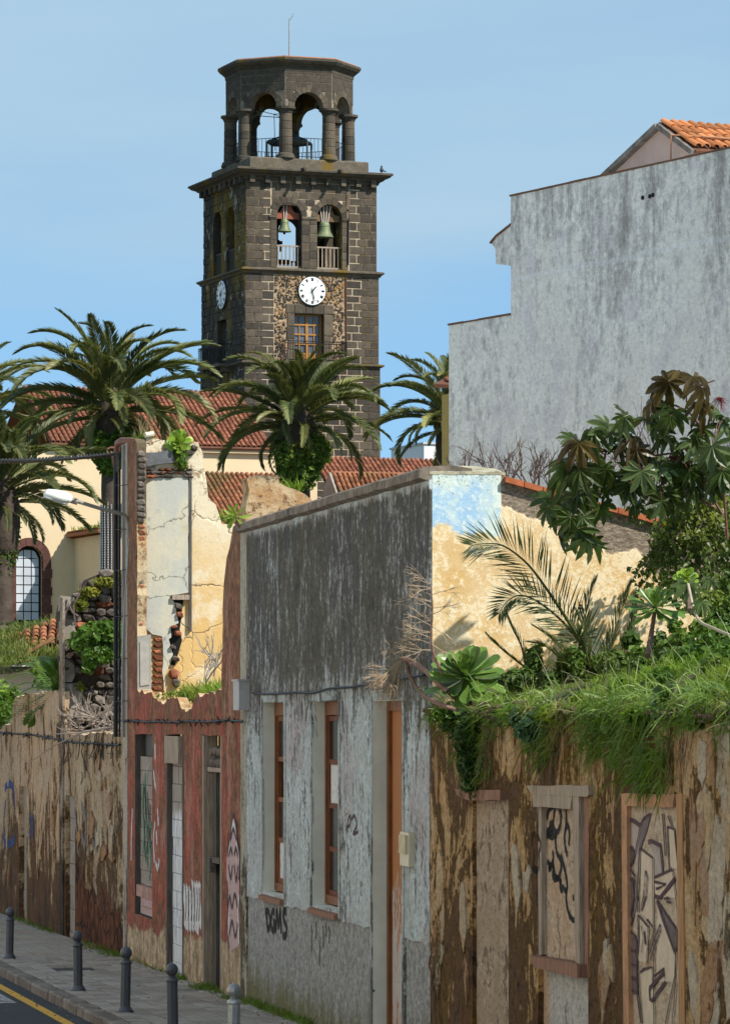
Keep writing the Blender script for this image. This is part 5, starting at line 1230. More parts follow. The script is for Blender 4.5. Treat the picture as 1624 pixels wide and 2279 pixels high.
g.tube([cc + Vector((0, 0, zt_)), cc + Vector((0, 0, zt_ + 2.2))], [0.05, 0.03], 6); g.tube([cc + Vector((0, 0, zt_ + 2.1)), cc + Vector((0.18, 0, zt_ + 2.35)), cc + Vector((0.22, 0, zt_ + 2.5))], 0.02, 5)
g.ob('lightning_rod', M_STEEL, tow)
# glazed shelter over the stair inside the lantern
gl = G(); h_ = 0.95; b0 = cc + Vector((0, 0, zo0 + 0.02))
for i in range(6):
    t = TA + R(60 * i); p = b0 + Vector((math.cos(t), math.sin(t), 0)) * 1.25; q = b0 + Vector((math.cos(t + R(60)), math.sin(t + R(60)), 0)) * 1.25
    gl.tube([p, p + Vector((0, 0, 1.25))], 0.05, 4); gl.tube([p + Vector((0, 0, 1.25)), q + Vector((0, 0, 1.25))], 0.06, 4); gl.tube([p + Vector((0, 0, 1.28)), b0 + Vector((0, 0, 1.75))], 0.05, 4)
sh_ = gl.ob('stair_shelter', plain('dark_green_metal', (0.07, 0.10, 0.10), 0.2, 6, 0.5))
tag(sh_, 'small dark metal framed glazed shelter inside the open top of the bell tower', 'shelter')
gp = G(); 
for i in range(6):
    t = TA + R(60 * i); gp.add([b0 + Vector((math.cos(t), math.sin(t), 0)) * 1.28 + Vector((0, 0, 1.27)), b0 + Vector((math.cos(t + R(60)), math.sin(t + R(60)), 0)) * 1.28 + Vector((0, 0, 1.27)), b0 + Vector((0, 0, 1.62))], [(0, 1, 2)])
gp.ob('shelter_roof', plain('dark_panel', (0.16, 0.19, 0.20), 0.2, 4, 0.3), sh_)
g = G(); c_ = cc + Vector((0, 0, zcap + 0.1))
for t in (2.2, 3.6, 5.5): g.tube([c_ + Vector((math.cos(t) * 2.9, math.sin(t) * 2.9, 0.25)), c_ + Vector((math.cos(t), math.sin(t), 0)) * 0.8 + Vector((0, 0, -.1)), c_ + Vector((-0.8, -0.3, -0.05))], 0.02, 4)
g.tube([c_ + Vector((-0.8, -0.3, -0.05)), c_ + Vector((-0.75, -0.3, -2.0))], 0.018, 4)
g.ob('tie_wire', M_BLACK, tow)
# dark ceilings and floors so that the inside is closed
g = G(); q = sq(-0.9)
for z in (z_l1 + 0.05, z_c - 0.1): g.add([Vector((p.x, p.y, z)) for p in q], [(0, 1, 2, 3)])
g.add([Vector((p.x, p.y, zob + 0.05)) for p in octo(-0.3)], [tuple(range(8))])
g.ob('inner_floor', M_BASL, tow)
# the shaded face and the hidden foot get joined stonework
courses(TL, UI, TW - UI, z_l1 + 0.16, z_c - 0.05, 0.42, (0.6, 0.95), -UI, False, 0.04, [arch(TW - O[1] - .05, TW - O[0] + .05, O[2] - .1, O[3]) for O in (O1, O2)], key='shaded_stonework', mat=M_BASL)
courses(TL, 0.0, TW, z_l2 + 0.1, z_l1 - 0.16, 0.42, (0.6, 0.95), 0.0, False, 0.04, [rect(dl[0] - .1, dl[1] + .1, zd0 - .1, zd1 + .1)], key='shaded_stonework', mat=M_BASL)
courses(TR, -0.06, TW + 0.06, TZ(1120), z_l2 - 0.1, 0.41, (0.6, 0.9), 0.06, True)
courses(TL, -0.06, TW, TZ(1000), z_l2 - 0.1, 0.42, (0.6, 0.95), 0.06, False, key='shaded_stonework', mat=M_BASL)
for k, (g, m_) in stonefield.items(): tag(g.ob(k, m_, tow), kind='stuff')
# vertical drain chases
for x in (774.5,):
    g = G(); g.tube([TR.pt(x, 402, 0.02), TR.pt(x + 1, 500, 0.02), TR.pt(x, 590, 0.03)], 0.035, 5); g.ob('drain_pipe', M_BLACK, tow)
g = G(); g.tube([TR.pt(769, 612, 0.05), TR.pt(770, 800, 0.05)], 0.04, 5); g.ob('drain_pipe', plain('rusty_pipe', (0.12, 0.05, 0.03), 0.3, 6), tow)
# ---- clocks
M_DIAL = plain('white_enamel_dial', (0.80, 0.80, 0.78), 0.04, 2, 0.5, 0.02)
def stroke(pl, p0, p1, w_, off, g):
    A, B = Vector(p0), Vector(p1); d = (B - A).normalized(); n = Vector((-d.y, d.x)) * w_ / 2
    vs = [pl.at(q.x, q.y, off) for q in (A - n, B - n, B + n, A + n)]; vs += [pl.at(q.x, q.y, off - 0.012) for q in (A - n, B - n, B + n, A + n)]
    g.add(vs, [(0, 1, 2, 3), (0, 4, 5, 1), (1, 5, 6, 2), (2, 6, 7, 3), (3, 7, 4, 0)])
ROM = ['XII', 'I', 'II', 'III', 'IIII', 'V', 'VI', 'VII', 'VIII', 'IX', 'X', 'XI']
def clock(pl, a, z, rad, flip):
    def disc(r, off, th, m, nm, par, n=40):
        lp = [(a + r * math.cos(6.28319 * i / n), z + r * math.sin(6.28319 * i / n)) for i in range(n)]
        return slab(nm, pl, lp, m, th, off, [], par)
    c = disc(rad, 0.14, 0.14, plain('dark_clock_rim', (0.05, 0.05, 0.05), 0.2, 4, 0.5), 'clock', tow)
    disc(rad * 0.955, 0.155, 0.03, M_DIAL, 'clock_dial', c)
    for h in range(12):
        s = ROM[h]; wid = {'I': 0.45, 'V': 0.95, 'X': 0.95}; tot = sum(wid[q] for q in s); x = -tot / 2; g = G(); hgt = rad * 0.20; u = rad * 0.095
        th = math.radians(90 - 30 * h); er = Vector((math.cos(th) * flip, math.sin(th))); ea = Vector((math.sin(th) * flip, -math.cos(th)))
        def loc(px, py): q = Vector((a, z)) + er * (rad * 0.68 + py * hgt) + ea * (px * u); return (q.x, q.y)
        for ch in s:
            w_ = wid[ch]; sw = rad * 0.034
            if ch == 'I': stroke(pl, loc(x + w_ / 2, 0), loc(x + w_ / 2, 1), sw, 0.17, g)
            if ch == 'V': stroke(pl, loc(x + .12, 1), loc(x + w_ / 2, 0), sw * 1.1, 0.17, g); stroke(pl, loc(x + w_ - .12, 1), loc(x + w_ / 2, 0), sw * .7, 0.171, g)
            if ch == 'X': stroke(pl, loc(x + .1, 1), loc(x + w_ - .1, 0), sw * 1.1, 0.17, g); stroke(pl, loc(x + .1, 0), loc(x + w_ - .1, 1), sw * .7, 0.171, g)
            x += w_
        g.ob('numeral', M_BLACK, c)
    for ang, ln, wd_, tail in ((43.0, 0.52, 0.055, 0.16), (168.0, 0.88, 0.045, 0.22)):
        t = math.radians(90 - ang); e = Vector((math.cos(t) * flip, math.sin(t))); o = Vector((a, z)); g = G()
        q = Vector((-e.y, e.x)) * rad * wd_ * 0.5
        lp = [o - e * rad * tail - q, o + e * rad * ln * 0.55 - q * 1.6, o + e * rad * ln, o + e * rad * ln * 0.55 + q * 1.6, o - e * rad * tail + q]
        slab('clock_hand', pl, [(v.x, v.y) for v in lp], M_BLACK, 0.01, 0.20 + wd_ * 0.2, [], c)
    g = G(); disc(rad * 0.06, 0.222, 0.06, M_BLACK, 'clock_hub', c, 12)
ca, cz = TR.sz(692.7, 648); crad = 31.8 * 210 / FPX / math.cos(TA) * 0.97
clock(TR, ca, cz, crad, 1 if TR.d.x > 0 else -1)
clock(TL, TL.S(498.3), TL.sz(498.3, 656)[1], crad, -1)
# ---- glazed balcony door, balcony with railing
M_HONEY = plain('honey_varnished_wood', (0.36, 0.17, 0.045), 0.25, 6, 0.5); M_PANEW = plain('window_glass', (0.10, 0.11, 0.13), 0.2, 3, 0.1, 0.02, spec=0.5)
def balcony(pl, d0, d1, b0_, b1_, mat, open_):
    g = G(); bx(g, pl, d0, d1, zd0, zd1, -0.42, -0.46); dd = g.ob('balcony_door', M_PANEW, tow)
    g = G()
    for s0, s1 in ((d0, d0 + .10), (d1 - .10, d1), ((d0 + d1) / 2 - .07, (d0 + d1) / 2 + .07)): bx(g, pl, s0, s1, zd0, zd1, -0.34, -0.42)
    for k in range(6): z = zd0 + (zd1 - zd0 - .08) * k / 5; bx(g, pl, d0 + .1, d1 - .1, z, z + .08, -0.35, -0.42)
    for k in (1, 3): s = d0 + (d1 - d0) * k / 4; bx(g, pl, s - .025, s + .025, zd0, zd1, -0.36, -0.42)
    g.ob('glazing_bars', mat, dd)
    g = G()
    for k in (0, 1):
        s0 = d0 + .1 + k * (d1 - d0) / 2; bx(g, pl, s0, s0 + (d1 - d0) / 2 - .17, zd0 + .08, zd0 + .52, -0.37, -0.41)
    g.ob('door_panel', mat, dd)
    g = G(); bx(g, pl, b0_, b1_, z_l2 - 0.06, z_l2 + 0.10, 0.85, 0.0); bal = g.ob('balcony', M_CORN, tow)
    for k in range(6):
        g = G(); s = b0_ + .2 + (b1_ - b0_ - .4) * k / 5; bx(g, pl, s - .08, s + .08, z_l2 - 0.32, z_l2 - 0.06, 0.6, 0.0); g.ob('corbel', M_CORN, bal)
    g = G(); zr = z_l2 + 0.10; n = 24
    for k in range(n + 1): s = b0_ + .04 + (b1_ - b0_ - .08) * k / n; g.tube([pl.at(s, zr, 0.80), pl.at(s, zr + 1.02, 0.80)], 0.014, 4)
    for e in (b0_ + .04, b1_ - .04):
        for k in range(6): g.tube([pl.at(e, zr, 0.80 * k / 6 + .02), pl.at(e, zr + 1.02, 0.80 * k / 6 + .02)], 0.014, 4)
        g.tube([pl.at(e, zr + 1.02, 0), pl.at(e, zr + 1.02, 0.80)], 0.022, 4)
    for z in (zr + .06, zr + .9, zr + 1.02): g.tube([pl.at(b0_ + .04, z, 0.80), pl.at(b1_ - .04, z, 0.80)], 0.02, 4)
    g.ob('railing', M_BLACK, bal)
bw0, bw1 = TR.S(622), TR.S(762)
balcony(TR, DR[0], DR[1], bw0, bw1, M_HONEY, True); balcony(TL, dl[0], dl[1], TW - bw1, TW - bw0, M_WOODD, False)
# timber rails in the bell openings
for pl, Os in ((TR, (O1, O2)), (TL, [(TW - O[1], TW - O[0], O[2], O[3]) for O in (O1, O2)]), (TBACK, (O1, O2))):
    for O in Os:
        g = G(); zr = O[2] + 0.05; h_ = 1.12
        for k in range(6): s = O[0] + (O[1] - O[0]) * (k + 0.6) / 6.2; bx(g, pl, s - .03, s + .03, zr, zr + h_, -0.25, -0.31)
        for z in (zr + .03, zr + h_): bx(g, pl, O[0], O[1], z - .04, z + .04, -0.24, -0.32)
        g.ob('timber_rail', M_WOODG if pl is TR else M_WOODD, tow)
# ---- bells
M_BRONZE = plain('green_bronze', (0.17, 0.20, 0.11), 0.3, 3, 0.6, 0.1, metal=0.3); M_YOKE = plain('red_oxide_yoke', (0.27, 0.085, 0.05), 0.25, 3); M_YOKB = plain('brown_yoke', (0.17, 0.10, 0.05), 0.25, 3); M_STRAP = plain('pale_strap', (0.6, 0.55, 0.5), 0.15, 3)
def bell(x, ytop, ybot, wpx, yoke, ns, lab):
    O = O1 if x < 690 else O2
    p = TR.pt(x, ybot, -0.45); sc = 210.5 / FPX; Hh = (ybot - ytop) * sc; Rr = wpx / 2 * sc * 1.02
    e = empty('bell', p, lab, 'bell', 'bells in the tower openings')
    pr = [(1.0, 0.0), (1.0, 0.05), (0.90, 0.10), (0.74, 0.28), (0.64, 0.5), (0.60, 0.72), (0.57, 0.88), (0.50, 0.96), (0.30, 1.0), (0.05, 1.02)]
    g = G(); g.lathe(p, [(r * Rr, z * Hh) for r, z in pr], 24); bo_ = g.ob('bell_body', M_BRONZE, e, True)
    g = G(); g.lathe(p, [(0.62 * Rr, 0.70 * Hh), (0.64 * Rr, 0.72 * Hh), (0.62 * Rr, 0.74 * Hh)], 24); g.ob('bell_band', M_BRONZE, bo_, True)
    g = G(); g.tube([p + Vector((0, 0, Hh * .4)), p + Vector((0, 0, -0.12))], [0.03, 0.07], 8); g.ob('clapper', M_BLACK, e)
    top = p + Vector((0, 0, Hh)); wy = (O[1] - O[0]) / 2
    a = (O[0] + O[1]) / 2; zy = top.z + 0.02
    lp = [(a - wy, zy), (a + wy * .98, zy), (a + wy * .98, zy + .30), (a + wy * .55, zy + .38), (a + wy * .35, zy + .62), (a + wy * .42, zy + .80), (a + wy * .25, zy + .95), (a - wy * .25, zy + .95), (a - wy * .42, zy + .80), (a - wy * .35, zy + .62), (a - wy * .55, zy + .38), (a - wy, zy + .30)]
    slab('yoke', TR, lp, yoke, 0.18, -0.38, [], e)
    ab, zb2 = TR.S(x), top.z
    g = G()
    for k in range(ns): t = (k - (ns - 1) / 2); g.tube([TR.at(ab + t * .10, zb2 - .02, -0.34), TR.at(ab + t * .20, zb2 + .85, -0.32)], 0.026, 5)
    g.ob('strap', M_STRAP, e)
bell(639, 486, 514, 31, M_YOKE, 2, 'small green bronze bell under a red wooden yoke, in the left tower opening')
bell(728, 492, 527, 41, M_YOKB, 4, 'larger green bronze bell under a brown yoke, in the right tower opening')
g = G(); mc = TR.at(mid - 1.2, zb_o + 1.6, -3.2)
for k in range(7): g.box(mc + Vector((random.uniform(-.8, .8), random.uniform(-.5, .5), random.uniform(-1.2, 1.2))), TT * random.uniform(.05, .5), TLd * .06, (0, 0, random.uniform(.04, .2)))
g.box(mc, TT * .12, TLd * .12, (0, 0, 1.6)); g.ob('bell_frame', M_BLACK, tow)
# a pigeon sitting on the cornice corner
g = G(); pb = TR.pt(846, 376, 0.2); pb.z = z_c + 0.62
g.lathe(pb + Vector((0, 0, 0.02)), [(0.01, 0), (0.07, 0.04), (0.10, 0.12), (0.085, 0.2), (0.045, 0.26), (0.055, 0.30), (0.045, 0.35), (0.01, 0.38)], 10)
g.tube([pb + Vector((0.05, 0, .14)), pb + Vector((0.26, 0.05, .06))], [0.05, 0.02], 6); g.tube([pb + Vector((-.04, 0, .33)), pb + Vector((-.09, 0, .32))], [.015, .004], 5)
tag(g.ob('pigeon', plain('pigeon_grey', (0.06, 0.06, 0.07), 0.3, 8), None, True), 'dark pigeon perched on the right corner of the tower cornice', 'bird')
# ================================================================== roof tiles
M_TILE = None
def m_tile(name, a, b_, moss):
    b = MB(name, 0.85, 0.2); f = b.noise(3, 6, 0.7); h = b.noise(0.5, 4)
    c = b.mix(b.lin(f, 0.3, 0.7), a, b_)
    c = b.mix(b.thr(b.noise(7, 5, 0.7), 0.55, 0.7, 0, 0.6), c, (0.12, 0.07, 0.045))
    c = b.mix(b.thr(h, 0.5, 0.66, 0, moss), c, (0.10, 0.085, 0.03))
    c = b.mix(1.0, c, b.ramp(b.rand(), [(0, (0.65,) * 3), (1, (1.25,) * 3)]), 'MULTIPLY')
    return b.out(c, f, 0.4, 0.02)
M_TILER = m_tile('terracotta_tile', (0.19, 0.072, 0.042), (0.31, 0.115, 0.065), 0.45)
M_TILEM = m_tile('mossy_terracotta_tile', (0.20, 0.08, 0.04), (0.32, 0.125, 0.06), 0.75)
M_TILEO = m_tile('orange_tile', (0.38, 0.135, 0.05), (0.48, 0.19, 0.075), 0.1)
def tile_geo(pitch, length):
    n = 7; r0, r1 = pitch * 0.44, pitch * 0.36; v = []; f = []
    for t, r, zz in ((0, r1, 0.0), (1, r0, 0.02)):
        for k in range(n): q = math.pi * k / (n - 1); v.append((r * math.cos(q), t * length, r * math.sin(q) * 0.85 + zz + 0.01))
    for k in range(n): q = math.pi * k / (n - 1); v.append(((r0 - 0.02) * math.cos(q), length, (r0 - 0.02) * math.sin(q) * 0.85 + 0.03 - 0.0))
    for j in (0, 1):
        for k in range(n - 1): f.append((j * n + k, j * n + k + 1, (j + 1) * n + k + 1, (j + 1) * n + k))
    return v, f
def tile_roof(nm, parent, org, across, down, width, length, mat, pitch=0.25, step=0.38, maxobj=300, seen=None):
    """roof slab with rows of barrel tiles; org = upper corner at the across-origin"""
    ac = Vector(across).normalized(); dn = Vector(down).normalized(); nr = ac.cross(dn); nr = nr if nr.z > 0 else -nr
    g = G(); c = org + ac * width / 2 + dn * length / 2 - nr * 0.06; g.box(c, ac * width / 2, dn * length / 2, nr * 0.05)
    rf = g.ob(nm, plain(nm + '_bed', (0.12, 0.05, 0.03), 0.3, 3), parent)
    tv, tf = tile_geo(pitch, step * 1.15); me = mk('tile', tv, tf, mat, True); sg = G(); cand = []
    for i in range(int(width / pitch)):
        for j in range(int(length / step)):
            o = org + ac * (pitch * (i + 0.5) + random.uniform(-.012, .012)) + dn * (j * step + random.uniform(-.02, .02)) + nr * 0.005
            x = CX + FPX * o.x / o.y; y = HY - FPX * (o.z - CAMZ) / o.y
            cand.append((0 if (seen is None or seen(x, y)) else 1, len(cand), o))
    cand.sort(key=lambda c_: c_[:2])
    nobj = 0
    for k, _, o in cand:
        tw = random.uniform(-.03, .03); a2 = (ac * math.cos(tw) + dn * math.sin(tw)); d2 = nr.cross(a2); d2 = d2 if d2.dot(dn) > 0 else -d2
        M = Matrix(((a2.x, d2.x, nr.x, o.x), (a2.y, d2.y, nr.y, o.y), (a2.z, d2.z, nr.z, o.z), (0, 0, 0, 1)))
        if k == 0 and nobj < maxobj: inst('tile', me, M, rf); nobj += 1
        else: sg.add([M @ Vector(v) for v in tv], tf)
    if sg.v: tag(sg.ob('tile_field', mat, rf, True), kind='stuff')
    return rf
# ================================================================== church body
M_CREAM = plain('cream_lime_plaster', (0.66, 0.52, 0.33), 0.06, 0.8, 0.9, 0.15)
pM = P(545, 1600, 195.0); CH = Pl(pM.x, pM.y, TT.x, TT.y); CH.n = -TLd
ch = empty('church', (pM.x - 6, pM.y - 3, gz(140)), 'cream plastered church with terracotta tile roofs and arched window', 'church')
zeave = CAMZ + (HY - 1004) * 195.0 / FPX; zgr = gz(140) - 0.2
wx0, wx1 = CH.S(-260), CH.S(706)
aw = CH.S(35), CH.S(96); zw0 = CH.sz(65, 1385)[1]; zws = CH.sz(65, 1246)[1]
slab('wall', CH, rect(wx0, wx1, zgr, zeave), [M_CREAM, M_CREAM], 0.7, 0.0, [arch(aw[0], aw[1], zw0, zws)], ch)
M_SURR = plain('dark_red_tuff_dressing', (0.10, 0.045, 0.035), 0.35, 2, bs=0.5, bd=0.03, rnd=0.3)
# arched window: dressed stone surround, bars and frosted panes
cw = (aw[0] + aw[1]) / 2; rw = (aw[1] - aw[0]) / 2; win = slab('window', CH, arch(aw[0] - .02, aw[1] + .02, zw0, zws), M_DARK, 0.05, -0.34, [], ch)
M_PANEF = plain('frosted_pale_glass', (0.46, 0.50, 0.55), 0.25, 0.6, 0.25, 0.05, spec=0.5)
nc, nr_ = 3, 7; zt_ = zws + rw
for i in range(nc):
    for j in range(nr_ + 2):
        s0 = aw[0] + 0.10 + (aw[1] - aw[0] - .2) * i / nc + .025; s1 = aw[0] + .10 + (aw[1] - aw[0] - .2) * (i + 1) / nc - .025
        z0 = zw0 + .1 + j * 0.42 + .025; z1 = z0 + 0.42 - .05
        lp = []
        for (s, z) in ((s0, z0), (s1, z0), (s1, z1), ((s0 + s1) / 2, z1), (s0, z1)):
            if z > zws:
                m_ = math.sqrt(max(0.0, (rw - .12) ** 2 - (s - cw) ** 2)); z = min(z, zws + m_)
            lp.append((s, z))
        if lp[2][1] - z0 > 0.06 or lp[4][1] - z0 > .06:
            slab('pane', CH, lp, M_PANEF, 0.02, -0.31, [], win)
th = 0.38
for k in range(9):
    t0, t1 = math.pi * k / 9 + .008, math.pi * (k + 1) / 9 - .008
    slab('arch_stone', CH, [(cw + q * math.cos(t), zws + q * math.sin(t)) for q, t in ((rw, t0), (rw + th, t0), (rw + th, (t0 + t1) / 2), (rw + th, t1), (rw, t1))], M_SURR, 0.3, 0.08, [], win)
for sd_ in (0, 1):
    for k in range(7):
        s0, s1 = (aw[0] - th - (.06 if k % 2 else 0), aw[0]) if sd_ == 0 else (aw[1], aw[1] + th + (.06 if k % 2 else 0))
        slab('jamb_stone', CH, rect(s0, s1, zw0 + (zws - zw0) * k / 7 + .008, zw0 + (zws - zw0) * (k + 1) / 7 - .008), M_SURR, 0.3, 0.08, [], win)
slab('window_sill', CH, rect(aw[0] - th - .1, aw[1] + th + .1, zw0 - .22, zw0 - .01), M_SURR, 0.3, 0.14, [], win)
# main roof: ridge parallel to the wall, slope down to the viewer
SLOPE = R(30); dn = (-TLd * math.cos(SLOPE) + Vector((0, 0, -math.sin(SLOPE)))); LR = 6.3
rx0 = CH.S(112); eo = CH.at(rx0, zeave + 0.10, 0.35); org = eo - dn * LR
tile_roof('main_roof', ch, org, TT, dn, CH.S(606) - rx0, LR, M_TILER, seen=lambda x, y: x > 300 and y > 885)
g = G(); bx(g, CH, rx0, CH.S(606), zeave - .12, zeave + 0.02, 0.22, 0.0); g.ob('eaves_cornice', M_CREAM, ch)
# back slope so that the roof has a far side
tile_top = org; g = G(); dn2 = (TLd * math.cos(SLOPE) + Vector((0, 0, -math.sin(SLOPE))))
g.box(org + TT * (CH.S(606) - rx0) / 2 + dn2 * LR / 2 - Vector((0, 0, .08)), TT * (CH.S(606) - rx0) / 2, dn2 * LR / 2, Vector((0, 0, .04))); g.ob('rear_roof', M_TILEM, ch)
# aisle with lower roof
zt2 = CAMZ + (HY - 1054) * 195 / FPX; a0 = CH.S(300); a1 = CH.S(640); o2 = CH.at(a0, zt2, 0.02)
rf2 = tile_roof('aisle_roof', ch, o2, TT, dn, a1 - a0, 6.0, M_TILEM, seen=lambda x, y: 445 < x < 600 and y < 1185)
g = G(); c_ = CH.at((a0 + a1) / 2, 0, 2.55); g.box(Vector((c_.x, c_.y, (zgr + zt2 - 3.3) / 2)), TT * (a1 - a0) / 2, TLd * 2.5, (0, 0, (zt2 - 3.3 - zgr) / 2)); g.ob('aisle_wall', M_CREAM, ch)
# left annex whose shaded flank shows, grass growing on its eaves
ax = CH.S(166); fz = CH.sz(166, 1196)[1]; LN = 5.2
g = G(); c_ = CH.at(ax + 3.2, 0, LN / 2); g.box(Vector((c_.x, c_.y, (zgr + fz) / 2)), TT * 3.2, TLd * LN / 2, (0, 0, (fz - zgr) / 2)); g.ob('annex_wall', M_CREAM, ch)
g = G(); c_ = CH.at(ax + 3.0, 0, LN / 2); g.box(Vector((c_.x, c_.y, fz + .08)), TT * 3.4, TLd * (LN / 2 + .2), (0, 0, .08)); g.ob('annex_eaves', M_TILEM, ch)
tv, tf = tile_geo(0.22, 0.35); tme = mk('eave_tile', tv, tf, M_TILEM, True)
for k in range(24):
    for r_ in (0, 1):
        o = CH.at(ax - 0.02 + r_ * .14, fz + 0.16 - (1 - r_) * 0.0 - r_ * 0.24, LN * (k + .5) / 24); a2 = -TLd; d2 = -TT; nr = Vector((0, 0, 1))
        inst('eave_tile', tme, Matrix(((a2.x, d2.x, 0, o.x), (a2.y, d2.y, 0, o.y), (0, 0, 1, o.z), (0, 0, 0, 1))), ch)
# right hand roof and the little gabled roof before it
pR = P(690, 1017, 200.0); tile_roof('chapel_roof', ch, pR, TT, dn, 9.5, 6.2, M_TILER, seen=lambda x, y: 700 < x < 1000 and y < 1118)
g = G(); q = pR + TT * 4.75 + dn * 6.2; g.box(Vector((q.x, q.y + 1.0, (zgr + q.z - .3) / 2)), TT * 4.7, TLd * .8, (0, 0, (q.z - .3 - zgr) / 2)); g.ob('chapel_wall', M_CREAM, ch)
pG = P(737, 1052, 193.5); S4 = R(42); dn4 = (-TLd * math.cos(S4) + Vector((0, 0, -math.sin(S4))))
tile_roof('gabled_roof', ch, pG, TT, dn4, 4.0, 2.6, M_TILEM, seen=lambda x, y: True)
dn5 = (TLd * math.cos(S4) + Vector((0, 0, -math.sin(S4))))
g = G(); g.box(pG + TT * 2 + dn5 * 1.3, TT * 2, dn5 * 1.3, Vector((0, 0, .04))); g.ob('gabled_roof_rear', M_TILEM, ch)
GB = Pl(pG.x, pG.y, TLd.x, TLd.y); GB.n = -TT
slab('gable', GB, [(0, pG.z + 0.02), (-1.6, pG.z - 1.6), (-1.6, pG.z - 5), (1.6, pG.z - 5), (1.6, pG.z - 1.6)], plain('grey_gable_plaster', (0.30, 0.24, 0.19), 0.2, 2), 0.3, 0.12, [], ch)
for k in range(16): inst('ridge_tile', tme, Matrix(((-TLd.x, TT.x, 0, (pG + TT * k * .25).x), (-TLd.y, TT.y, 0, (pG + TT * k * .25).y), (0, 0, 1, pG.z - .02), (0, 0, 0, 1))), ch)
# ================================================================== far white block and ochre house corner
g = G(); q = P(925, 1100, 260); wd_ = 20 * 260 / FPX
g.box(Vector((q.x, q.y, CAMZ + (HY - 995) * 260 / FPX - 10)), TT * wd_, TLd * 3, (0, 0, 10)); fb = g.ob('white_rooftop_block', plain('distant_white_plaster', (0.7, 0.7, 0.7), 0.05, 2))
tag(fb, 'distant plain white rooftop block between palm and tiled roof', 'building')
g = G(); g.box(Vector((q.x, q.y, CAMZ + (HY - 995) * 260 / FPX + .05)), TT * (wd_ + .1), TLd * 3.1, (0, 0, .06)); g.ob('parapet', plain('grey_parapet', (0.5, 0.5, 0.5), 0.1, 3), fb)
oh = empty('ochre_house', P(1010, 1700, 92), 'corner of an ochre house with tiled eaves peeping out behind the white wall', 'house')
g = G(); q = P(986.5, 850, 92); c_ = q + TT * 2.0; g.box(Vector((c_.x + .72, c_.y + 2, (q.z + .02 + gz(90)) / 2)), TT * 2.0, TLd * 2, (0, 0, (q.z - gz(90)) / 2)); g.ob('wall', plain('ochre_plaster', (0.50, 0.33, 0.10), 0.1, 2), oh)
er = P(967, 850, 91.2); rr = tile_roof('roof', oh, er + Vector((0.36, 1.2, .28)), TT, Vector((-.25, -.85, -.22)), 3.6, 1.35, M_TILEM, 0.22, 0.35, 60)
# ================================================================== white gable house on the right
WH = Pl(*P(1138, 1600, 73.0).to_2d(), -0.5513, 1.0); WH.n = Vector((-WH.dy, WH.dx, 0)); WH.n = WH.n if WH.n.x < 0 else -WH.n
wh = empty('white_house', (8, 72, gz(70)), 'tall house with blank grey stained white side wall and orange tiled gable', 'house')
def m_white():
    b = MB('stained_white_wall', 0.92, 0.12); z = b.xyz()[2]; v = b.map((1, 1, 0.7)); f = b.noise(5.0, 9, 0.8, v); g = b.noise(0.6, 8, 0.72, v); h = b.noise(9, 8, 0.82, v)
    st = b.noise(1.6, 6, 0.7, b.map((1, 1, 0.14)))
    c = b.mix(b.thr(g, 0.4, 0.6), (0.83, 0.78, 0.71), (0.90, 0.86, 0.79))
    k = b.ma('ADD', b.ma('ADD', b.ma('MULTIPLY', f, 0.56), b.ma('MULTIPLY', g, 0.26)), b.ma('MULTIPLY', st, 0.30)); k = b.ma('ADD', k, b.lin(z, 6.5, 12.5, -0.06, 0.02)); k = b.ma('ADD', k, b.ma('MULTIPLY', b.lin(z, 10.4, 13.0, 0.0, 1.0), b.ma('MULTIPLY', b.thr(b.noise(3.0, 5, 0.7, b.map((1, 1, 0.05), (7, 3, 1))), 0.5, 0.66), 0.09)))
    c = b.mix(b.thr(k, 0.525, 0.63, 0, 0.85), c, (0.52, 0.49, 0.455)); c = b.mix(b.thr(k, 0.60, 0.70, 0, 0.75), c, (0.27, 0.245, 0.215))
    c = b.mix(b.thr(h, 0.56, 0.64, 0, 0.5), c, (0.34, 0.32, 0.30))
    c = b.mix(b.thr(b.noise(1.2, 4, 0.6, b.map((1, 1, 1), (3, 3, 3))), 0.52, 0.64, 0, 0.4), c, (0.62, 0.57, 0.60))
    bandz = b.ma('ADD', z, b.ma('MULTIPLY', b.along(WH), 0.0)); 
    pk = b.thr(b.ma('ABSOLUTE', b.ma('SUBTRACT', bandz, b.ma('ADD', 11.55, b.ma('MULTIPLY', b.ma('SUBTRACT', b.noise(0.8, 3), 0.5), 0.25)))), 0.07, 0.03, 0, 0.35)
    c = b.mix(pk, c, (0.80, 0.82, 0.82))
    c = grain(b, c, 0.72, 1.15, 10, 1.6)
    return b.out(c, f, 0.35, 0.02)
M_WHITE = m_white()
wp = WH.I([(998.5, 1500), (998.5, 722), (1134, 704), (1138, 438), (1760, 302), (1760, 1500)])
ztopW = WH.sz(1138, 437)[1]; zlow = WH.sz(1066, 713)[1]
a98, a34, a60 = WH.S(998.5), WH.S(1136), WH.S(1760)
slab('wall', WH, [(a98, gz(70) - .3), (a60, gz(70) - .3), (a60, ztopW), (a34, ztopW), (a34, zlow), (a98, zlow)], M_WHITE, 6.0, 0.0, [], wh)
M_EDGE = plain('brown_edge_tile', (0.17, 0.085, 0.05), 0.4, 6)
for s0, s1, z in ((a98 + .03, a34, zlow), (a34 + .03, a60, ztopW)):
    n = max(2, int(abs(s1 - s0) / 0.5))
    for k in range(n):
        g = G(); bx(g, WH, s0 + (s1 - s0) * k / n, s0 + (s1 - s0) * (k + .985) / n, z + .002, z + .03 + random.uniform(0, .008), 0.015, -0.35); g.ob('edge_tile', M_EDGE, wh)
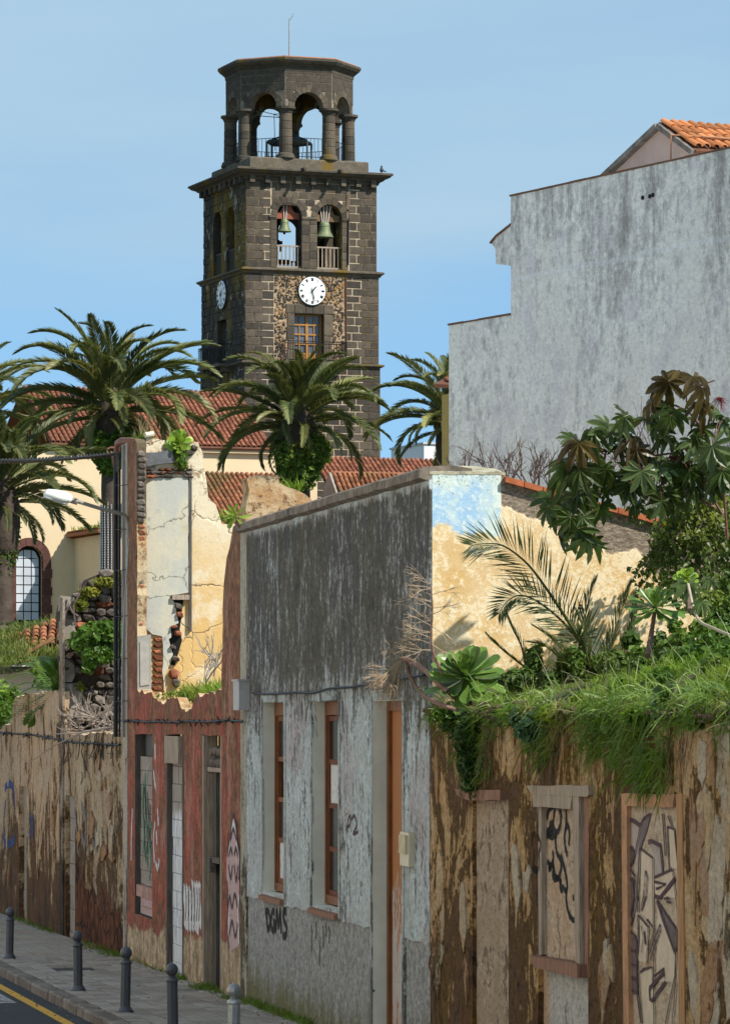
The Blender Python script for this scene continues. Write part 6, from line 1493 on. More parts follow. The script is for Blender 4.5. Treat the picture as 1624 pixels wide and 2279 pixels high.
slab('eaves_return', WH, WH.I([(1088, 541), (1100, 526), (1137, 497), (1137, 592), (1098, 587), (1096, 553)]), M_WHITE, 3.0, -0.05, [], wh)
slab('eaves_return_edge', WH, WH.I([(1087, 542), (1100, 526), (1137, 496), (1137, 493), (1099, 523), (1086, 539)]), M_EDGE, 3.05, -0.02, [], wh)
q = WH.at(0, 0, -1.6); GW = Pl(q.x, q.y, WH.dx, WH.dy); GW.n = WH.n
apx = GW.sz(1470, 286); lft = GW.sz(1340, 408); rgt = GW.sz(1548, 345)
slab('gable', GW, [(lft[0], ztopW - 1), (rgt[0], ztopW - 1), rgt, apx, lft], plain('pink_grey_plaster', (0.52, 0.37, 0.31), 0.18, 1.2), 0.4, 0.0, [], wh)
def rake(A, B, w_, nm, m_): 
    d = Vector((B[0] - A[0], B[1] - A[1])).normalized(); n = Vector((-d.y, d.x)); n = n if n.y > 0 else -n
    lp = [Vector(A), Vector(B), Vector(B) + n * w_, Vector(A) + n * w_]; slab(nm, GW, [(p.x, p.y) for p in lp], m_, 0.6, 0.12, [], wh)
M_RAKE = plain('stained_rake_board', (0.17, 0.15, 0.13), 0.7, 4); rake(lft, apx, 0.09, 'rake_edge', M_RAKE); rake(rgt, apx, 0.09, 'rake_edge', M_RAKE)
ac = -WH.n; A3 = GW.at(apx[0], apx[1] + 0.12, 0.05); B3 = GW.at(rgt[0], rgt[1] + 0.12, 0.05); dwn = (B3 - A3)
tile_roof('gable_roof', wh, A3, ac, dwn, 4.2, dwn.length + 0.1, M_TILEO, 0.19, 0.30, 260, lambda x, y: True)
C3 = GW.at(lft[0], lft[1] + 0.1, 0.05); dw2 = C3 - A3; g = G(); g.box(A3 + ac * 2.1 + dw2 / 2 - Vector((0, 0, .06)), ac * 2.1, dw2 / 2, Vector((0, 0, .04))); g.ob('gable_roof_rear', M_TILEO, wh)
g = G(); e = B3 + Vector((0, 0, -.18)); g.box(e + ac * 2.1, ac * 2.1, WH.d * .05, (0, 0, .09)); g.ob('fascia', plain('white_fascia', (0.75, 0.74, 0.72), 0.06, 5), wh)
g = G(); k_ = GW.pt(1509, 300, 0.08); g.tube([GW.pt(1509, 372, .16), GW.pt(1509, 302, .16), GW.pt(1530, 301, -.3), GW.pt(1530, 301, -3.0)], 0.022, 6); g.ob('service_pipe', plain('rusty_orange_pipe', (0.35, 0.17, 0.09), 0.2, 5), wh)
for x, y in ((1446, 437), (1453, 434), (1430, 440)):
    g = G(); g.lathe((0, 0, 0), [(0.035, 0), (0.04, 0.02)], 10); o = g.ob('vent_hole', M_DARK, wh); o.matrix_basis = Matrix.Translation(WH.pt(x * 1.0 - 0, y, 0.0)) @ WH.n.to_track_quat('Z', 'Y').to_matrix().to_4x4()
# ================================================================== palms
M_FROND = leafmat('palm_frond_green', (0.085, 0.105, 0.035), (0.19, 0.20, 0.07), 0.5, 0.28, 0.45, True)
M_FRONDY = leafmat('palm_frond_yellow_green', (0.14, 0.15, 0.045), (0.28, 0.27, 0.10), 0.5, 0.3, 0.45, True)
M_TRUNK = plain('palm_trunk', (0.075, 0.055, 0.042), 0.5, 2.5, bs=1.0, bd=0.08)
M_IVY = leafmat('ivy_skirt_leaf', (0.05, 0.095, 0.012), (0.13, 0.21, 0.02), 2.0, 0.25, 0.5, False, (0.13, 0.16, 0.02))
def spline(ctrl, n):
    q = [Vector(c) for c in ctrl]; out = []
    for t in np.linspace(0, len(q) - 1, n):
        i = min(int(t), len(q) - 2); f = t - i
        p0, p1, p2, p3 = q[max(i - 1, 0)], q[i], q[i + 1], q[min(i + 2, len(q) - 1)]
        out.append(0.5 * ((2 * p1) + (p2 - p0) * f + (2 * p0 - 5 * p1 + 4 * p2 - p3) * f * f + (3 * p1 - p0 - 3 * p2 + p3) * f ** 3))
    return out
def frond_geo(g, path, up, nl, ll, lw, rr, ang=50, vee=28, jit=0.12, start=0.10, droop=0.15):
    """rachis along path with two rows of leaflets"""
    up = Vector(up); n = len(path)
    g.tube(path, [rr * (1 - 0.85 * i / (n - 1)) for i in range(n)], 4, 0, False)
    for i in range(nl):
        t = start + (1 - start) * (i + random.random() * 0.6) / nl; k = t * (n - 1); j = min(int(k), n - 2); f = k - j
        p = path[j].lerp(path[j + 1], f); d = (path[j + 1] - path[j]).normalized()
        s_ = d.cross(up); s_ = s_.normalized() if s_.length > 1e-4 else Vector((1, 0, 0)); nrm = s_.cross(d).normalized()
        L_ = ll * (0.35 + 0.65 * math.sin(math.pi * min(1, (t * 0.85 + 0.12)))) * random.uniform(0.85, 1.1)
        if t > 0.9: L_ *= 1 - (t - 0.9) * 5.5 * 0.7
        for sg in (-1, 1):
            a = math.radians(ang * (1.05 - 0.55 * t) + random.uniform(-8, 8)); v = math.radians(vee + random.uniform(-10, 10))
            e = (d * math.cos(a) + (s_ * sg * math.cos(v) + nrm * math.sin(v)) * math.sin(a)).normalized()
            wv = d.cross(e).cross(e).normalized() if d.cross(e).length > 1e-4 else nrm
            tip = p + e * L_ + Vector((0, 0, -1)) * L_ * droop * random.uniform(.5, 1.5); mdl = p + e * L_ * 0.45 + Vector((0, 0, -1)) * L_ * droop * .15
            hw = wv * lw / 2
            g.add([p, mdl - hw, tip, mdl + hw], [(0, 1, 2, 3)])
def frond_mesh(name, L_, e0, bend, mat, nl=62, ll=0.55, lw=0.05, rr=0.05):
    """local: starts along +X raised by e0, bends down by bend (radians) along its length"""
    pts = [Vector((0, 0, 0))]; th = e0; n = 14
    for i in range(n):
        pts.append(pts[-1] + Vector((math.cos(th), 0, math.sin(th))) * L_ / n); th -= bend / n * (0.4 + 1.2 * i / n)
    g = G(); frond_geo(g, pts, (0, 0, 1), nl, ll, lw, rr)
    return mk(name, g.v, g.f, mat)
def leaf_cloud(blobs, n, size, flat=0.3, shell=0.55, seed=1, asp=0.6, up=0.3):
    """leaf shaped diamonds (two triangles, folded) through ellipsoids; blobs: centre, radii"""
    r = np.random.default_rng(seed); vol = np.array([b[1][0] * b[1][1] * b[1][2] for b in blobs]) ** 0.67; k = r.choice(len(blobs), n, p=vol / vol.sum())
    d = r.normal(size=(n, 3)); d /= np.linalg.norm(d, axis=1)[:, None]; rad = (shell + (1 - shell) * r.random(n)) ** 0.8 * r.uniform(0.85, 1.12, n)
    c = np.array([tuple(b[0]) for b in blobs])[k] + d * np.array([b[1] for b in blobs])[k] * rad[:, None]
    nn = d + r.normal(size=(n, 3)) * 0.6 + np.array([0, -0.2, up]); nn /= np.linalg.norm(nn, axis=1)[:, None]
    t = np.cross(nn, r.normal(size=(n, 3))); t /= np.linalg.norm(t, axis=1)[:, None]; s = np.cross(nn, t)
    sz = size * (0.45 + 1.3 * r.random(n) ** 2)[:, None]
    A = c - t * sz; B = c + s * sz * asp + nn * sz * 0.18; C_ = c + t * sz * 1.1 - nn * sz * flat; D = c - s * sz * asp + nn * sz * 0.18
    v = np.stack([A, B, C_, D], 1).reshape(-1, 3); f = np.arange(n * 4).reshape(n, 4)
    f = np.concatenate([f[:, [0, 1, 2]], f[:, [0, 2, 3]]])
    return v.tolist(), f.tolist()
FR = [frond_mesh('frond', 1.0, e, b_, M_FROND, 125, 0.165, 0.015, 0.012) for e, b_ in ((0.35, 1.2), (0.3, 1.7), (0.2, 0.8), (0.4, 2.2), (0.1, 1.4), (0.5, 1.9))]
FRY = [frond_mesh('frond', 1.0, e, b_, M_FRONDY, 125, 0.165, 0.015, 0.012) for e, b_ in ((0.35, 1.3), (0.3, 1.8), (0.2, 0.9), (0.4, 2.3), (0.1, 1.4), (0.5, 1.6))]
M_FRONDD = plain('dead_brown_frond', (0.16, 0.11, 0.06), .3, 3)
FRD = [frond_mesh('frond', 1.0, 0.1, 1.3, M_FRONDD, 60, 0.12, 0.014, 0.012)]
def palm(x, yc, Y, size, lab, trunk_r, ivy, seed, n=64, lights=False, dark=False, ir=1.0):
    random.seed(seed); c = P(x, yc, Y); zg_ = gz(140) if Y > 100 else gz(Y)
    e = empty('palm_tree', (c.x, c.y, zg_), lab, 'palm', 'date palms in front of the church')
    g = G(); prof = []; H_ = c.z - zg_; nz_ = 26
    for i in range(nz_):
        t = i / (nz_ - 1); r = trunk_r * (1.15 - 0.15 * min(1, t * 4)) * (1 + 0.05 * (i % 2)); 
        prof.append((r, t * (H_ - 0.9)))
    g.lathe((c.x, c.y, zg_), prof, 14); g.ob('trunk', M_TRUNK, e, True)
    # swollen head of old leaf bases
    g = G(); rr = trunk_r
    g.lathe((c.x, c.y, c.z - 2.4), [(rr * .9, 0), (rr * 1.5, .3), (rr * 1.75, .9), (rr * 1.7, 1.5), (rr * 1.2, 2.1), (rr * .6, 2.6)], 16); g.ob('crown_base', M_TRUNK, e, True)
    if ivy:
        bl = [(Vector((c.x, c.y, c.z - 1.75 - ivy * .35)), (ir * .8, ir * .8, 0.85 * ivy)), (Vector((c.x - ir * .3, c.y - ir * .3, c.z - 1.6 - ivy * .2)), (ir * .6, ir * .6, .6 * ivy)), (Vector((c.x + ir * .45, c.y - ir * .2, c.z - 1.5 - ivy * .2)), (ir * .65, ir * .6, .55 * ivy)), (Vector((c.x, c.y - ir * .3, c.z - 2.2 - ivy * .4)), (ir * .5, ir * .5, .5 * ivy))]
        v, f = leaf_cloud(bl, 6500, 0.085, seed=seed); ob('ivy_skirt', v, f, M_IVY, e)
    for i in range(n):
        t = (i + 0.5) / n; az = i * 2.39996 + random.uniform(-.25, .25)
        el = math.radians(84 - 106 * t ** 0.85 + random.uniform(-9, 9)); L_ = size * (0.78 + 0.32 * math.sin(math.pi * min(1, t * 1.05))) * random.uniform(0.9, 1.08)
        if t > 0.8: L_ *= 0.72
        if t > 0.62 and math.sin(az) < -.25: L_ *= 0.62
        q = random.choice((0, 1, 2, 4, 5)) if t < 0.55 else random.choice((0, 1, 3, 5)); front = math.sin(az) < -0.2
        me = (FRY if (random.random() < (0.6 if t > 0.6 and front else 0.22) and not dark) else FR)[q]
        if t > 0.93 and random.random() < .6: me = FRD[0]; L_ *= .8; el = R(-62 + random.uniform(-14, 10))
        M = Matrix.Translation(c + Vector((math.cos(az), math.sin(az), 0)) * rr * .5 + Vector((0, 0, -1.1 * t))) @ Matrix.Rotation(az, 4, 'Z') @ Matrix.Rotation(-(el - 0.25), 4, 'Y') @ Matrix.Rotation(random.uniform(-.35, .35), 4, 'X') @ Matrix.Diagonal((L_, L_, L_, 1))
        inst('frond', me, M, e)
    if lights:
        g = G(); zt_, zb_ = CAMZ + (HY - 1118) * Y / FPX, CAMZ + (HY - 1300) * Y / FPX
        for k in range(18):
            t = 2 * math.pi * k / 18; g.tube([(c.x + math.cos(t) * (rr * 1.12), c.y + math.sin(t) * (rr * 1.12), zt_ - (0.0 if k % 2 else .1)), (c.x + math.cos(t + .04) * (rr * 1.13), c.y + math.sin(t + .04) * (rr * 1.13), (zt_ + zb_) / 2), (c.x + math.cos(t) * (rr * 1.13), c.y + math.sin(t) * (rr * 1.13), zb_ - 3)], 0.006, 4)
            for q in range(44): z = zt_ - 0.1 - q * 0.085; g.box((c.x + math.cos(t) * rr * 1.15, c.y + math.sin(t) * rr * 1.15, z), (.013, 0, 0), (0, .013, 0), (0, 0, .014))
        tag(g.ob('light_string', plain('white_cable', (0.62, 0.62, 0.62), 0.05, 4, 0.5)), 'white string lights hung in vertical lines round the left palm trunk', 'string lights')
    random.seed(seed + 100)
    return e
palm(246, 872, 138, 3.85, 'large date palm left of the tower with ivy covered trunk head', 0.30, .75, 3, 66, True, ir=.85)
palm(664, 902, 150, 3.45, 'date palm in front of the tower base with thick bright green ivy skirt', 0.42, 1.25, 8, 66, ir=1.15)
palm(1010, 905, 152, 3.3, 'date palm half hidden behind the tall white side wall', 0.40, 0.0, 13, 52)
palm(4, 1050, 112, 2.95, 'dark date palm at the left edge in front of the church window', 0.30, 0.0, 21, 54, dark=True)
palm(-62, 880, 165, 3.6, 'date palm mostly outside the left edge, only fronds showing', 0.38, 0.0, 31, 44)
# shaggy moss on the dark palm's trunk
cl = P(20, 1180, 112); v, f = leaf_cloud([(P(8, 1130, 112), (.40, .40, .5)), (P(14, 1180, 112), (.42, .42, .6)), (P(10, 1235, 112), (.40, .40, .5)), (P(4, 1275, 112), (.33, .33, .3))], 3000, 0.05, seed=5)
ob('trunk_moss', v, f, M_IVY, bpy.data.objects['palm_tree.003'])
# ================================================================== grass and weeds
M_GRASS = leafmat('fresh_grass', (0.075, 0.15, 0.012), (0.17, 0.27, 0.022), 1.5, 0.42, 0.5, False, (0.22, 0.26, 0.04))
M_GRASSD = leafmat('hanging_grass', (0.06, 0.12, 0.013), (0.13, 0.21, 0.027), 1.5, 0.38, 0.5, False, (0.20, 0.17, 0.05))
M_WEED = leafmat('weed_leaf', (0.045, 0.10, 0.012), (0.10, 0.19, 0.02), 2.5, 0.35, 0.5, False, (0.16, 0.22, 0.02))
M_STRAW = plain('dry_straw', (0.34, 0.26, 0.14), 0.3, 5)
def blades(base, direc, ln, wd, curl=0.5, seed=1):
    """base (n,3), direc (n,3) start direction; curved blades of three quads tapering to a tip"""
    r = np.random.default_rng(seed); n = len(base); d = direc / np.linalg.norm(direc, axis=1)[:, None]
    out = r.normal(size=(n, 3)) * np.array([1, 1, .2]); out -= (out * d).sum(1)[:, None] * d; out /= np.linalg.norm(out, axis=1)[:, None]
    side = np.cross(d, out); L_ = (ln * r.uniform(0.5, 1.3, n))[:, None]; cu = curl * r.uniform(.3, 1.5, n)[:, None]; W_ = wd * r.uniform(.7, 1.3, n)[:, None]
    rows = []
    g_ = np.array([0, 0, -1.0])
    for t, wf in ((0, .8), (.4, 1.0), (.75, .7), (1.0, 0.05)):
        p = base + d * L_ * t + (out * .5 + g_ * .6) * L_ * cu * t * t
        rows += [p - side * W_ * wf / 2, p + side * W_ * wf / 2]
    v = np.stack(rows, 1).reshape(-1, 3); o = (np.arange(n) * 8)[:, None]
    f = np.concatenate([o + np.array([[0, 1, 3, 2]]), o + np.array([[2, 3, 5, 4]]), o + np.array([[4, 5, 7, 6]])])
    return v.tolist(), f.tolist()
def garden_pts(n, a0, a1, w0, w1, r, pw=1.0):
    a = r.uniform(min(a0, a1), max(a0, a1), n); w_ = w0 + (w1 - w0) * r.random(n) ** pw
    return np.array([tuple(GX(a[i], w_[i]).to_2d()) + (garden_z(a[i], w_[i]) - 0.02,) for i in range(n)])
r = np.random.default_rng(4)
pts = garden_pts(30000, WALL.S(958), WALL.S(1740), 0.0, 4.5, r, 1.6)
clump = np.array([noise.noise(Vector((p[0] * 1.3, p[1] * 1.3, 2))) for p in pts]); keep = clump > -0.35 + 0.5 * (r.random(len(pts)) - .5); pts = pts[keep]
hgt = 0.09 + 0.20 * np.clip(clump[keep] + .3, 0, 1)
d = r.normal(size=pts.shape) * .5 + np.array([0, 0, 1.0]); v, f = blades(pts, d, hgt, 0.011, 0.8, 3)
tag(ob('grass', v, f, M_GRASS), 'long green grass covering the garden behind the wall top', 'grass', kind='stuff')
# grass spilling over the wall edge
def spill(segs, seed):
    r = np.random.default_rng(seed); P_, D_, L_ = [], [], []
    for x0, x1, n, ln, y0, y1 in segs:
        for _ in range(int(n * .45)):
            x = r.uniform(x0, x1); y = y0 + (y1 - y0) * r.random() ** 1.5
            if noise.noise(Vector((x * .045, y * .03, 3))) < -.12: continue
            p = WALL.pt(x, y, r.uniform(0.0, 0.10)); P_.append(tuple(p))
            D_.append(tuple(-V * r.uniform(.05, .4) + U * r.normal() * .9 + Vector((0, 0, r.uniform(-.8, .9))))); L_.append(ln * r.uniform(.5, 1.2))
    return blades(np.array(P_), np.array(D_), np.array(L_) * .6, 0.012, 1.0, seed)
v, f = spill([(958, 1010, 500, .22, 1575, 1600), (1000, 1080, 1900, .28, 1575, 1690), (1040, 1100, 1300, .25, 1620, 1740), (1080, 1130, 300, .2, 1590, 1640), (1120, 1180, 700, .2, 1575, 1600), (1175, 1260, 1900, .28, 1572, 1670), (1195, 1245, 400, .22, 1660, 1700), (1250, 1320, 700, .22, 1565, 1600), (1310, 1420, 2600, .32, 1560, 1680), (1380, 1500, 2200, .32, 1560, 1740), (1420, 1500, 900, .3, 1680, 1750), (1490, 1560, 700, .25, 1560, 1610), (1550, 1640, 700, .22, 1545, 1580), (1600, 1650, 300, .25, 1560, 1650)], 9)
tag(ob('hanging_grass', v, f, M_GRASSD), 'dark green grass hanging over the top of the garden wall', 'grass', kind='stuff')
r = np.random.default_rng(14); pts = garden_pts(500, WALL.S(958), WALL.S(1740), 0.0, 2.5, r, 1.5); v, f = blades(pts, r.normal(size=pts.shape) * .5 + np.array([0, 0, 1.0]), np.full(len(pts), .5), 0.008, .8, 8)
tag(ob('dry_stalks', v, f, leafmat('pale_stalk', (0.22, 0.24, 0.10), (0.30, 0.32, 0.16), 3, .2)), kind='stuff')
def weed_blob(name, spots, n, size, mat, lab, seed, cat='bush', asp=.6, parts=None):
    v, f = leaf_cloud(spots, n, size, seed=seed, shell=0.35, asp=asp); c = spots[0][0]
    e = empty(name, (c.x, c.y, c.z - spots[0][1][2]), lab, cat); ob('foliage', v, f, mat, e)
    g = G()
    for p, rd in spots:
        for k in range(4): g.tube([(p.x, p.y, p.z - rd[2]), (p.x + random.uniform(-.5, .5) * rd[0], p.y + random.uniform(-.5, .5) * rd[1], p.z + rd[2] * .2)], [.018 * size * 14, .005 * size * 14], 4)
    g.ob('stem', plain(name + '_stem', (0.08, 0.09, 0.03), .3, 5), e); return e
def GP(x, y, w_):
    """point seen at picture (x, y), w_ metres behind the street line"""
    q = WALL.at(0, 0, -w_); Y = Pl(q.x, q.y, WALL.dx, WALL.dy).Y(x)
    if x > 955 and Y > SIDE.Y(x) - 1.5: Y = SIDE.Y(x) - 1.5 + 0.25 * (w_ - 2)
    return P(x, y, Y)
# leafy weeds on the garden
weed_blob('leafy_weed', [(GP(1560, 1470, 1.2), (.30, .3, .16)), (GP(1600, 1440, 1.4), (.32, .3, .22)), (GP(1630, 1480, 1.0), (.3, .3, .2))], 2600, 0.035, M_WEED, 'clump of small rounded green weeds at the right edge of the garden', 41)
weed_blob('nettle_patch', [(GP(1120 + 23 * k_, 1512 - 11 * (k_ % 4) - 2.5 * k_ + 14 * ((k_ * 7) % 3), 2.0 - .3 * ((k_ * 5) % 3)), (.10 + .05 * ((k_ * 3) % 3), .14, .08 + .035 * ((k_ * 5) % 4))) for k_ in range(16)], 4200, 0.032, leafmat('dark_weed', (0.045, 0.085, 0.014), (0.10, 0.165, 0.025), 2, .3, .5, False, (0.14, 0.18, 0.03)), 'dark leafy weeds in the middle of the garden behind the young palm', 42)
weed_blob('trailing_weed', [(WALL.pt(1065, 1640, .12), (.13, .12, .28)), (WALL.pt(1072, 1720, .12), (.12, .1, .25)), (WALL.pt(1040, 1610, .1), (.2, .1, .16))], 1100, 0.030, leafmat('shade_weed', (0.03, 0.065, 0.012), (0.055, 0.11, 0.02), 3, .3), 'leafy trailing weed hanging down to the first blocked doorway', 43)
weed_blob('round_leaved_weed', [(WALL.pt(1210, 1620, .12), (.16, .1, .14)), (WALL.pt(1180, 1600, .1), (.1, .1, .08))], 260, 0.042, leafmat('blue_green_weed', (0.04, 0.09, 0.035), (0.07, 0.14, 0.05), 3, .3), 'small round leaved weed on the wall edge above second doorway', 44, asp=.8)
# long arching blades, dry stalks, bare roots and broad leaved weeds that break up the fringe
r = np.random.default_rng(31); P_, D_ = [], []
for _ in range(420):
    x = r.choice([r.uniform(1330, 1580), r.uniform(960, 1120), r.uniform(1180, 1260)], p=[.6, .25, .15]); P_.append(tuple(WALL.pt(x, r.uniform(1535, 1600), r.uniform(-.15, .05)))); D_.append(tuple(-V * r.uniform(.0, .5) + U * r.normal() * .8 + Vector((0, 0, r.uniform(.2, 1.0)))))
v, f = blades(np.array(P_), np.array(D_), np.full(len(P_), .38), .011, 1.1, 32)
tag(ob('arching_grass', v, f, leafmat('pale_grass_blade', (0.13, 0.22, 0.05), (0.22, 0.32, 0.08), 3, .35)), 'long pale arching grass blades along the garden wall top', 'grass', kind='stuff')
P_, D_ = [], []
for x0, x1, y0, y1, n in ((1085, 1125, 1600, 1640, 60), (1040, 1100, 1640, 1720, 70), (1270, 1310, 1590, 1620, 30), (1480, 1550, 1590, 1680, 60), (1190, 1250, 1640, 1690, 40)):
    for _ in range(n): P_.append(tuple(WALL.pt(r.uniform(x0, x1), r.uniform(y0, y1), r.uniform(.0, .06)))); D_.append(tuple(-V * r.uniform(0, .25) + U * r.normal() * .4 + Vector((0, 0, -1))))
v, f = blades(np.array(P_), np.array(D_), np.full(len(P_), .34), .006, .2, 33)
tag(ob('hanging_roots', v, f, plain('root_brown', (0.16, 0.105, 0.06), .4, 8)), 'brown roots and dead stems hanging from the garden wall top', 'roots', kind='stuff')
for k_, (x, y, w_) in enumerate(((985, 1592, .05), (1112, 1566, .2), (1150, 1590, -.05), (1290, 1560, .15), (1345, 1610, -.08), (1420, 1590, -.08), (1580, 1540, .15), (1535, 1600, -.05), (1230, 1585, -.05), (1470, 1500, .6), (1380, 1525, .5))):
    lab = ('near the grey house corner', 'behind the first lintel', 'between the first two doorways', 'above the space right of second doorway', 'on the wall left of the mural', 'over the mural doorway', 'at the right end of the wall', 'right of the mural doorway', 'above the second lintel', 'below the high rosette', 'beside the young palm foot')[k_]
    weed_blob('broad_leaved_weed', [(GP(x, y, w_), (.11, .10, .07)), (GP(x + 14, y + 8, w_), (.09, .08, .06)), (GP(x - 16, y + 6, w_), (.07, .07, .05))], 150, .034 + .012 * (k_ % 3), (M_WEED, M_GRASSD, M_GRASS)[k_ % 3], 'broad leaved green weed ' + lab, 300 + k_, asp=.55 + .1 * (k_ % 3))
sb = [(P(x, y, Y), (rx, rx * .8, rz)) for x, y, Y, rx, rz in ((1600, 1385, 38.6, .16, .12), (1560, 1400, 38.8, .13, .10), (1635, 1350, 38.8, .16, .16), (1515, 1425, 38.4, .13, .09), (1585, 1340, 39.4, .14, .12), (1545, 1350, 39.5, .10, .10), (1620, 1300, 39.8, .12, .14), (1480, 1440, 38.6, .10, .08), (1420, 1455, 38.8, .11, .08), (1400, 1425, 39.2, .09, .09), (1545, 1455, 37.8, .13, .08), (1500, 1395, 39.2, .07, .09))]
weed_blob('garden_shrub', sb, 3300, .034, leafmat('shrub_leaf', (0.05, 0.095, 0.015), (0.12, 0.20, 0.03), 2.5, .35, .45, False, (0.17, 0.23, 0.04)), 'leafy green undergrowth below the vine at the right edge of the garden', 47, asp=.7)
# ---- climbing vine at the right
M_VINE = leafmat('vine_leaf', (0.035, 0.065, 0.010), (0.09, 0.14, 0.015), 2, .35, .4, False, (0.17, 0.20, 0.02))
vn_ = empty('climbing_vine', GP(1590, 1330, 1.9), 'glossy climbing vine trailing in strands over the wall at the right edge', 'vine')
rv = random.Random(45); gv = G(); gs_ = G()
for k in range(110):
    x = 1450 + 195 * rv.random() ** .7; y = 1095 + 60 * rv.random() + (max(0, 1540 - x) * .55); Yv = 40.6 + rv.uniform(-.5, .5); n = rv.randint(7, 20); pth = [P(x, y, Yv)]
    d = Vector((rv.uniform(-.5, .4), 0, -.6))
    for q in range(n):
        d = (d + Vector((rv.gauss(0, .35), rv.gauss(0, .2), rv.gauss(-.12, .25)))).normalized(); pth.append(pth[-1] + d * .055)
    gs_.tube(pth, .004, 3, 0, False)
    for p in pth:
        for _ in range(rv.randint(1, 3)):
            sz = rv.uniform(.02, .052); nrm = Vector((rv.gauss(0, .5), -.8, rv.gauss(.5, .5))).normalized(); ex = Vector((rv.gauss(0, .6), 0, -1)); ex = (ex - nrm * ex.dot(nrm)).normalized(); ey = nrm.cross(ex); c_ = p + Vector((rv.gauss(0, .03), rv.gauss(0, .03), rv.gauss(0, .03)))
            gv.add([c_, c_ + ex * sz * .15 + ey * sz * .62 + nrm * sz * .2, c_ + ex * sz * .8 + ey * sz * .45 + nrm * sz * .1, c_ + ex * sz * 1.55 - nrm * sz * .2, c_ + ex * sz * .8 - ey * sz * .45 + nrm * sz * .1, c_ + ex * sz * .15 - ey * sz * .62 + nrm * sz * .2], [(0, 1, 2, 3), (0, 3, 4, 5)])
gv.ob('foliage', M_VINE, vn_); gs_.ob('vine_stem', plain('vine_stem', (0.10, 0.08, 0.05), .3, 6), vn_)
# ================================================================== young date palm in the garden
M_YFR = leafmat('young_palm_leaflet', (0.04, 0.06, 0.015), (0.09, 0.115, 0.03), 2.0, 0.3, 0.4)
yp = empty('young_palm', GP(1340, 1530, 1.6), 'young date palm with one big frond arching left over the yellow wall', 'palm')
def yfrond(ctrl, nl, ll, lw=0.018, rr=0.016, ang=42, vee=12, up=(0, 0, 1), dr=.06, st=.12):
    g = G(); frond_geo(g, spline([GP(*c) for c in ctrl], 26), up, nl, ll, lw, rr, ang, vee, .1, st, dr); g.ob('frond', M_YFR, yp)
TOV = (0.1, -1.0, 0.25)
yfrond([(1340, 1530, 1.6), (1322, 1480, 1.7), (1268, 1390, 1.8), (1215, 1310, 1.8), (1172, 1254, 1.7), (1120, 1215, 1.6), (1078, 1210, 1.5), (1048, 1214, 1.45)], 66, .48, .015, .022, 56, 8, TOV, .03, .14)
yfrond([(1345, 1530, 1.8), (1318, 1470, 2.0), (1262, 1395, 2.1), (1205, 1345, 2.1), (1160, 1325, 2.0), (1128, 1338, 1.95), (1108, 1368, 1.9)], 54, .35, .014, .018, 54, 8, TOV, .05, .28)
yfrond([(1338, 1535, 1.7), (1345, 1480, 1.9), (1362, 1420, 2.1), (1385, 1350, 2.3), (1402, 1300, 2.4)], 46, .30, .016, .014, 26, 20)
yfrond([(1330, 1535, 1.7), (1310, 1480, 1.6), (1300, 1420, 1.6), (1305, 1350, 1.7), (1325, 1290, 1.8)], 46, .30, .016, .014, 26, 20)
yfrond([(1300, 1525, 1.5), (1262, 1480, 1.4), (1215, 1440, 1.4), (1180, 1430, 1.4)], 40, .22, .014, .012, 34, 15)
yfrond([(1300, 1525, 1.4), (1270, 1470, 1.3), (1230, 1425, 1.3), (1190, 1395, 1.3)], 36, .24, .013, .012, 24, 18)
yfrond([(1170, 1490, 1.9), (1160, 1440, 1.9), (1140, 1400, 1.9), (1128, 1372, 1.9)], 26, .22, .014, .012, 24, 22)
yfrond([(1320, 1525, 1.3), (1262, 1478, 1.1), (1222, 1478, 1.0), (1208, 1510, .95), (1212, 1535, .95)], 36, .14, .012, .010, 50, 10)
yfrond([(1175, 1490, 1.9), (1135, 1460, 1.9), (1105, 1435, 1.9), (1085, 1415, 1.9)], 24, .18, .014, .012, 24, 22)
yfrond([(1345, 1530, 1.8), (1380, 1470, 2.0), (1405, 1400, 2.2), (1415, 1330, 2.4)], 40, .26, .016, .014, 26, 20)
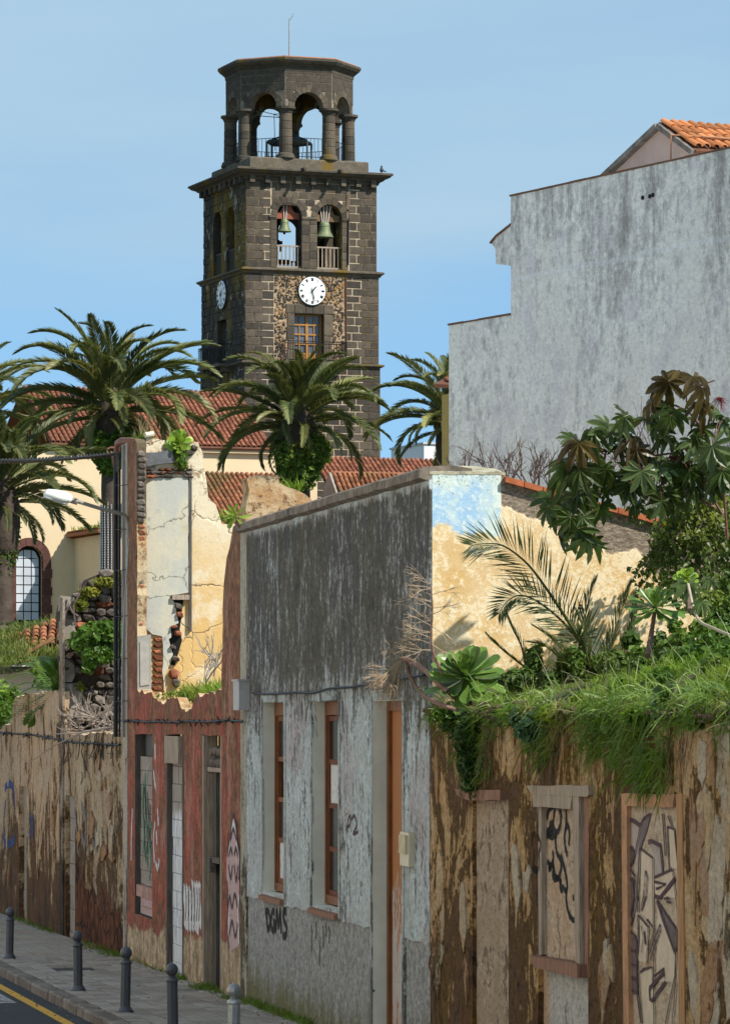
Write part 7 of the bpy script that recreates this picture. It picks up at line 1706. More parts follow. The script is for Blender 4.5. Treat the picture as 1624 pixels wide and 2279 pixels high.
# ================================================================== rosette succulents
def spat(L_, w_, cup, tip):
    v = []; f = []; rows = [(0, .16), (.25, .26), (.5, .52), (.75, .92), (.9, .9), (1.0, .35)]
    for t, k in rows:
        x = L_ * t; z = cup * t * t
        for s in (-1, 0, 1): v.append((x, s * w_ / 2 * k, z + abs(s) * w_ * .14 * k))
    for i in range(len(rows) - 1):
        for j in range(2): f.append((i * 3 + j, i * 3 + j + 1, i * 3 + j + 4, i * 3 + j + 3))
    return v, f
M_AEO = leafmat('succulent_green', (0.075, 0.15, 0.03), (0.14, 0.23, 0.04), 4, .15, .35, True)
M_AEOL = leafmat('bright_succulent', (0.17, 0.28, 0.035), (0.27, 0.38, 0.05), 4, .25, .35, True)
M_STEMB = plain('succulent_stem', (0.16, 0.10, 0.075), .35, 12, bs=.8, bd=.02)
def rosette(c, rad, n, tilt, lab, stem, mat=M_AEO, seed=1, group='rosette succulents', wide=.34):
    random.seed(seed); e = empty('aeonium', stem[-1] if stem else c, lab, 'succulent', group)
    ml = [mk('leaf', *spat(1.0, wide, cu, 0), mat, True) for cu in (.10, .22, -.12)]
    tq = Vector(tilt).normalized().to_track_quat('Z', 'Y').to_matrix().to_4x4()
    for i in range(n):
        t = (i + .5) / n; az = i * 2.39996; el = math.radians(82 - 104 * t ** .8 + random.uniform(-6, 6)); L_ = rad * (.42 + .62 * t ** .6) * random.uniform(.9, 1.08)
        M = Matrix.Translation(c) @ tq @ Matrix.Rotation(az, 4, 'Z') @ Matrix.Rotation(-el, 4, 'Y') @ Matrix.Rotation(random.uniform(-.2, .2), 4, 'X') @ Matrix.Diagonal((L_, L_ * random.uniform(.9, 1.1), L_, 1))
        inst('leaf', ml[0 if t < .5 else random.choice((0, 1, 2))], M, e)
    if stem:
        g = G(); sp = spline([c] + list(stem), 10); g.tube(sp, [.018 + .012 * i / 9 for i in range(10)], 7); g.ob('stem', M_STEMB, e)
    return e
a1c = GP(1036, 1506, .35)
rosette(a1c, .40, 74, (-.12, -.5, .8), 'large green rosette succulent leaning over the wall near the grey house corner', [GP(1040, 1545, .3), GP(1060, 1590, .12), GP(1088, 1606, .1)], seed=61)
rosette(GP(1457, 1352, 1.3), .30, 56, (-.1, -.45, .85), 'green rosette succulent high in the garden right of the young palm', [GP(1450, 1400, 1.3), GP(1440, 1460, 1.2)], seed=62, wide=.22)
rosette(GP(1527, 1287, 1.6), .13, 34, (0, -.8, .6), 'small bright yellow green rosette below the vine', [GP(1530, 1310, 1.6), GP(1535, 1360, 1.5)], M_AEOL, 63, wide=.5)
rosette(GP(1488, 1560, .0), .19, 40, (-.6, -.7, .35), 'dark green rosette succulent hanging on the wall face above mural doorway', [GP(1492, 1545, .1), GP(1500, 1530, .3)], leafmat('shade_succulent', (0.05, 0.10, 0.025), (0.085, 0.15, 0.035), 4, .15, .4, True), 64)
rosette(GP(1288, 1420, 2.3), .22, 40, (0, -.5, .85), 'dark rosette succulent behind the young palm fronds', [GP(1300, 1450, 2.3), GP(1300, 1500, 2.2)], leafmat('dark_succulent', (0.03, 0.06, 0.02), (0.06, 0.10, 0.03), 4, .15, .4, True), 65, wide=.2)
rosette(END.pt(397, 986, .05), .24, 34, (-.2, -.9, .35), 'bright yellow green rosette growing on top of the ruined end wall', [END.pt(400, 1000, 0), END.pt(402, 1010, -.1)], M_AEOL, 66, wide=.5)
random.seed(5)
weed_blob('wall_top_weed', [(END.pt(399, 1022, .08), (.12, .1, .16)), (END.pt(405, 1036, .06), (.1, .1, .1))], 420, .03, M_WEED, 'small green weed below the rosette on the ruined end wall', 67)
# bare stalks with dried flower sprays beside the big rosette
M_DRY = plain('dried_flower_spray', (0.36, 0.27, 0.18), .25, 8); M_BARK = plain('scarred_stalk', (0.20, 0.12, 0.09), .4, 14, bs=.9, bd=.02)
def spray(g, p, d, L_, depth, spread, rad, r_):
    d = Vector(d).normalized(); q = p + d * L_ + Vector((0, 0, -.12 * L_)); mdl = p.lerp(q, .5) + Vector(r_.normal(size=3)) * L_ * .06
    g.tube([p, mdl, q], [rad, rad * .8, rad * .6], 3, 0, False)
    if depth:
        for _ in range(3 if depth > 1 else 4):
            nd = d + Vector(r_.normal(size=3)) * spread; spray(g, mdl.lerp(q, r_.random()), nd, L_ * r_.uniform(.5, .85), depth - 1, spread, rad * .65, r_)
r_ = np.random.default_rng(71)
ds = empty('dried_succulent', GP(1080, 1595, .1), 'dead succulent stalks with straw coloured flower sprays at the grey house corner', 'dead plant')
g = G(); g.tube(spline([GP(1095, 1606, .1), GP(1040, 1572, .05), GP(985, 1530, -.05), GP(940, 1488, -.15), GP(905, 1466, -.2), GP(893, 1466, -.22)], 20), .026, 6); g.tube(spline([GP(1060, 1592, .1), GP(985, 1570, 0), GP(940, 1545, -.1), GP(912, 1505, -.15), GP(905, 1470, -.2)], 20), .022, 6); g.ob('stalk', M_BARK, ds)
g = G(); c_ = GP(893, 1468, -.22)
for k in range(16): spray(g, c_, (-.6 + r_.normal() * .25, -.1, -.8 + r_.normal() * .25), .20, 3, .35, .0075, r_)
for k in range(7): spray(g, c_, (.1 + r_.normal() * .5, -.1, .8 + r_.normal() * .3), .14, 3, .45, .006, r_)
g.ob('flower_spray', M_DRY, ds)
g = G(); st = spline([GP(985, 1500, .1), GP(962, 1450, -.02), GP(960, 1400, -.03), GP(962, 1350, -.03), GP(958, 1300, -.03)], 16); g.tube(st, [.018 - .0008 * i for i in range(16)], 6); up_st = g.ob('stalk', M_BARK, ds)
g = G()
for i in range(4, 16):
    for k in range(2): spray(g, st[i], ((-1 if r_.random() < .68 else .8), r_.normal() * .3, .25 + r_.normal() * .3), .15 + .004 * (16 - i), 2, .4, .0048, r_)
g.ob('flower_spray', M_DRY, ds)
# ================================================================== castor oil plant
def castor_geo(nl=8, droop=.35, rs=1):
    """palmate leaf, unit radius, stalk at origin; pointed serrate lobes, the middle ones longest, tips hanging"""
    q_ = random.Random(rs); v = [(0, 0, 0)]; f = []; idx = []; span = math.radians(285)
    for i in range(nl):
        t0 = -span / 2 + span * (i + .5) / nl; ln = (.50 + .50 * math.cos(t0 * .62)) * q_.uniform(.9, 1.1); hw = span / nl * .5; t0 += q_.uniform(-.07, .07)
        pr = [(-1.0, .36), (-1.04, .48), (-.84, .58), (-.86, .65), (-.58, .75), (-.54, .82), (-.2, .93), (0, 1.0), (.2, .93), (.54, .82), (.58, .75), (.86, .65), (.84, .58), (1.04, .48), (1.0, .36)]
        ids = []; tw = q_.uniform(-.12, .12)
        for a, q in pr:
            rr = ln * q; aa = t0 + a * hw * .95; z = -droop * rr ** 2.2 + .16 * rr * abs(a) + tw * rr * a
            v.append((rr * math.cos(aa), rr * math.sin(aa), z)); ids.append(len(v) - 1)
        v.append((ln * .55 * math.cos(t0), ln * .55 * math.sin(t0), -droop * .3 * ln * ln - .04)); m_ = len(v) - 1
        for k in range(len(ids) - 1): f.append((m_, ids[k], ids[k + 1]))
        f.append((0, ids[0], m_)); f.append((0, m_, ids[-1])); idx.append(ids)
    for i in range(nl - 1): f.append((0, idx[i][-1], idx[i + 1][0]))
    return v, f
M_CAS = leafmat('castor_leaf', (0.03, 0.052, 0.011), (0.07, 0.105, 0.025), 3, .3, .35, True)
M_CASB = leafmat('castor_leaf_bronze', (0.045, 0.030, 0.012), (0.09, 0.065, 0.018), 3, .3, .35, True)
M_CASP = leafmat('castor_leaf_pale', (0.075, 0.115, 0.04), (0.13, 0.18, 0.07), 3, .3, .4, True)
M_CSTEM = plain('red_stem', (0.12, 0.045, 0.03), .3, 6, .5)
CL = [mk('leaf', *castor_geo(8, d_, k_), M_CAS, False) for k_, d_ in enumerate((.2, .45, .7, 1.0, .6))]; CLB = [mk('leaf', *castor_geo(7, d_, 9 + k_), M_CASB) for k_, d_ in enumerate((.6, 1.0, 1.4))]; CLP = [mk('leaf', *castor_geo(8, d_, 19 + k_), M_CASP) for k_, d_ in enumerate((.25, .5, .8))]
cas = empty('castor_oil_plant', GP(1580, 1420, 2.0), 'castor oil plant with large star shaped dark leaves and red stems, upper right', 'shrub')
def zc2(x, y, w_=1.75): return P(1168.4 + x * .2806, 778.9 + y * .2806, 39.7 + (w_ - 1.75))
LV = []
for (x, y, s_, k) in [(1230, 170, 62, 'b'), (1130, 250, 60, 'b'), (1330, 210, 55, 'b'), (1040, 300, 58, 'b'), (1400, 300, 50, 'b'), (1000, 420, 58, 'b'), (1100, 440, 60, 'd'), (1180, 480, 55, 'd'), (1380, 420, 48, 'b'), (1240, 560, 50, 'd'), (950, 560, 62, 'd'), (1060, 590, 55, 'd'), (660, 620, 62, 'p'), (540, 640, 60, 'd'), (780, 530, 40, 'd'), (420, 740, 66, 'b'), (850, 680, 60, 'b'),
                      (540, 720, 45, 'b'), (340, 920, 62, 'd'), (430, 950, 60, 'd'), (560, 1010, 60, 'd'), (300, 1000, 56, 'd'), (640, 950, 48, 'd'), (720, 760, 50, 'd'), (880, 790, 44, 'b'), (960, 820, 54, 'd'), (780, 900, 52, 'd'), (920, 960, 62, 'p'), (1060, 930, 62, 'p'), (1130, 960, 66, 'd'), (1220, 900, 50, 'd'), (1240, 760, 52, 'd'), (1330, 720, 55, 'p'), (1150, 700, 52, 'd'), (1480, 760, 70, 'p'), (1560, 820, 70, 'p'), (1530, 560, 60, 'p'), (1600, 650, 60, 'p'),
                      (200, 1180, 58, 'd'), (260, 1260, 56, 'd'), (400, 1170, 60, 'd'), (480, 1120, 48, 'd'), (520, 1290, 66, 'p'), (600, 1230, 50, 'd'), (300, 1390, 70, 'd'), (420, 1420, 62, 'd'), (500, 1500, 60, 'd'), (360, 1320, 50, 'd'), (780, 1040, 56, 'd'), (900, 1190, 58, 'd'), (1000, 1080, 56, 'd'), (1120, 1130, 62, 'd'), (1080, 1200, 54, 'd'), (1200, 1080, 52, 'd'), (640, 1120, 44, 'd'), (1300, 960, 50, 'd'), (1340, 1080, 46, 'd'), (1440, 900, 52, 'p'), (1560, 960, 60, 'd'), (1500, 1050, 50, 'd'), (1400, 620, 44, 'd'), (1460, 420, 44, 'b')]:
    LV.append((x, y, s_, k))
random.seed(77)
for x, y, s_, k in list(LV):
    if y > 420 and random.random() < .6: LV.append((x + random.uniform(-70, 70), y + random.uniform(-60, 70), s_ * random.uniform(.6, .95), random.choice(('d', 'd', k))))
hubs = [zc2(1290, 260), zc2(1280, 480), zc2(640, 800), zc2(860, 860), zc2(1180, 820), zc2(1500, 700), zc2(480, 1000), zc2(540, 1200), zc2(1050, 1000), zc2(1530, 900)]
gst = G()
for x, y, s_, k in LV:
    w_ = 1.75 + random.uniform(-.4, .3); p = zc2(x, y, w_); rad = s_ * .5 * 39.7 / FPX * 1.9
    me = random.choice(CLB if k == 'b' else CLP if k == 'p' else CL)
    h = min(hubs, key=lambda q: (q - p).length); out = (p - h); out.z *= .6; out = out.normalized() if out.length > .02 else Vector((-1, 0, 0))
    nrm = (Vector((0, -.5, .6)) + out * .5 + Vector((random.uniform(-.6, .6), random.uniform(-.4, .4), random.uniform(-.45, .35)))).normalized()
    ex = (out - nrm * out.dot(nrm)); ex = (ex + Vector((0, 0, -.5))); ex = (ex - nrm * ex.dot(nrm)).normalized(); ey = nrm.cross(ex)
    M = Matrix(((ex.x, ey.x, nrm.x, p.x), (ex.y, ey.y, nrm.y, p.y), (ex.z, ey.z, nrm.z, p.z), (0, 0, 0, 1))) @ Matrix.Diagonal((rad, rad, rad, 1))
    inst('leaf', me, M, cas); m_ = p.lerp(h, .5) + Vector((0, 0, .03)); gst.tube([p, m_, h], [.0035, .0045, .006], 4)
gst.ob('leaf_stalk', M_CSTEM, cas)
g = G()
for ctl in ([(1600, 1500), (1560, 1000), (1500, 700), (1290, 480), (1290, 200)], [(1560, 1300), (1300, 900), (1180, 820), (860, 860), (640, 800), (400, 870)], [(1500, 1250), (1050, 1000), (780, 960), (540, 1200), (480, 1000)], [(1290, 480), (1450, 680)], [(1290, 320), (1500, 240)], [(640, 800), (600, 960)]):
    sp = spline([zc2(*q) for q in ctl], 18); g.tube(sp, [.015 - .0005 * i for i in range(18)], 6)
g.ob('branch', M_CSTEM, cas)
for x, y in ((1545, 380), (1190, 820), (540, 700)):
    g = G(); c_ = zc2(x, y, 1.8); rq = np.random.default_rng(int(x))
    for k in range(46): d = Vector(rq.normal(size=3)).normalized(); g.tube([c_, c_ + (d + Vector((0, 0, -.7))) * .085], [.004, .0015], 3)
    g.ob('flower_tuft', plain('crimson_tuft', (0.14, 0.012, 0.02), .3, 5), cas)
# pale seedling leaves of the same plant low on the right
sd_ = empty('castor_seedling', GP(1540, 1360, 1.3), 'young blue green castor plant with star leaves above the small weeds', 'shrub')
for x, y, s_ in ((1530, 1300, 80), (1495, 1450, 70), (1560, 1340, 55), (1580, 1290, 50)):
    p = GP(x, y, 1.35); nrm = Vector((random.uniform(-.3, .3), -.75, .5)).normalized(); ex = Vector((0, 0, -1)); ex = (ex - nrm * ex.dot(nrm)).normalized(); ey = nrm.cross(ex); rad = s_ * .5 * 36 / FPX * 1.2
    inst('leaf', random.choice(CLP), Matrix(((ex.x, ey.x, nrm.x, p.x), (ex.y, ey.y, nrm.y, p.y), (ex.z, ey.z, nrm.z, p.z), (0, 0, 0, 1))) @ Matrix.Diagonal((rad, rad, rad, 1)), sd_)
g = G(); g.tube(spline([GP(1640, 1420, 1.2), GP(1590, 1400, 1.2), GP(1550, 1375, 1.3), GP(1530, 1300, 1.35)], 12), .014, 6); g.ob('stem', plain('pale_stem', (0.35, 0.30, 0.22), .2, 6), sd_)
# ================================================================== bare twigs behind the side wall
M_TWIG = plain('bare_grey_brown_twig', (0.12, 0.085, 0.075), .3, 6)
def twig(g, p, d, L_, depth, rad, r_):
    d = Vector(d).normalized(); q = p + d * L_; m_ = p.lerp(q, .5) + Vector(r_.normal(size=3)) * L_ * .05
    g.tube([p, m_, q], [rad, rad * .85, rad * .65], 4, 0, False)
    if depth:
        for k in range(3 if depth > 1 else 2): nd = d * 1.0 + Vector(r_.normal(size=3)) * .42 + Vector((0, 0, .30)); twig(g, p.lerp(q, r_.uniform(.35, 1.0)), nd, L_ * r_.uniform(.55, .9), depth - 1, rad * .68, r_)
def bare(xs_, yb, Y, L_, lab, seed):
    r_ = np.random.default_rng(seed); c = P(xs_[0], yb, Y); e = empty('bare_shrub', c, lab, 'shrub', 'leafless shrubs behind the yellow wall'); g = G()
    for x in xs_:
        for k in range(2): twig(g, P(x + r_.uniform(-12, 12), yb, Y + r_.uniform(-.5, .5)), (r_.normal() * .3, r_.normal() * .3, 1), L_ * r_.uniform(.7, 1.25), 3, .012, r_)
    g.ob('branch', M_TWIG, e)
bare([1050, 1085, 1130], 1100, 47, .28, 'sparse leafless twigs rising just right of the pier cap', 81)
bare([1160, 1190, 1215, 1245], 1120, 47, .36, 'leafless shrub left of the castor leaves against the white wall', 82)
bare([1290, 1330, 1380, 1420], 1150, 47, .42, 'leafless shrub behind the middle of the castor plant', 83)
bare([1470, 1510, 1550, 1590, 1620], 1160, 48, .46, 'leafless shrub behind the right part of the castor plant', 84)
# ================================================================== ruin and greenery behind the low brown wall
CW = cross(137)
rw_ = empty('ruined_stone_wall', CW.pt(200, 1700), 'ruined rubble stone wall with large corner stones behind the low brown wall', 'wall')
poly = CW.I([(138, 1640), (138, 1340), (170, 1332), (178, 1310), (200, 1292), (228, 1280), (250, 1274), (285, 1272), (300, 1640)])
slab('wall_core', CW, jag(poly, .04, .2), plain('dark_earth_core', (0.055, 0.04, 0.028), .5, 4, bs=1.0, bd=.08), .5, -.12, [], rw_)
rr_ = random.Random(9); z = CW.sz(200, 1640)[1]
while z < CW.sz(200, 1272)[1]:
    a = CW.S(138)
    while a < CW.S(285):
        w1 = rr_.uniform(.14, .34); h1 = rr_.uniform(.10, .2)
        if inside((a + w1 / 2, z), poly) and rr_.random() < .9: stone_at('stone', CW, a + w1 / 2, z + rr_.uniform(-.03, .03), w1 * 1.05, h1 * 1.15, .3, -.10 + rr_.uniform(-.06, .06), rw_, rr_.uniform(-.25, .25), rr_.choice(STN + STN + [BRK[1]]))
        a += w1
    z += .135
M_QUOIN = plain('grey_dressed_quoin', (0.27, 0.235, 0.20), .35, 6, bs=.7, bd=.03, rnd=.2)
for lp in ([(134, 1328), (165, 1329), (164, 1358), (136, 1360)], [(137, 1380), (142, 1377), (166, 1380), (170, 1412), (162, 1423), (136, 1424)], [(139, 1468), (150, 1467), (162, 1480), (167, 1505), (160, 1516), (141, 1518)], [(140, 1521), (172, 1522), (184, 1540), (182, 1560), (176, 1574), (141, 1576)], [(142, 1578), (168, 1579), (172, 1592), (160, 1600), (160, 1622), (142, 1624)]):
    slab('quoin', CW, jag(CW.I(lp), .02, .12), M_QUOIN, .4, .08, [], rw_)
weed_blob('leafy_bush', [(CW.pt(200, 1412, .5), (.30, .3, .22)), (CW.pt(235, 1410, .5), (.33, .3, .26)), (CW.pt(175, 1430, .45), (.26, .25, .2)), (CW.pt(210, 1455, .5), (.35, .3, .2)), (CW.pt(190, 1480, .5), (.14, .15, .18)), (CW.pt(250, 1450, .5), (.15, .2, .2))], 2600, .055, leafmat('bush_leaf', (0.05, 0.11, 0.014), (0.11, 0.21, 0.025), 2.2, .35, .45, False, (0.17, 0.21, 0.02)), 'fresh green leafy bush growing in front of the ruined stone wall', 91, asp=.75)
weed_blob('wall_weed', [(CW.pt(195, 1318, .2), (.2, .15, .10)), (CW.pt(235, 1296, .2), (.3, .15, .10)), (CW.pt(178, 1345, .2), (.14, .12, .14)), (CW.pt(258, 1284, .2), (.12, .12, .1)), (CW.pt(176, 1528, .25), (.08, .1, .1))], 1500, .035, leafmat('yellow_weed', (0.12, 0.14, 0.012), (0.24, 0.24, 0.03), 3, .35), 'yellow green weeds along the broken top of the ruined stone wall', 92)
tw = empty('dead_branch_heap', CW.pt(215, 1625, .4), 'heap of dead leafless branches lying on the low brown wall', 'branches'); g = G(); r_ = np.random.default_rng(93)
for k in range(26): p = CW.pt(r_.uniform(180, 262), r_.uniform(1590, 1630), .35 + r_.random() * .3); twig(g, p, (r_.normal(), r_.normal() * .4, r_.normal() * .45 + .05), .35, 2, .012, r_)
g.tube([WALL.pt(262, 1618, .1), WALL.pt(210, 1630, .2), WALL.pt(150, 1660, .25), WALL.pt(78, 1705, .2)], [.018, .016, .013, .008], 5); g.tube([WALL.pt(250, 1620, .1), WALL.pt(190, 1632, .15), WALL.pt(132, 1634, .15)], [.016, .014, .008], 5); g.ob('branch', plain('pale_dead_wood', (0.30, 0.25, 0.21), .3, 7), tw)
g = G(); g.tube(spline([CW.pt(165, 1395, .3), CW.pt(160, 1350, .3), CW.pt(172, 1325, .3), CW.pt(176, 1298, .3)], 10), .018, 5); g.tube(spline([CW.pt(137, 1400, .3), CW.pt(142, 1365, .3), CW.pt(150, 1350, .3), CW.pt(158, 1365, .3), CW.pt(170, 1372, .3)], 12), .02, 5); tag(g.ob('bare_sapling', M_TWIG), 'crooked bare stems beside the corner stones of the ruined wall', 'branch')
# outbuilding with overgrown tile roof, weeds and big serrated leaves
ob_ = empty('outbuilding', P(70, 1650, 96), 'small overgrown outbuilding with old tile verge and white wall, behind the low wall', 'house')
g = G(); q = P(56, 1480, 96); g.box(Vector((q.x - .35, q.y + 1.5, (q.z + gz(96)) / 2)), (1.3, 0, 0), (0, 1.5, 0), (0, 0, (q.z - gz(96)) / 2)); g.ob('wall', plain('white_limewash', (0.62, 0.58, 0.5), .12, 2), ob_)
ro = P(20, 1462, 97.5); dn_ = Vector((0.05, -1, -.18)); tile_roof('roof', ob_, P(16, 1424, 99), Vector((1.25, 0, .50)), Vector((.15, -2.6, -.75)), 1.7, 2.4, M_TILEM, .22, .34, 60)
tv2, tf2 = tile_geo(.22, .34); tm2 = mk('verge_tile', tv2, tf2, M_TILEM, True)
A = P(48, 1466, 95.6); B = P(136, 1418, 95.6); dv = (B - A).normalized(); nv = Vector((0, -1, 0)).cross(dv); nv = nv if nv.z > 0 else -nv; sv_ = dv.cross(nv)
for k in range(int((B - A).length / .30)): p = A + dv * k * .30; inst('verge_tile', tm2, Matrix(((sv_.x, dv.x, nv.x, p.x), (sv_.y, dv.y, nv.y, p.y), (sv_.z, dv.z, nv.z, p.z), (0, 0, 0, 1))), ob_)
r = np.random.default_rng(95); n = 3800; xx = r.uniform(-10, 134, n); yy = 1398 + (1475 - 1398) * r.random(n) ** .8 + np.clip((60 - xx) * .2, -8, 14); keep = (yy > 1385)
pts = np.array([tuple(P(xx[i], yy[i], 101 - (yy[i] - 1398) / 77 * 6)) for i in range(n)]); v, f = blades(pts, r.normal(size=pts.shape) * .4 + np.array([0, 0, 1.0]), np.full(n, .34), .028, .6, 6)
tag(ob('meadow_grass', v, f, leafmat('meadow_grass', (0.075, 0.11, 0.02), (0.15, 0.18, 0.035), .8, .35, .5, False, (0.22, 0.22, 0.05))), 'sunny meadow grass below the church window', 'grass', kind='stuff')
g = G(); g.add([P(-40, 1392, 102), P(140, 1392, 102), P(150, 1500, 95), P(-40, 1500, 95)], [(0, 1, 2, 3)]); tag(g.ob('overgrown_bank', M_SOIL), kind='structure')
weed_blob('dark_hedge', [(P(60, 1402, 103), (.7, .3, .25)), (P(100, 1400, 103), (.6, .3, .22)), (P(125, 1405, 102), (.3, .3, .2))], 2200, .06, leafmat('dark_hedge_leaf', (0.025, 0.045, 0.012), (0.05, 0.08, 0.02), 1, .3), 'low dark hedge directly below the arched church window', 96)
# acanthus-like plant with lobed leaves
ac_ = empty('thistle_plant', WALL.pt(105, 1545, -.2), 'large plant with deeply lobed arching green leaves on the low brown wall', 'plant')
def lobed(ctrl, wid, nl):
    g = G(); sp = spline(ctrl, 18); g.tube(sp, [.014 - .0006 * i for i in range(18)], 4)
    for i in range(1, 17):
        d = (sp[min(i + 1, 17)] - sp[i - 1]).normalized(); s_ = d.cross(Vector((.2, -.8, .5))).normalized(); w_ = wid * math.sin(math.pi * (i + 1) / 19) ** .7
        for sg in (-1, 1):
            e = (s_ * sg + d * .55).normalized() * w_; p = sp[i]; g.add([p, p + e * .45 + d * .07, p + e + d * .03, p + e * .7 - d * .03, p + e * .35 - d * .05], [(0, 1, 2, 3, 4)])
    g.ob('leaf', M_WEED, ac_)
for k, (ct, wd_) in enumerate([([(112, 1545), (80, 1530), (52, 1550), (37, 1588)], .24), ([(115, 1540), (95, 1550), (70, 1575), (48, 1600)], .24), ([(112, 1540), (85, 1505), (62, 1500), (50, 1512)], .22), ([(115, 1535), (95, 1490), (85, 1475), (72, 1480)], .2), ([(118, 1535), (118, 1490), (108, 1470), (95, 1462)], .2), ([(120, 1540), (128, 1500), (128, 1475), (122, 1460)], .2), ([(112, 1545), (98, 1570), (92, 1590), (92, 1612)], .2), ([(110, 1540), (75, 1520), (55, 1525), (45, 1540)], .2), ([(118, 1540), (105, 1510), (100, 1490), (108, 1478)], .2), ([(120, 1545), (122, 1520), (130, 1505), (134, 1500)], .16)]):
    lobed([WALL.pt(x, y, -.1 + .12 * i) for i, (x, y) in enumerate(ct)], wd_, 8)
weed_blob('wall_top_bush', [(WALL.pt(8, 1575, .1), (.35, .3, .35)), (WALL.pt(24, 1590, .2), (.25, .2, .3)), (WALL.pt(-14, 1560, -.2), (.5, .4, .4)), (WALL.pt(60, 1515, -.6), (.5, .4, .25)), (WALL.pt(112, 1500, -.6), (.25, .3, .35))], 2600, .06, M_WEED, 'green bushy weeds on the low wall at the left edge', 97)
rosette(WALL.pt(4, 1532, .15), .34, 34, (-.1, -.8, .6), 'pale green rosette succulent on the low wall at the left edge', [WALL.pt(4, 1560, .0), WALL.pt(4, 1600, -.1)], M_AEOL, 98, wide=.2)
# grass on the annex eaves of the church
r = np.random.default_rng(99); n = 1500; pts = np.array([tuple(CH.at(ax + r.uniform(-.2, 3.5), fz + .16, r.uniform(0, LN + .2))) for _ in range(n)]); v, f = blades(pts, r.normal(size=pts.shape) * .4 + np.array([0, 0, 1.0]), np.full(n, .42), .05, .6, 6)
tag(ob('eaves_grass', v, f, M_GRASS), 'bright grass growing along the tiled eaves of the church annex', 'grass', kind='stuff')
# grass and weeds in the gap of the red house and at the foot of the walls
r = np.random.default_rng(101); P_ = []
for x0, x1, y0, y1, n, o0 in ((350, 385, 1545, 1562, 260, -.3), (392, 432, 1545, 1560, 420, -.35), (436, 450, 1545, 1550, 60, -.3)):
    for _ in range(n): P_.append(tuple(WALL.pt(r.uniform(x0, x1), r.uniform(y0, y1), o0 - r.random() * .3)))
v, f = blades(np.array(P_), r.normal(size=(len(P_), 3)) * .35 + np.array([0, 0, 1.0]), np.full(len(P_), .30), .016, .6, 7)
tag(ob('gap_grass', v, f, M_GRASS), 'tuft of bright grass in the broken gap of the red house front', 'grass', kind='stuff')
P_ = []
for x0, x1, n, sp_ in ((30, 130, 300, .15), (190, 275, 420, .25), (395, 420, 160, .2), (455, 480, 200, .25), (480, 500, 60, .2), (520, 548, 120, .2), (555, 700, 700, .12), (840, 900, 120, .1), (275, 395, 100, .1)):
    for _ in range(n): s_ = WALL.S(r.uniform(x0, x1)); P_.append(tuple(SP(s_, r.random() ** 2 * sp_ + .005, 0)))
v, f = blades(np.array(P_), r.normal(size=(len(P_), 3)) * .5 + np.array([0, 0, .8]), np.full(len(P_), .13), .012, .6, 8)
tag(ob('kerbside_weeds', v, f, M_GRASSD), 'thin weeds along the foot of the house fronts', 'grass', kind='stuff')
P_ = []
for pl_, x0, x1, y0, y1, n in ((END, 310, 345, 980, 990, 90), (END, 505, 520, 1160, 1168, 60), (FARG, 640, 672, 1086, 1096, 80), (END, 478, 500, 1150, 1166, 60)):
    for _ in range(n): P_.append(tuple(pl_.pt(r.uniform(x0, x1), r.uniform(y0, y1), -.1)))
v, f = blades(np.array(P_), r.normal(size=(len(P_), 3)) * .35 + np.array([0, 0, 1.0]), np.full(len(P_), .22), .014, .6, 9)
tag(ob('wall_top_grass', v, f, M_GRASS), 'short grass tufts along the broken wall tops', 'grass', kind='stuff')
v, f = blades(np.array([tuple(END.pt(r.uniform(312, 340), 975, -.1)) for _ in range(26)]), r.normal(size=(26, 3)) * .25 + np.array([0, 0, 1.0]), np.full(26, .5), .008, .4, 10)
tag(ob('dry_stalks', v, f, M_STRAW), 'dry straw stalks on top of the ruined end wall', 'grass', kind='stuff')
weed_blob('gap_weed', [(WALL.pt(350, 1552, -.3), (.35, .2, .12)), (WALL.pt(362, 1546, -.4), (.2, .2, .12))], 420, .03, M_WEED, 'low green weed left of the grass tuft in the red house gap', 103)
g = G(); r_ = np.random.default_rng(104)
for x, y in ((370, 1545), (384, 1520), (400, 1505)): twig(g, WALL.pt(x, y, -.5), (.2 + r_.normal() * .3, r_.normal() * .3, .9), .35, 3, .016, r_)
tag(g.ob('dead_shrub', plain('pale_dead_twig', (0.33, 0.29, 0.25), .25, 7)), 'pale dead shrub standing in the red house gap', 'shrub')
g = G()
for k in range(3): twig(g, WALL.pt(481, 1540, -.35), (r_.normal() * .2, r_.normal() * .2, 1), .30, 3, .014, r_)
tag(g.ob('seed_head_plant', M_TWIG), 'dark dried seed head plant at the right of the red house gap', 'plant')
for ct, wd_ in ([(505, 1235, .05), (494, 1222, .1), (486, 1212, .15)], .12), ([(500, 1250, .05), (485, 1256, .1), (470, 1264, .15)], .10):
    g = G(); sp = spline([WALL.pt(x, y, o_ - .5) for x, y, o_ in ct], 10); g.tube(sp, .008, 4)
    for i in range(1, 9):
        d = (sp[i + 1] - sp[i - 1]).normalized(); s_ = d.cross(Vector((.2, -.9, .3))).normalized()
        for sg in (-1, 1): e = (s_ * sg + d * .4) * wd_ * math.sin(math.pi * (i + 1) / 11); g.add([sp[i], sp[i] + e * .6 + d * .04, sp[i] + e, sp[i] + e * .4 - d * .03], [(0, 1, 2, 3)])
    tag(g.ob('serrated_leaf', M_WEED), 'upper serrated leaf sticking out of the red wall edge' if wd_ > .11 else 'lower serrated leaf sticking out of the red wall edge', 'leaf')
rosette(FARG.pt(520, 1150, .1) + Vector((0, 0, 0)), .2, 22, (-.3, -.8, .4), 'loose pale rosette at the broken top of the red wall beside the tiled roof', [FARG.pt(530, 1165, 0), FARG.pt(540, 1180, 0)], M_AEOL, 105, wide=.2)
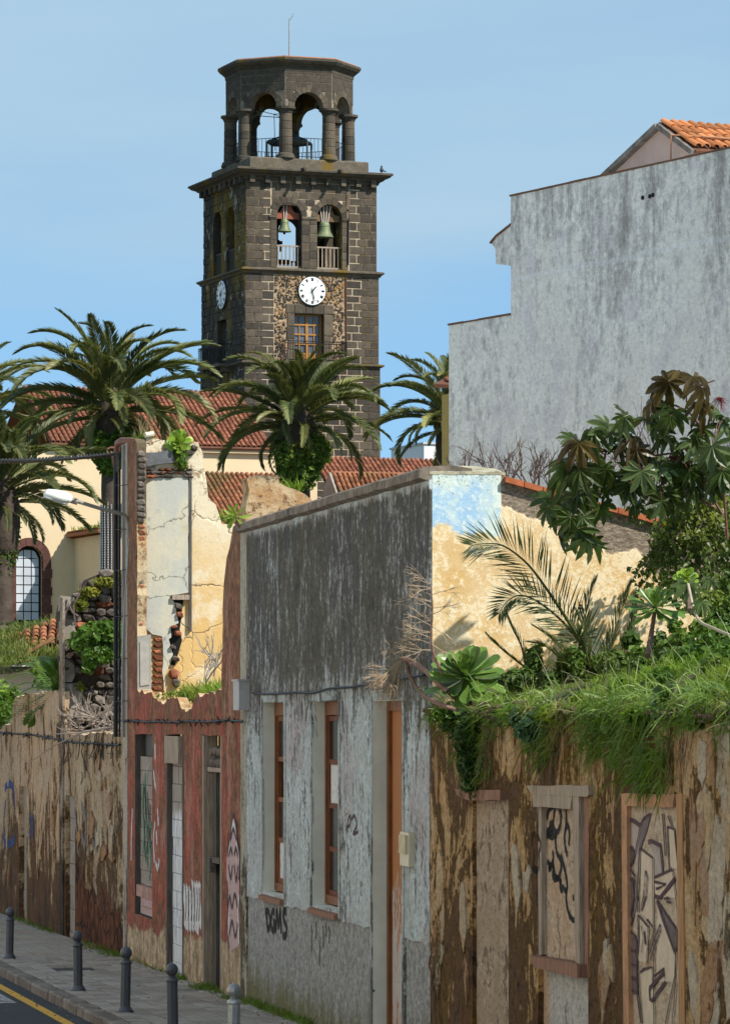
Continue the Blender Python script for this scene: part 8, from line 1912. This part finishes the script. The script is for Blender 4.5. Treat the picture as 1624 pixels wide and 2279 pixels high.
# ================================================================== street lamp, pipes and cables
lampb = WALL.pt(287, 1168, .05); lm = empty('street_lamp', lampb, 'wall mounted street lamp with white hood on a long curved arm', 'street lamp')
M_LARM = plain('grey_brown_lamp_arm', (0.22, 0.20, 0.17), .2, 6, .5); M_HOOD = plain('white_lamp_hood', (0.60, 0.62, 0.58), .12, 5, .45, .05)
tipx = WALL.at(WALL.S(287), 0, 0)
def lampp(x, y): k_ = WALL.S(287); q = WALL.at(k_, 0); return Pl(q.x, q.y, V.x, V.y).pt(x, y)
g = G(); g.tube(spline([lampp(287, 1190), lampp(286, 1168), lampp(280, 1150), lampp(265, 1142), (lampp(225, 1132)), lampp(160, 1112)], 22), .030, 8); g.box(lampp(288, 1180), V * .02, U * .05, (0, 0, .12)); g.ob('arm', M_LARM, lm)
A, B = lampp(160, 1113), lampp(101, 1093); d = (B - A).normalized(); upv = Vector((0, 0, 1)); upv = (upv - d * upv.dot(d)).normalized(); sd2 = d.cross(upv)
g = G(); vs = []; fs = []; secs = [(0, .05, .05, -.02), (.05, .10, .085, -.05), (.30, .125, .10, -.075), (.62, .12, .085, -.08), (.92, .09, .05, -.075), (1.0, .06, .015, -.07)]; Ln = (B - A).length
for t, wd_, tp, bt in secs:
    for a in range(9): th = math.pi * a / 8; vs.append(A + d * Ln * t + sd2 * wd_ * math.cos(th) + upv * (bt + (tp - bt) * math.sin(th)))
for i in range(len(secs) - 1):
    for a in range(8): fs.append((i * 9 + a, i * 9 + a + 1, (i + 1) * 9 + a + 1, (i + 1) * 9 + a))
    fs.append((i * 9, (i + 1) * 9, (i + 1) * 9 + 8, i * 9 + 8))
fs += [tuple(range(9)), tuple(range((len(secs) - 1) * 9, len(secs) * 9))]; g.add(vs, fs); hd = g.ob('lamp_hood', M_HOOD, lm, True)
g = G(); g.box(A + d * Ln * .55 + upv * -.09, d * Ln * .42, sd2 * .105, upv * .012); g.ob('lamp_lens', plain('dull_lens', (0.35, 0.36, 0.34), .1, 5, .2, .02), hd)
g = G(); g.tube([A - d * .1, A + d * .06], .05, 8); g.ob('lamp_socket', M_LARM, lm)
g = G(); g.tube([lampp(287, 1200), lampp(284, 1260), lampp(277, 1350), lampp(272, 1500), lampp(272, 1600)], .012, 5); tag(g.ob('lamp_wire', M_GREYBOX, lm))
dp = empty('drain_pipe', WALL.pt(271, 2100, .08), 'black vertical cable duct on the corner between brown wall and red house', 'pipe')
g = G(); g.tube([WALL.pt(269, 1004, .08), WALL.pt(269.5, 1300, .08), WALL.pt(269, 1640, .08)], .038, 8); g.tube([WALL.pt(274, 1010, .05), WALL.pt(273.5, 1640, .05)], .02, 6); g.ob('duct', M_BLACK, dp)
g = G(); g.tube([WALL.pt(280, 990, .04), WALL.pt(280, 1640, .04)], .025, 8); g.ob('grey_duct', plain('pale_grey_duct', (0.28, 0.27, 0.26), .2, 5), dp)
for k in range(6): g = G(); y = 1075 + k * 97 + random.uniform(-8, 8); g.tube([WALL.pt(268, y, .1), WALL.pt(284, y, .1), WALL.pt(286, y - 2, .01)], .006, 4); g.ob('bracket', M_BLACK, dp)
g = G()
for k in range(5): o = k * .05; g.tube(spline([P(-40, 1024 + k * 1.6, 56 + o), P(60, 1024 + k * 1.2, 58.5 + o), P(150, 1020 + k * .7, 61 + o), P(225, 1013 + k, 63 + o), P(266, 1007 + k, 64.6)], 26), .015, 5)
for k in range(40): 
    t = k / 40; p = P(-40 + 300 * t, 1026 - 17 * t ** 2, 56 + 8.4 * t); g.tube([p + Vector((0, 0, .03)), p + Vector((.03, 0, -.03))], .02, 4)
tag(g.ob('overhead_cable', M_BLACK), 'twisted black overhead cable bundle running left from the red house corner', 'cable')
g = G(); c_ = WALL.pt(266, 1004, .1); g.tube([c_ + Vector((.08 * math.cos(t) - .02, 0, .06 * math.sin(t))) for t in np.linspace(0, 6, 14)], .015, 5); g.tube(spline([WALL.pt(262, 1007, .1), WALL.pt(268, 1020, .12), WALL.pt(268, 1036, .1)], 8), .022, 5); tag(g.ob('cable_hook', plain('rusty_hook', (0.22, 0.10, 0.07), .3, 6)), 'rusty hook and cable loop holding the overhead cables', 'hook')

# ================================================================== unseen houses across the street, added to bounce sun onto the shaded fronts
for k in range(5):
    s0 = -6 + k * 19.0; hh = (10.5, 9.6, 11.4, 10.0, 10.8)[k]
    oh2 = empty('bounce_house', SP(s0 + 9, 12), 'unseen plastered house added across the street to bounce sunlight, number %s along the row' % ('one', 'two', 'three', 'four', 'five')[k], 'house', 'added houses across the street')
    OPL = Pl(*SP(0, 9.75).to_2d(), U.x, U.y); OPL.n = V
    hz = [rect(3 + q * 4.4, 4.2 + q * 4.4, gz(s0) + zf, gz(s0) + zf + 1.7) for q in range(4) for zf in (1.0, 4.2, 7.3)]
    slab('wall', OPL, [(s0 + a, z) for a, z in rect(0, 18.9, gz(s0) - 1, gz(s0) + hh)], plain('bounce_house_plaster', ((0.82, 0.78, 0.70), (0.85, 0.83, 0.78), (0.80, 0.73, 0.60), (0.84, 0.81, 0.76), (0.82, 0.76, 0.67))[k], .06, 1), 6.0, 0.0, [[(s0 + a, z) for a, z in h_] for h_ in hz], oh2)
    for h_ in hz:
        g = G(); bx(g, OPL, s0 + h_[0][0], s0 + h_[1][0], h_[0][1], h_[2][1], -.12, -.16); g.ob('window', M_GLASSD, oh2)
strip('bounce_pavement', -10, 90, 7.2, 9.74, 0.0, plain('light_concrete_paving', (0.42, 0.40, 0.37), .15, 3), 20)  # unseen pale paving, added to throw sunlight back at the fronts
# crumbling earth along the wall top, and small litter in the gutter
g = G(); rq = random.Random(17); base_ = [(v.co.x, v.co.y, v.co.z) for v in STN[0].vertices]; fc_ = [tuple(p.vertices) for p in STN[0].polygons]
for k in range(420):
    x = 958 + 720 * rq.random(); p = WALL.pt(x, 1578 + rq.gauss(10, 9), rq.uniform(-.06, .05)); sx_, sz_ = rq.uniform(.04, .16), rq.uniform(.03, .08)
    g.add([(p.x + v[0] * sx_, p.y + v[1] * sx_ * 1.6, p.z + v[2] * sz_) for v in base_], fc_)
tag(g.ob('earth_lip', plain('dark_root_earth', (0.085, 0.058, 0.035), .5, 6, bs=1.0, bd=.03)), 'dark crumbling earth and roots along the top of the garden wall', 'earth', kind='stuff')
g = G()
for k in range(150):
    p = SP(rq.uniform(41, 72), rq.choice([rq.uniform(0.02, .35), rq.uniform(2.3, 2.6), rq.uniform(0, 3.2)]), .004); p.z -= .125 if (p - WALL.at((p - WALL.p).dot(U), 0, 0)).dot(-V) > 2.3 else 0; sc_ = rq.uniform(.012, .04)
    g.add([(p.x + v[0] * sc_, p.y + v[1] * sc_ * 1.5, p.z + .2 * sc_ + v[2] * sc_ * .5) for v in base_], fc_)
tag(g.ob('gutter_litter', plain('dry_leaf_litter', (0.20, 0.16, 0.11), .6, 15)), 'scattered dry leaves and grit on pavement and gutter', 'litter', kind='stuff')
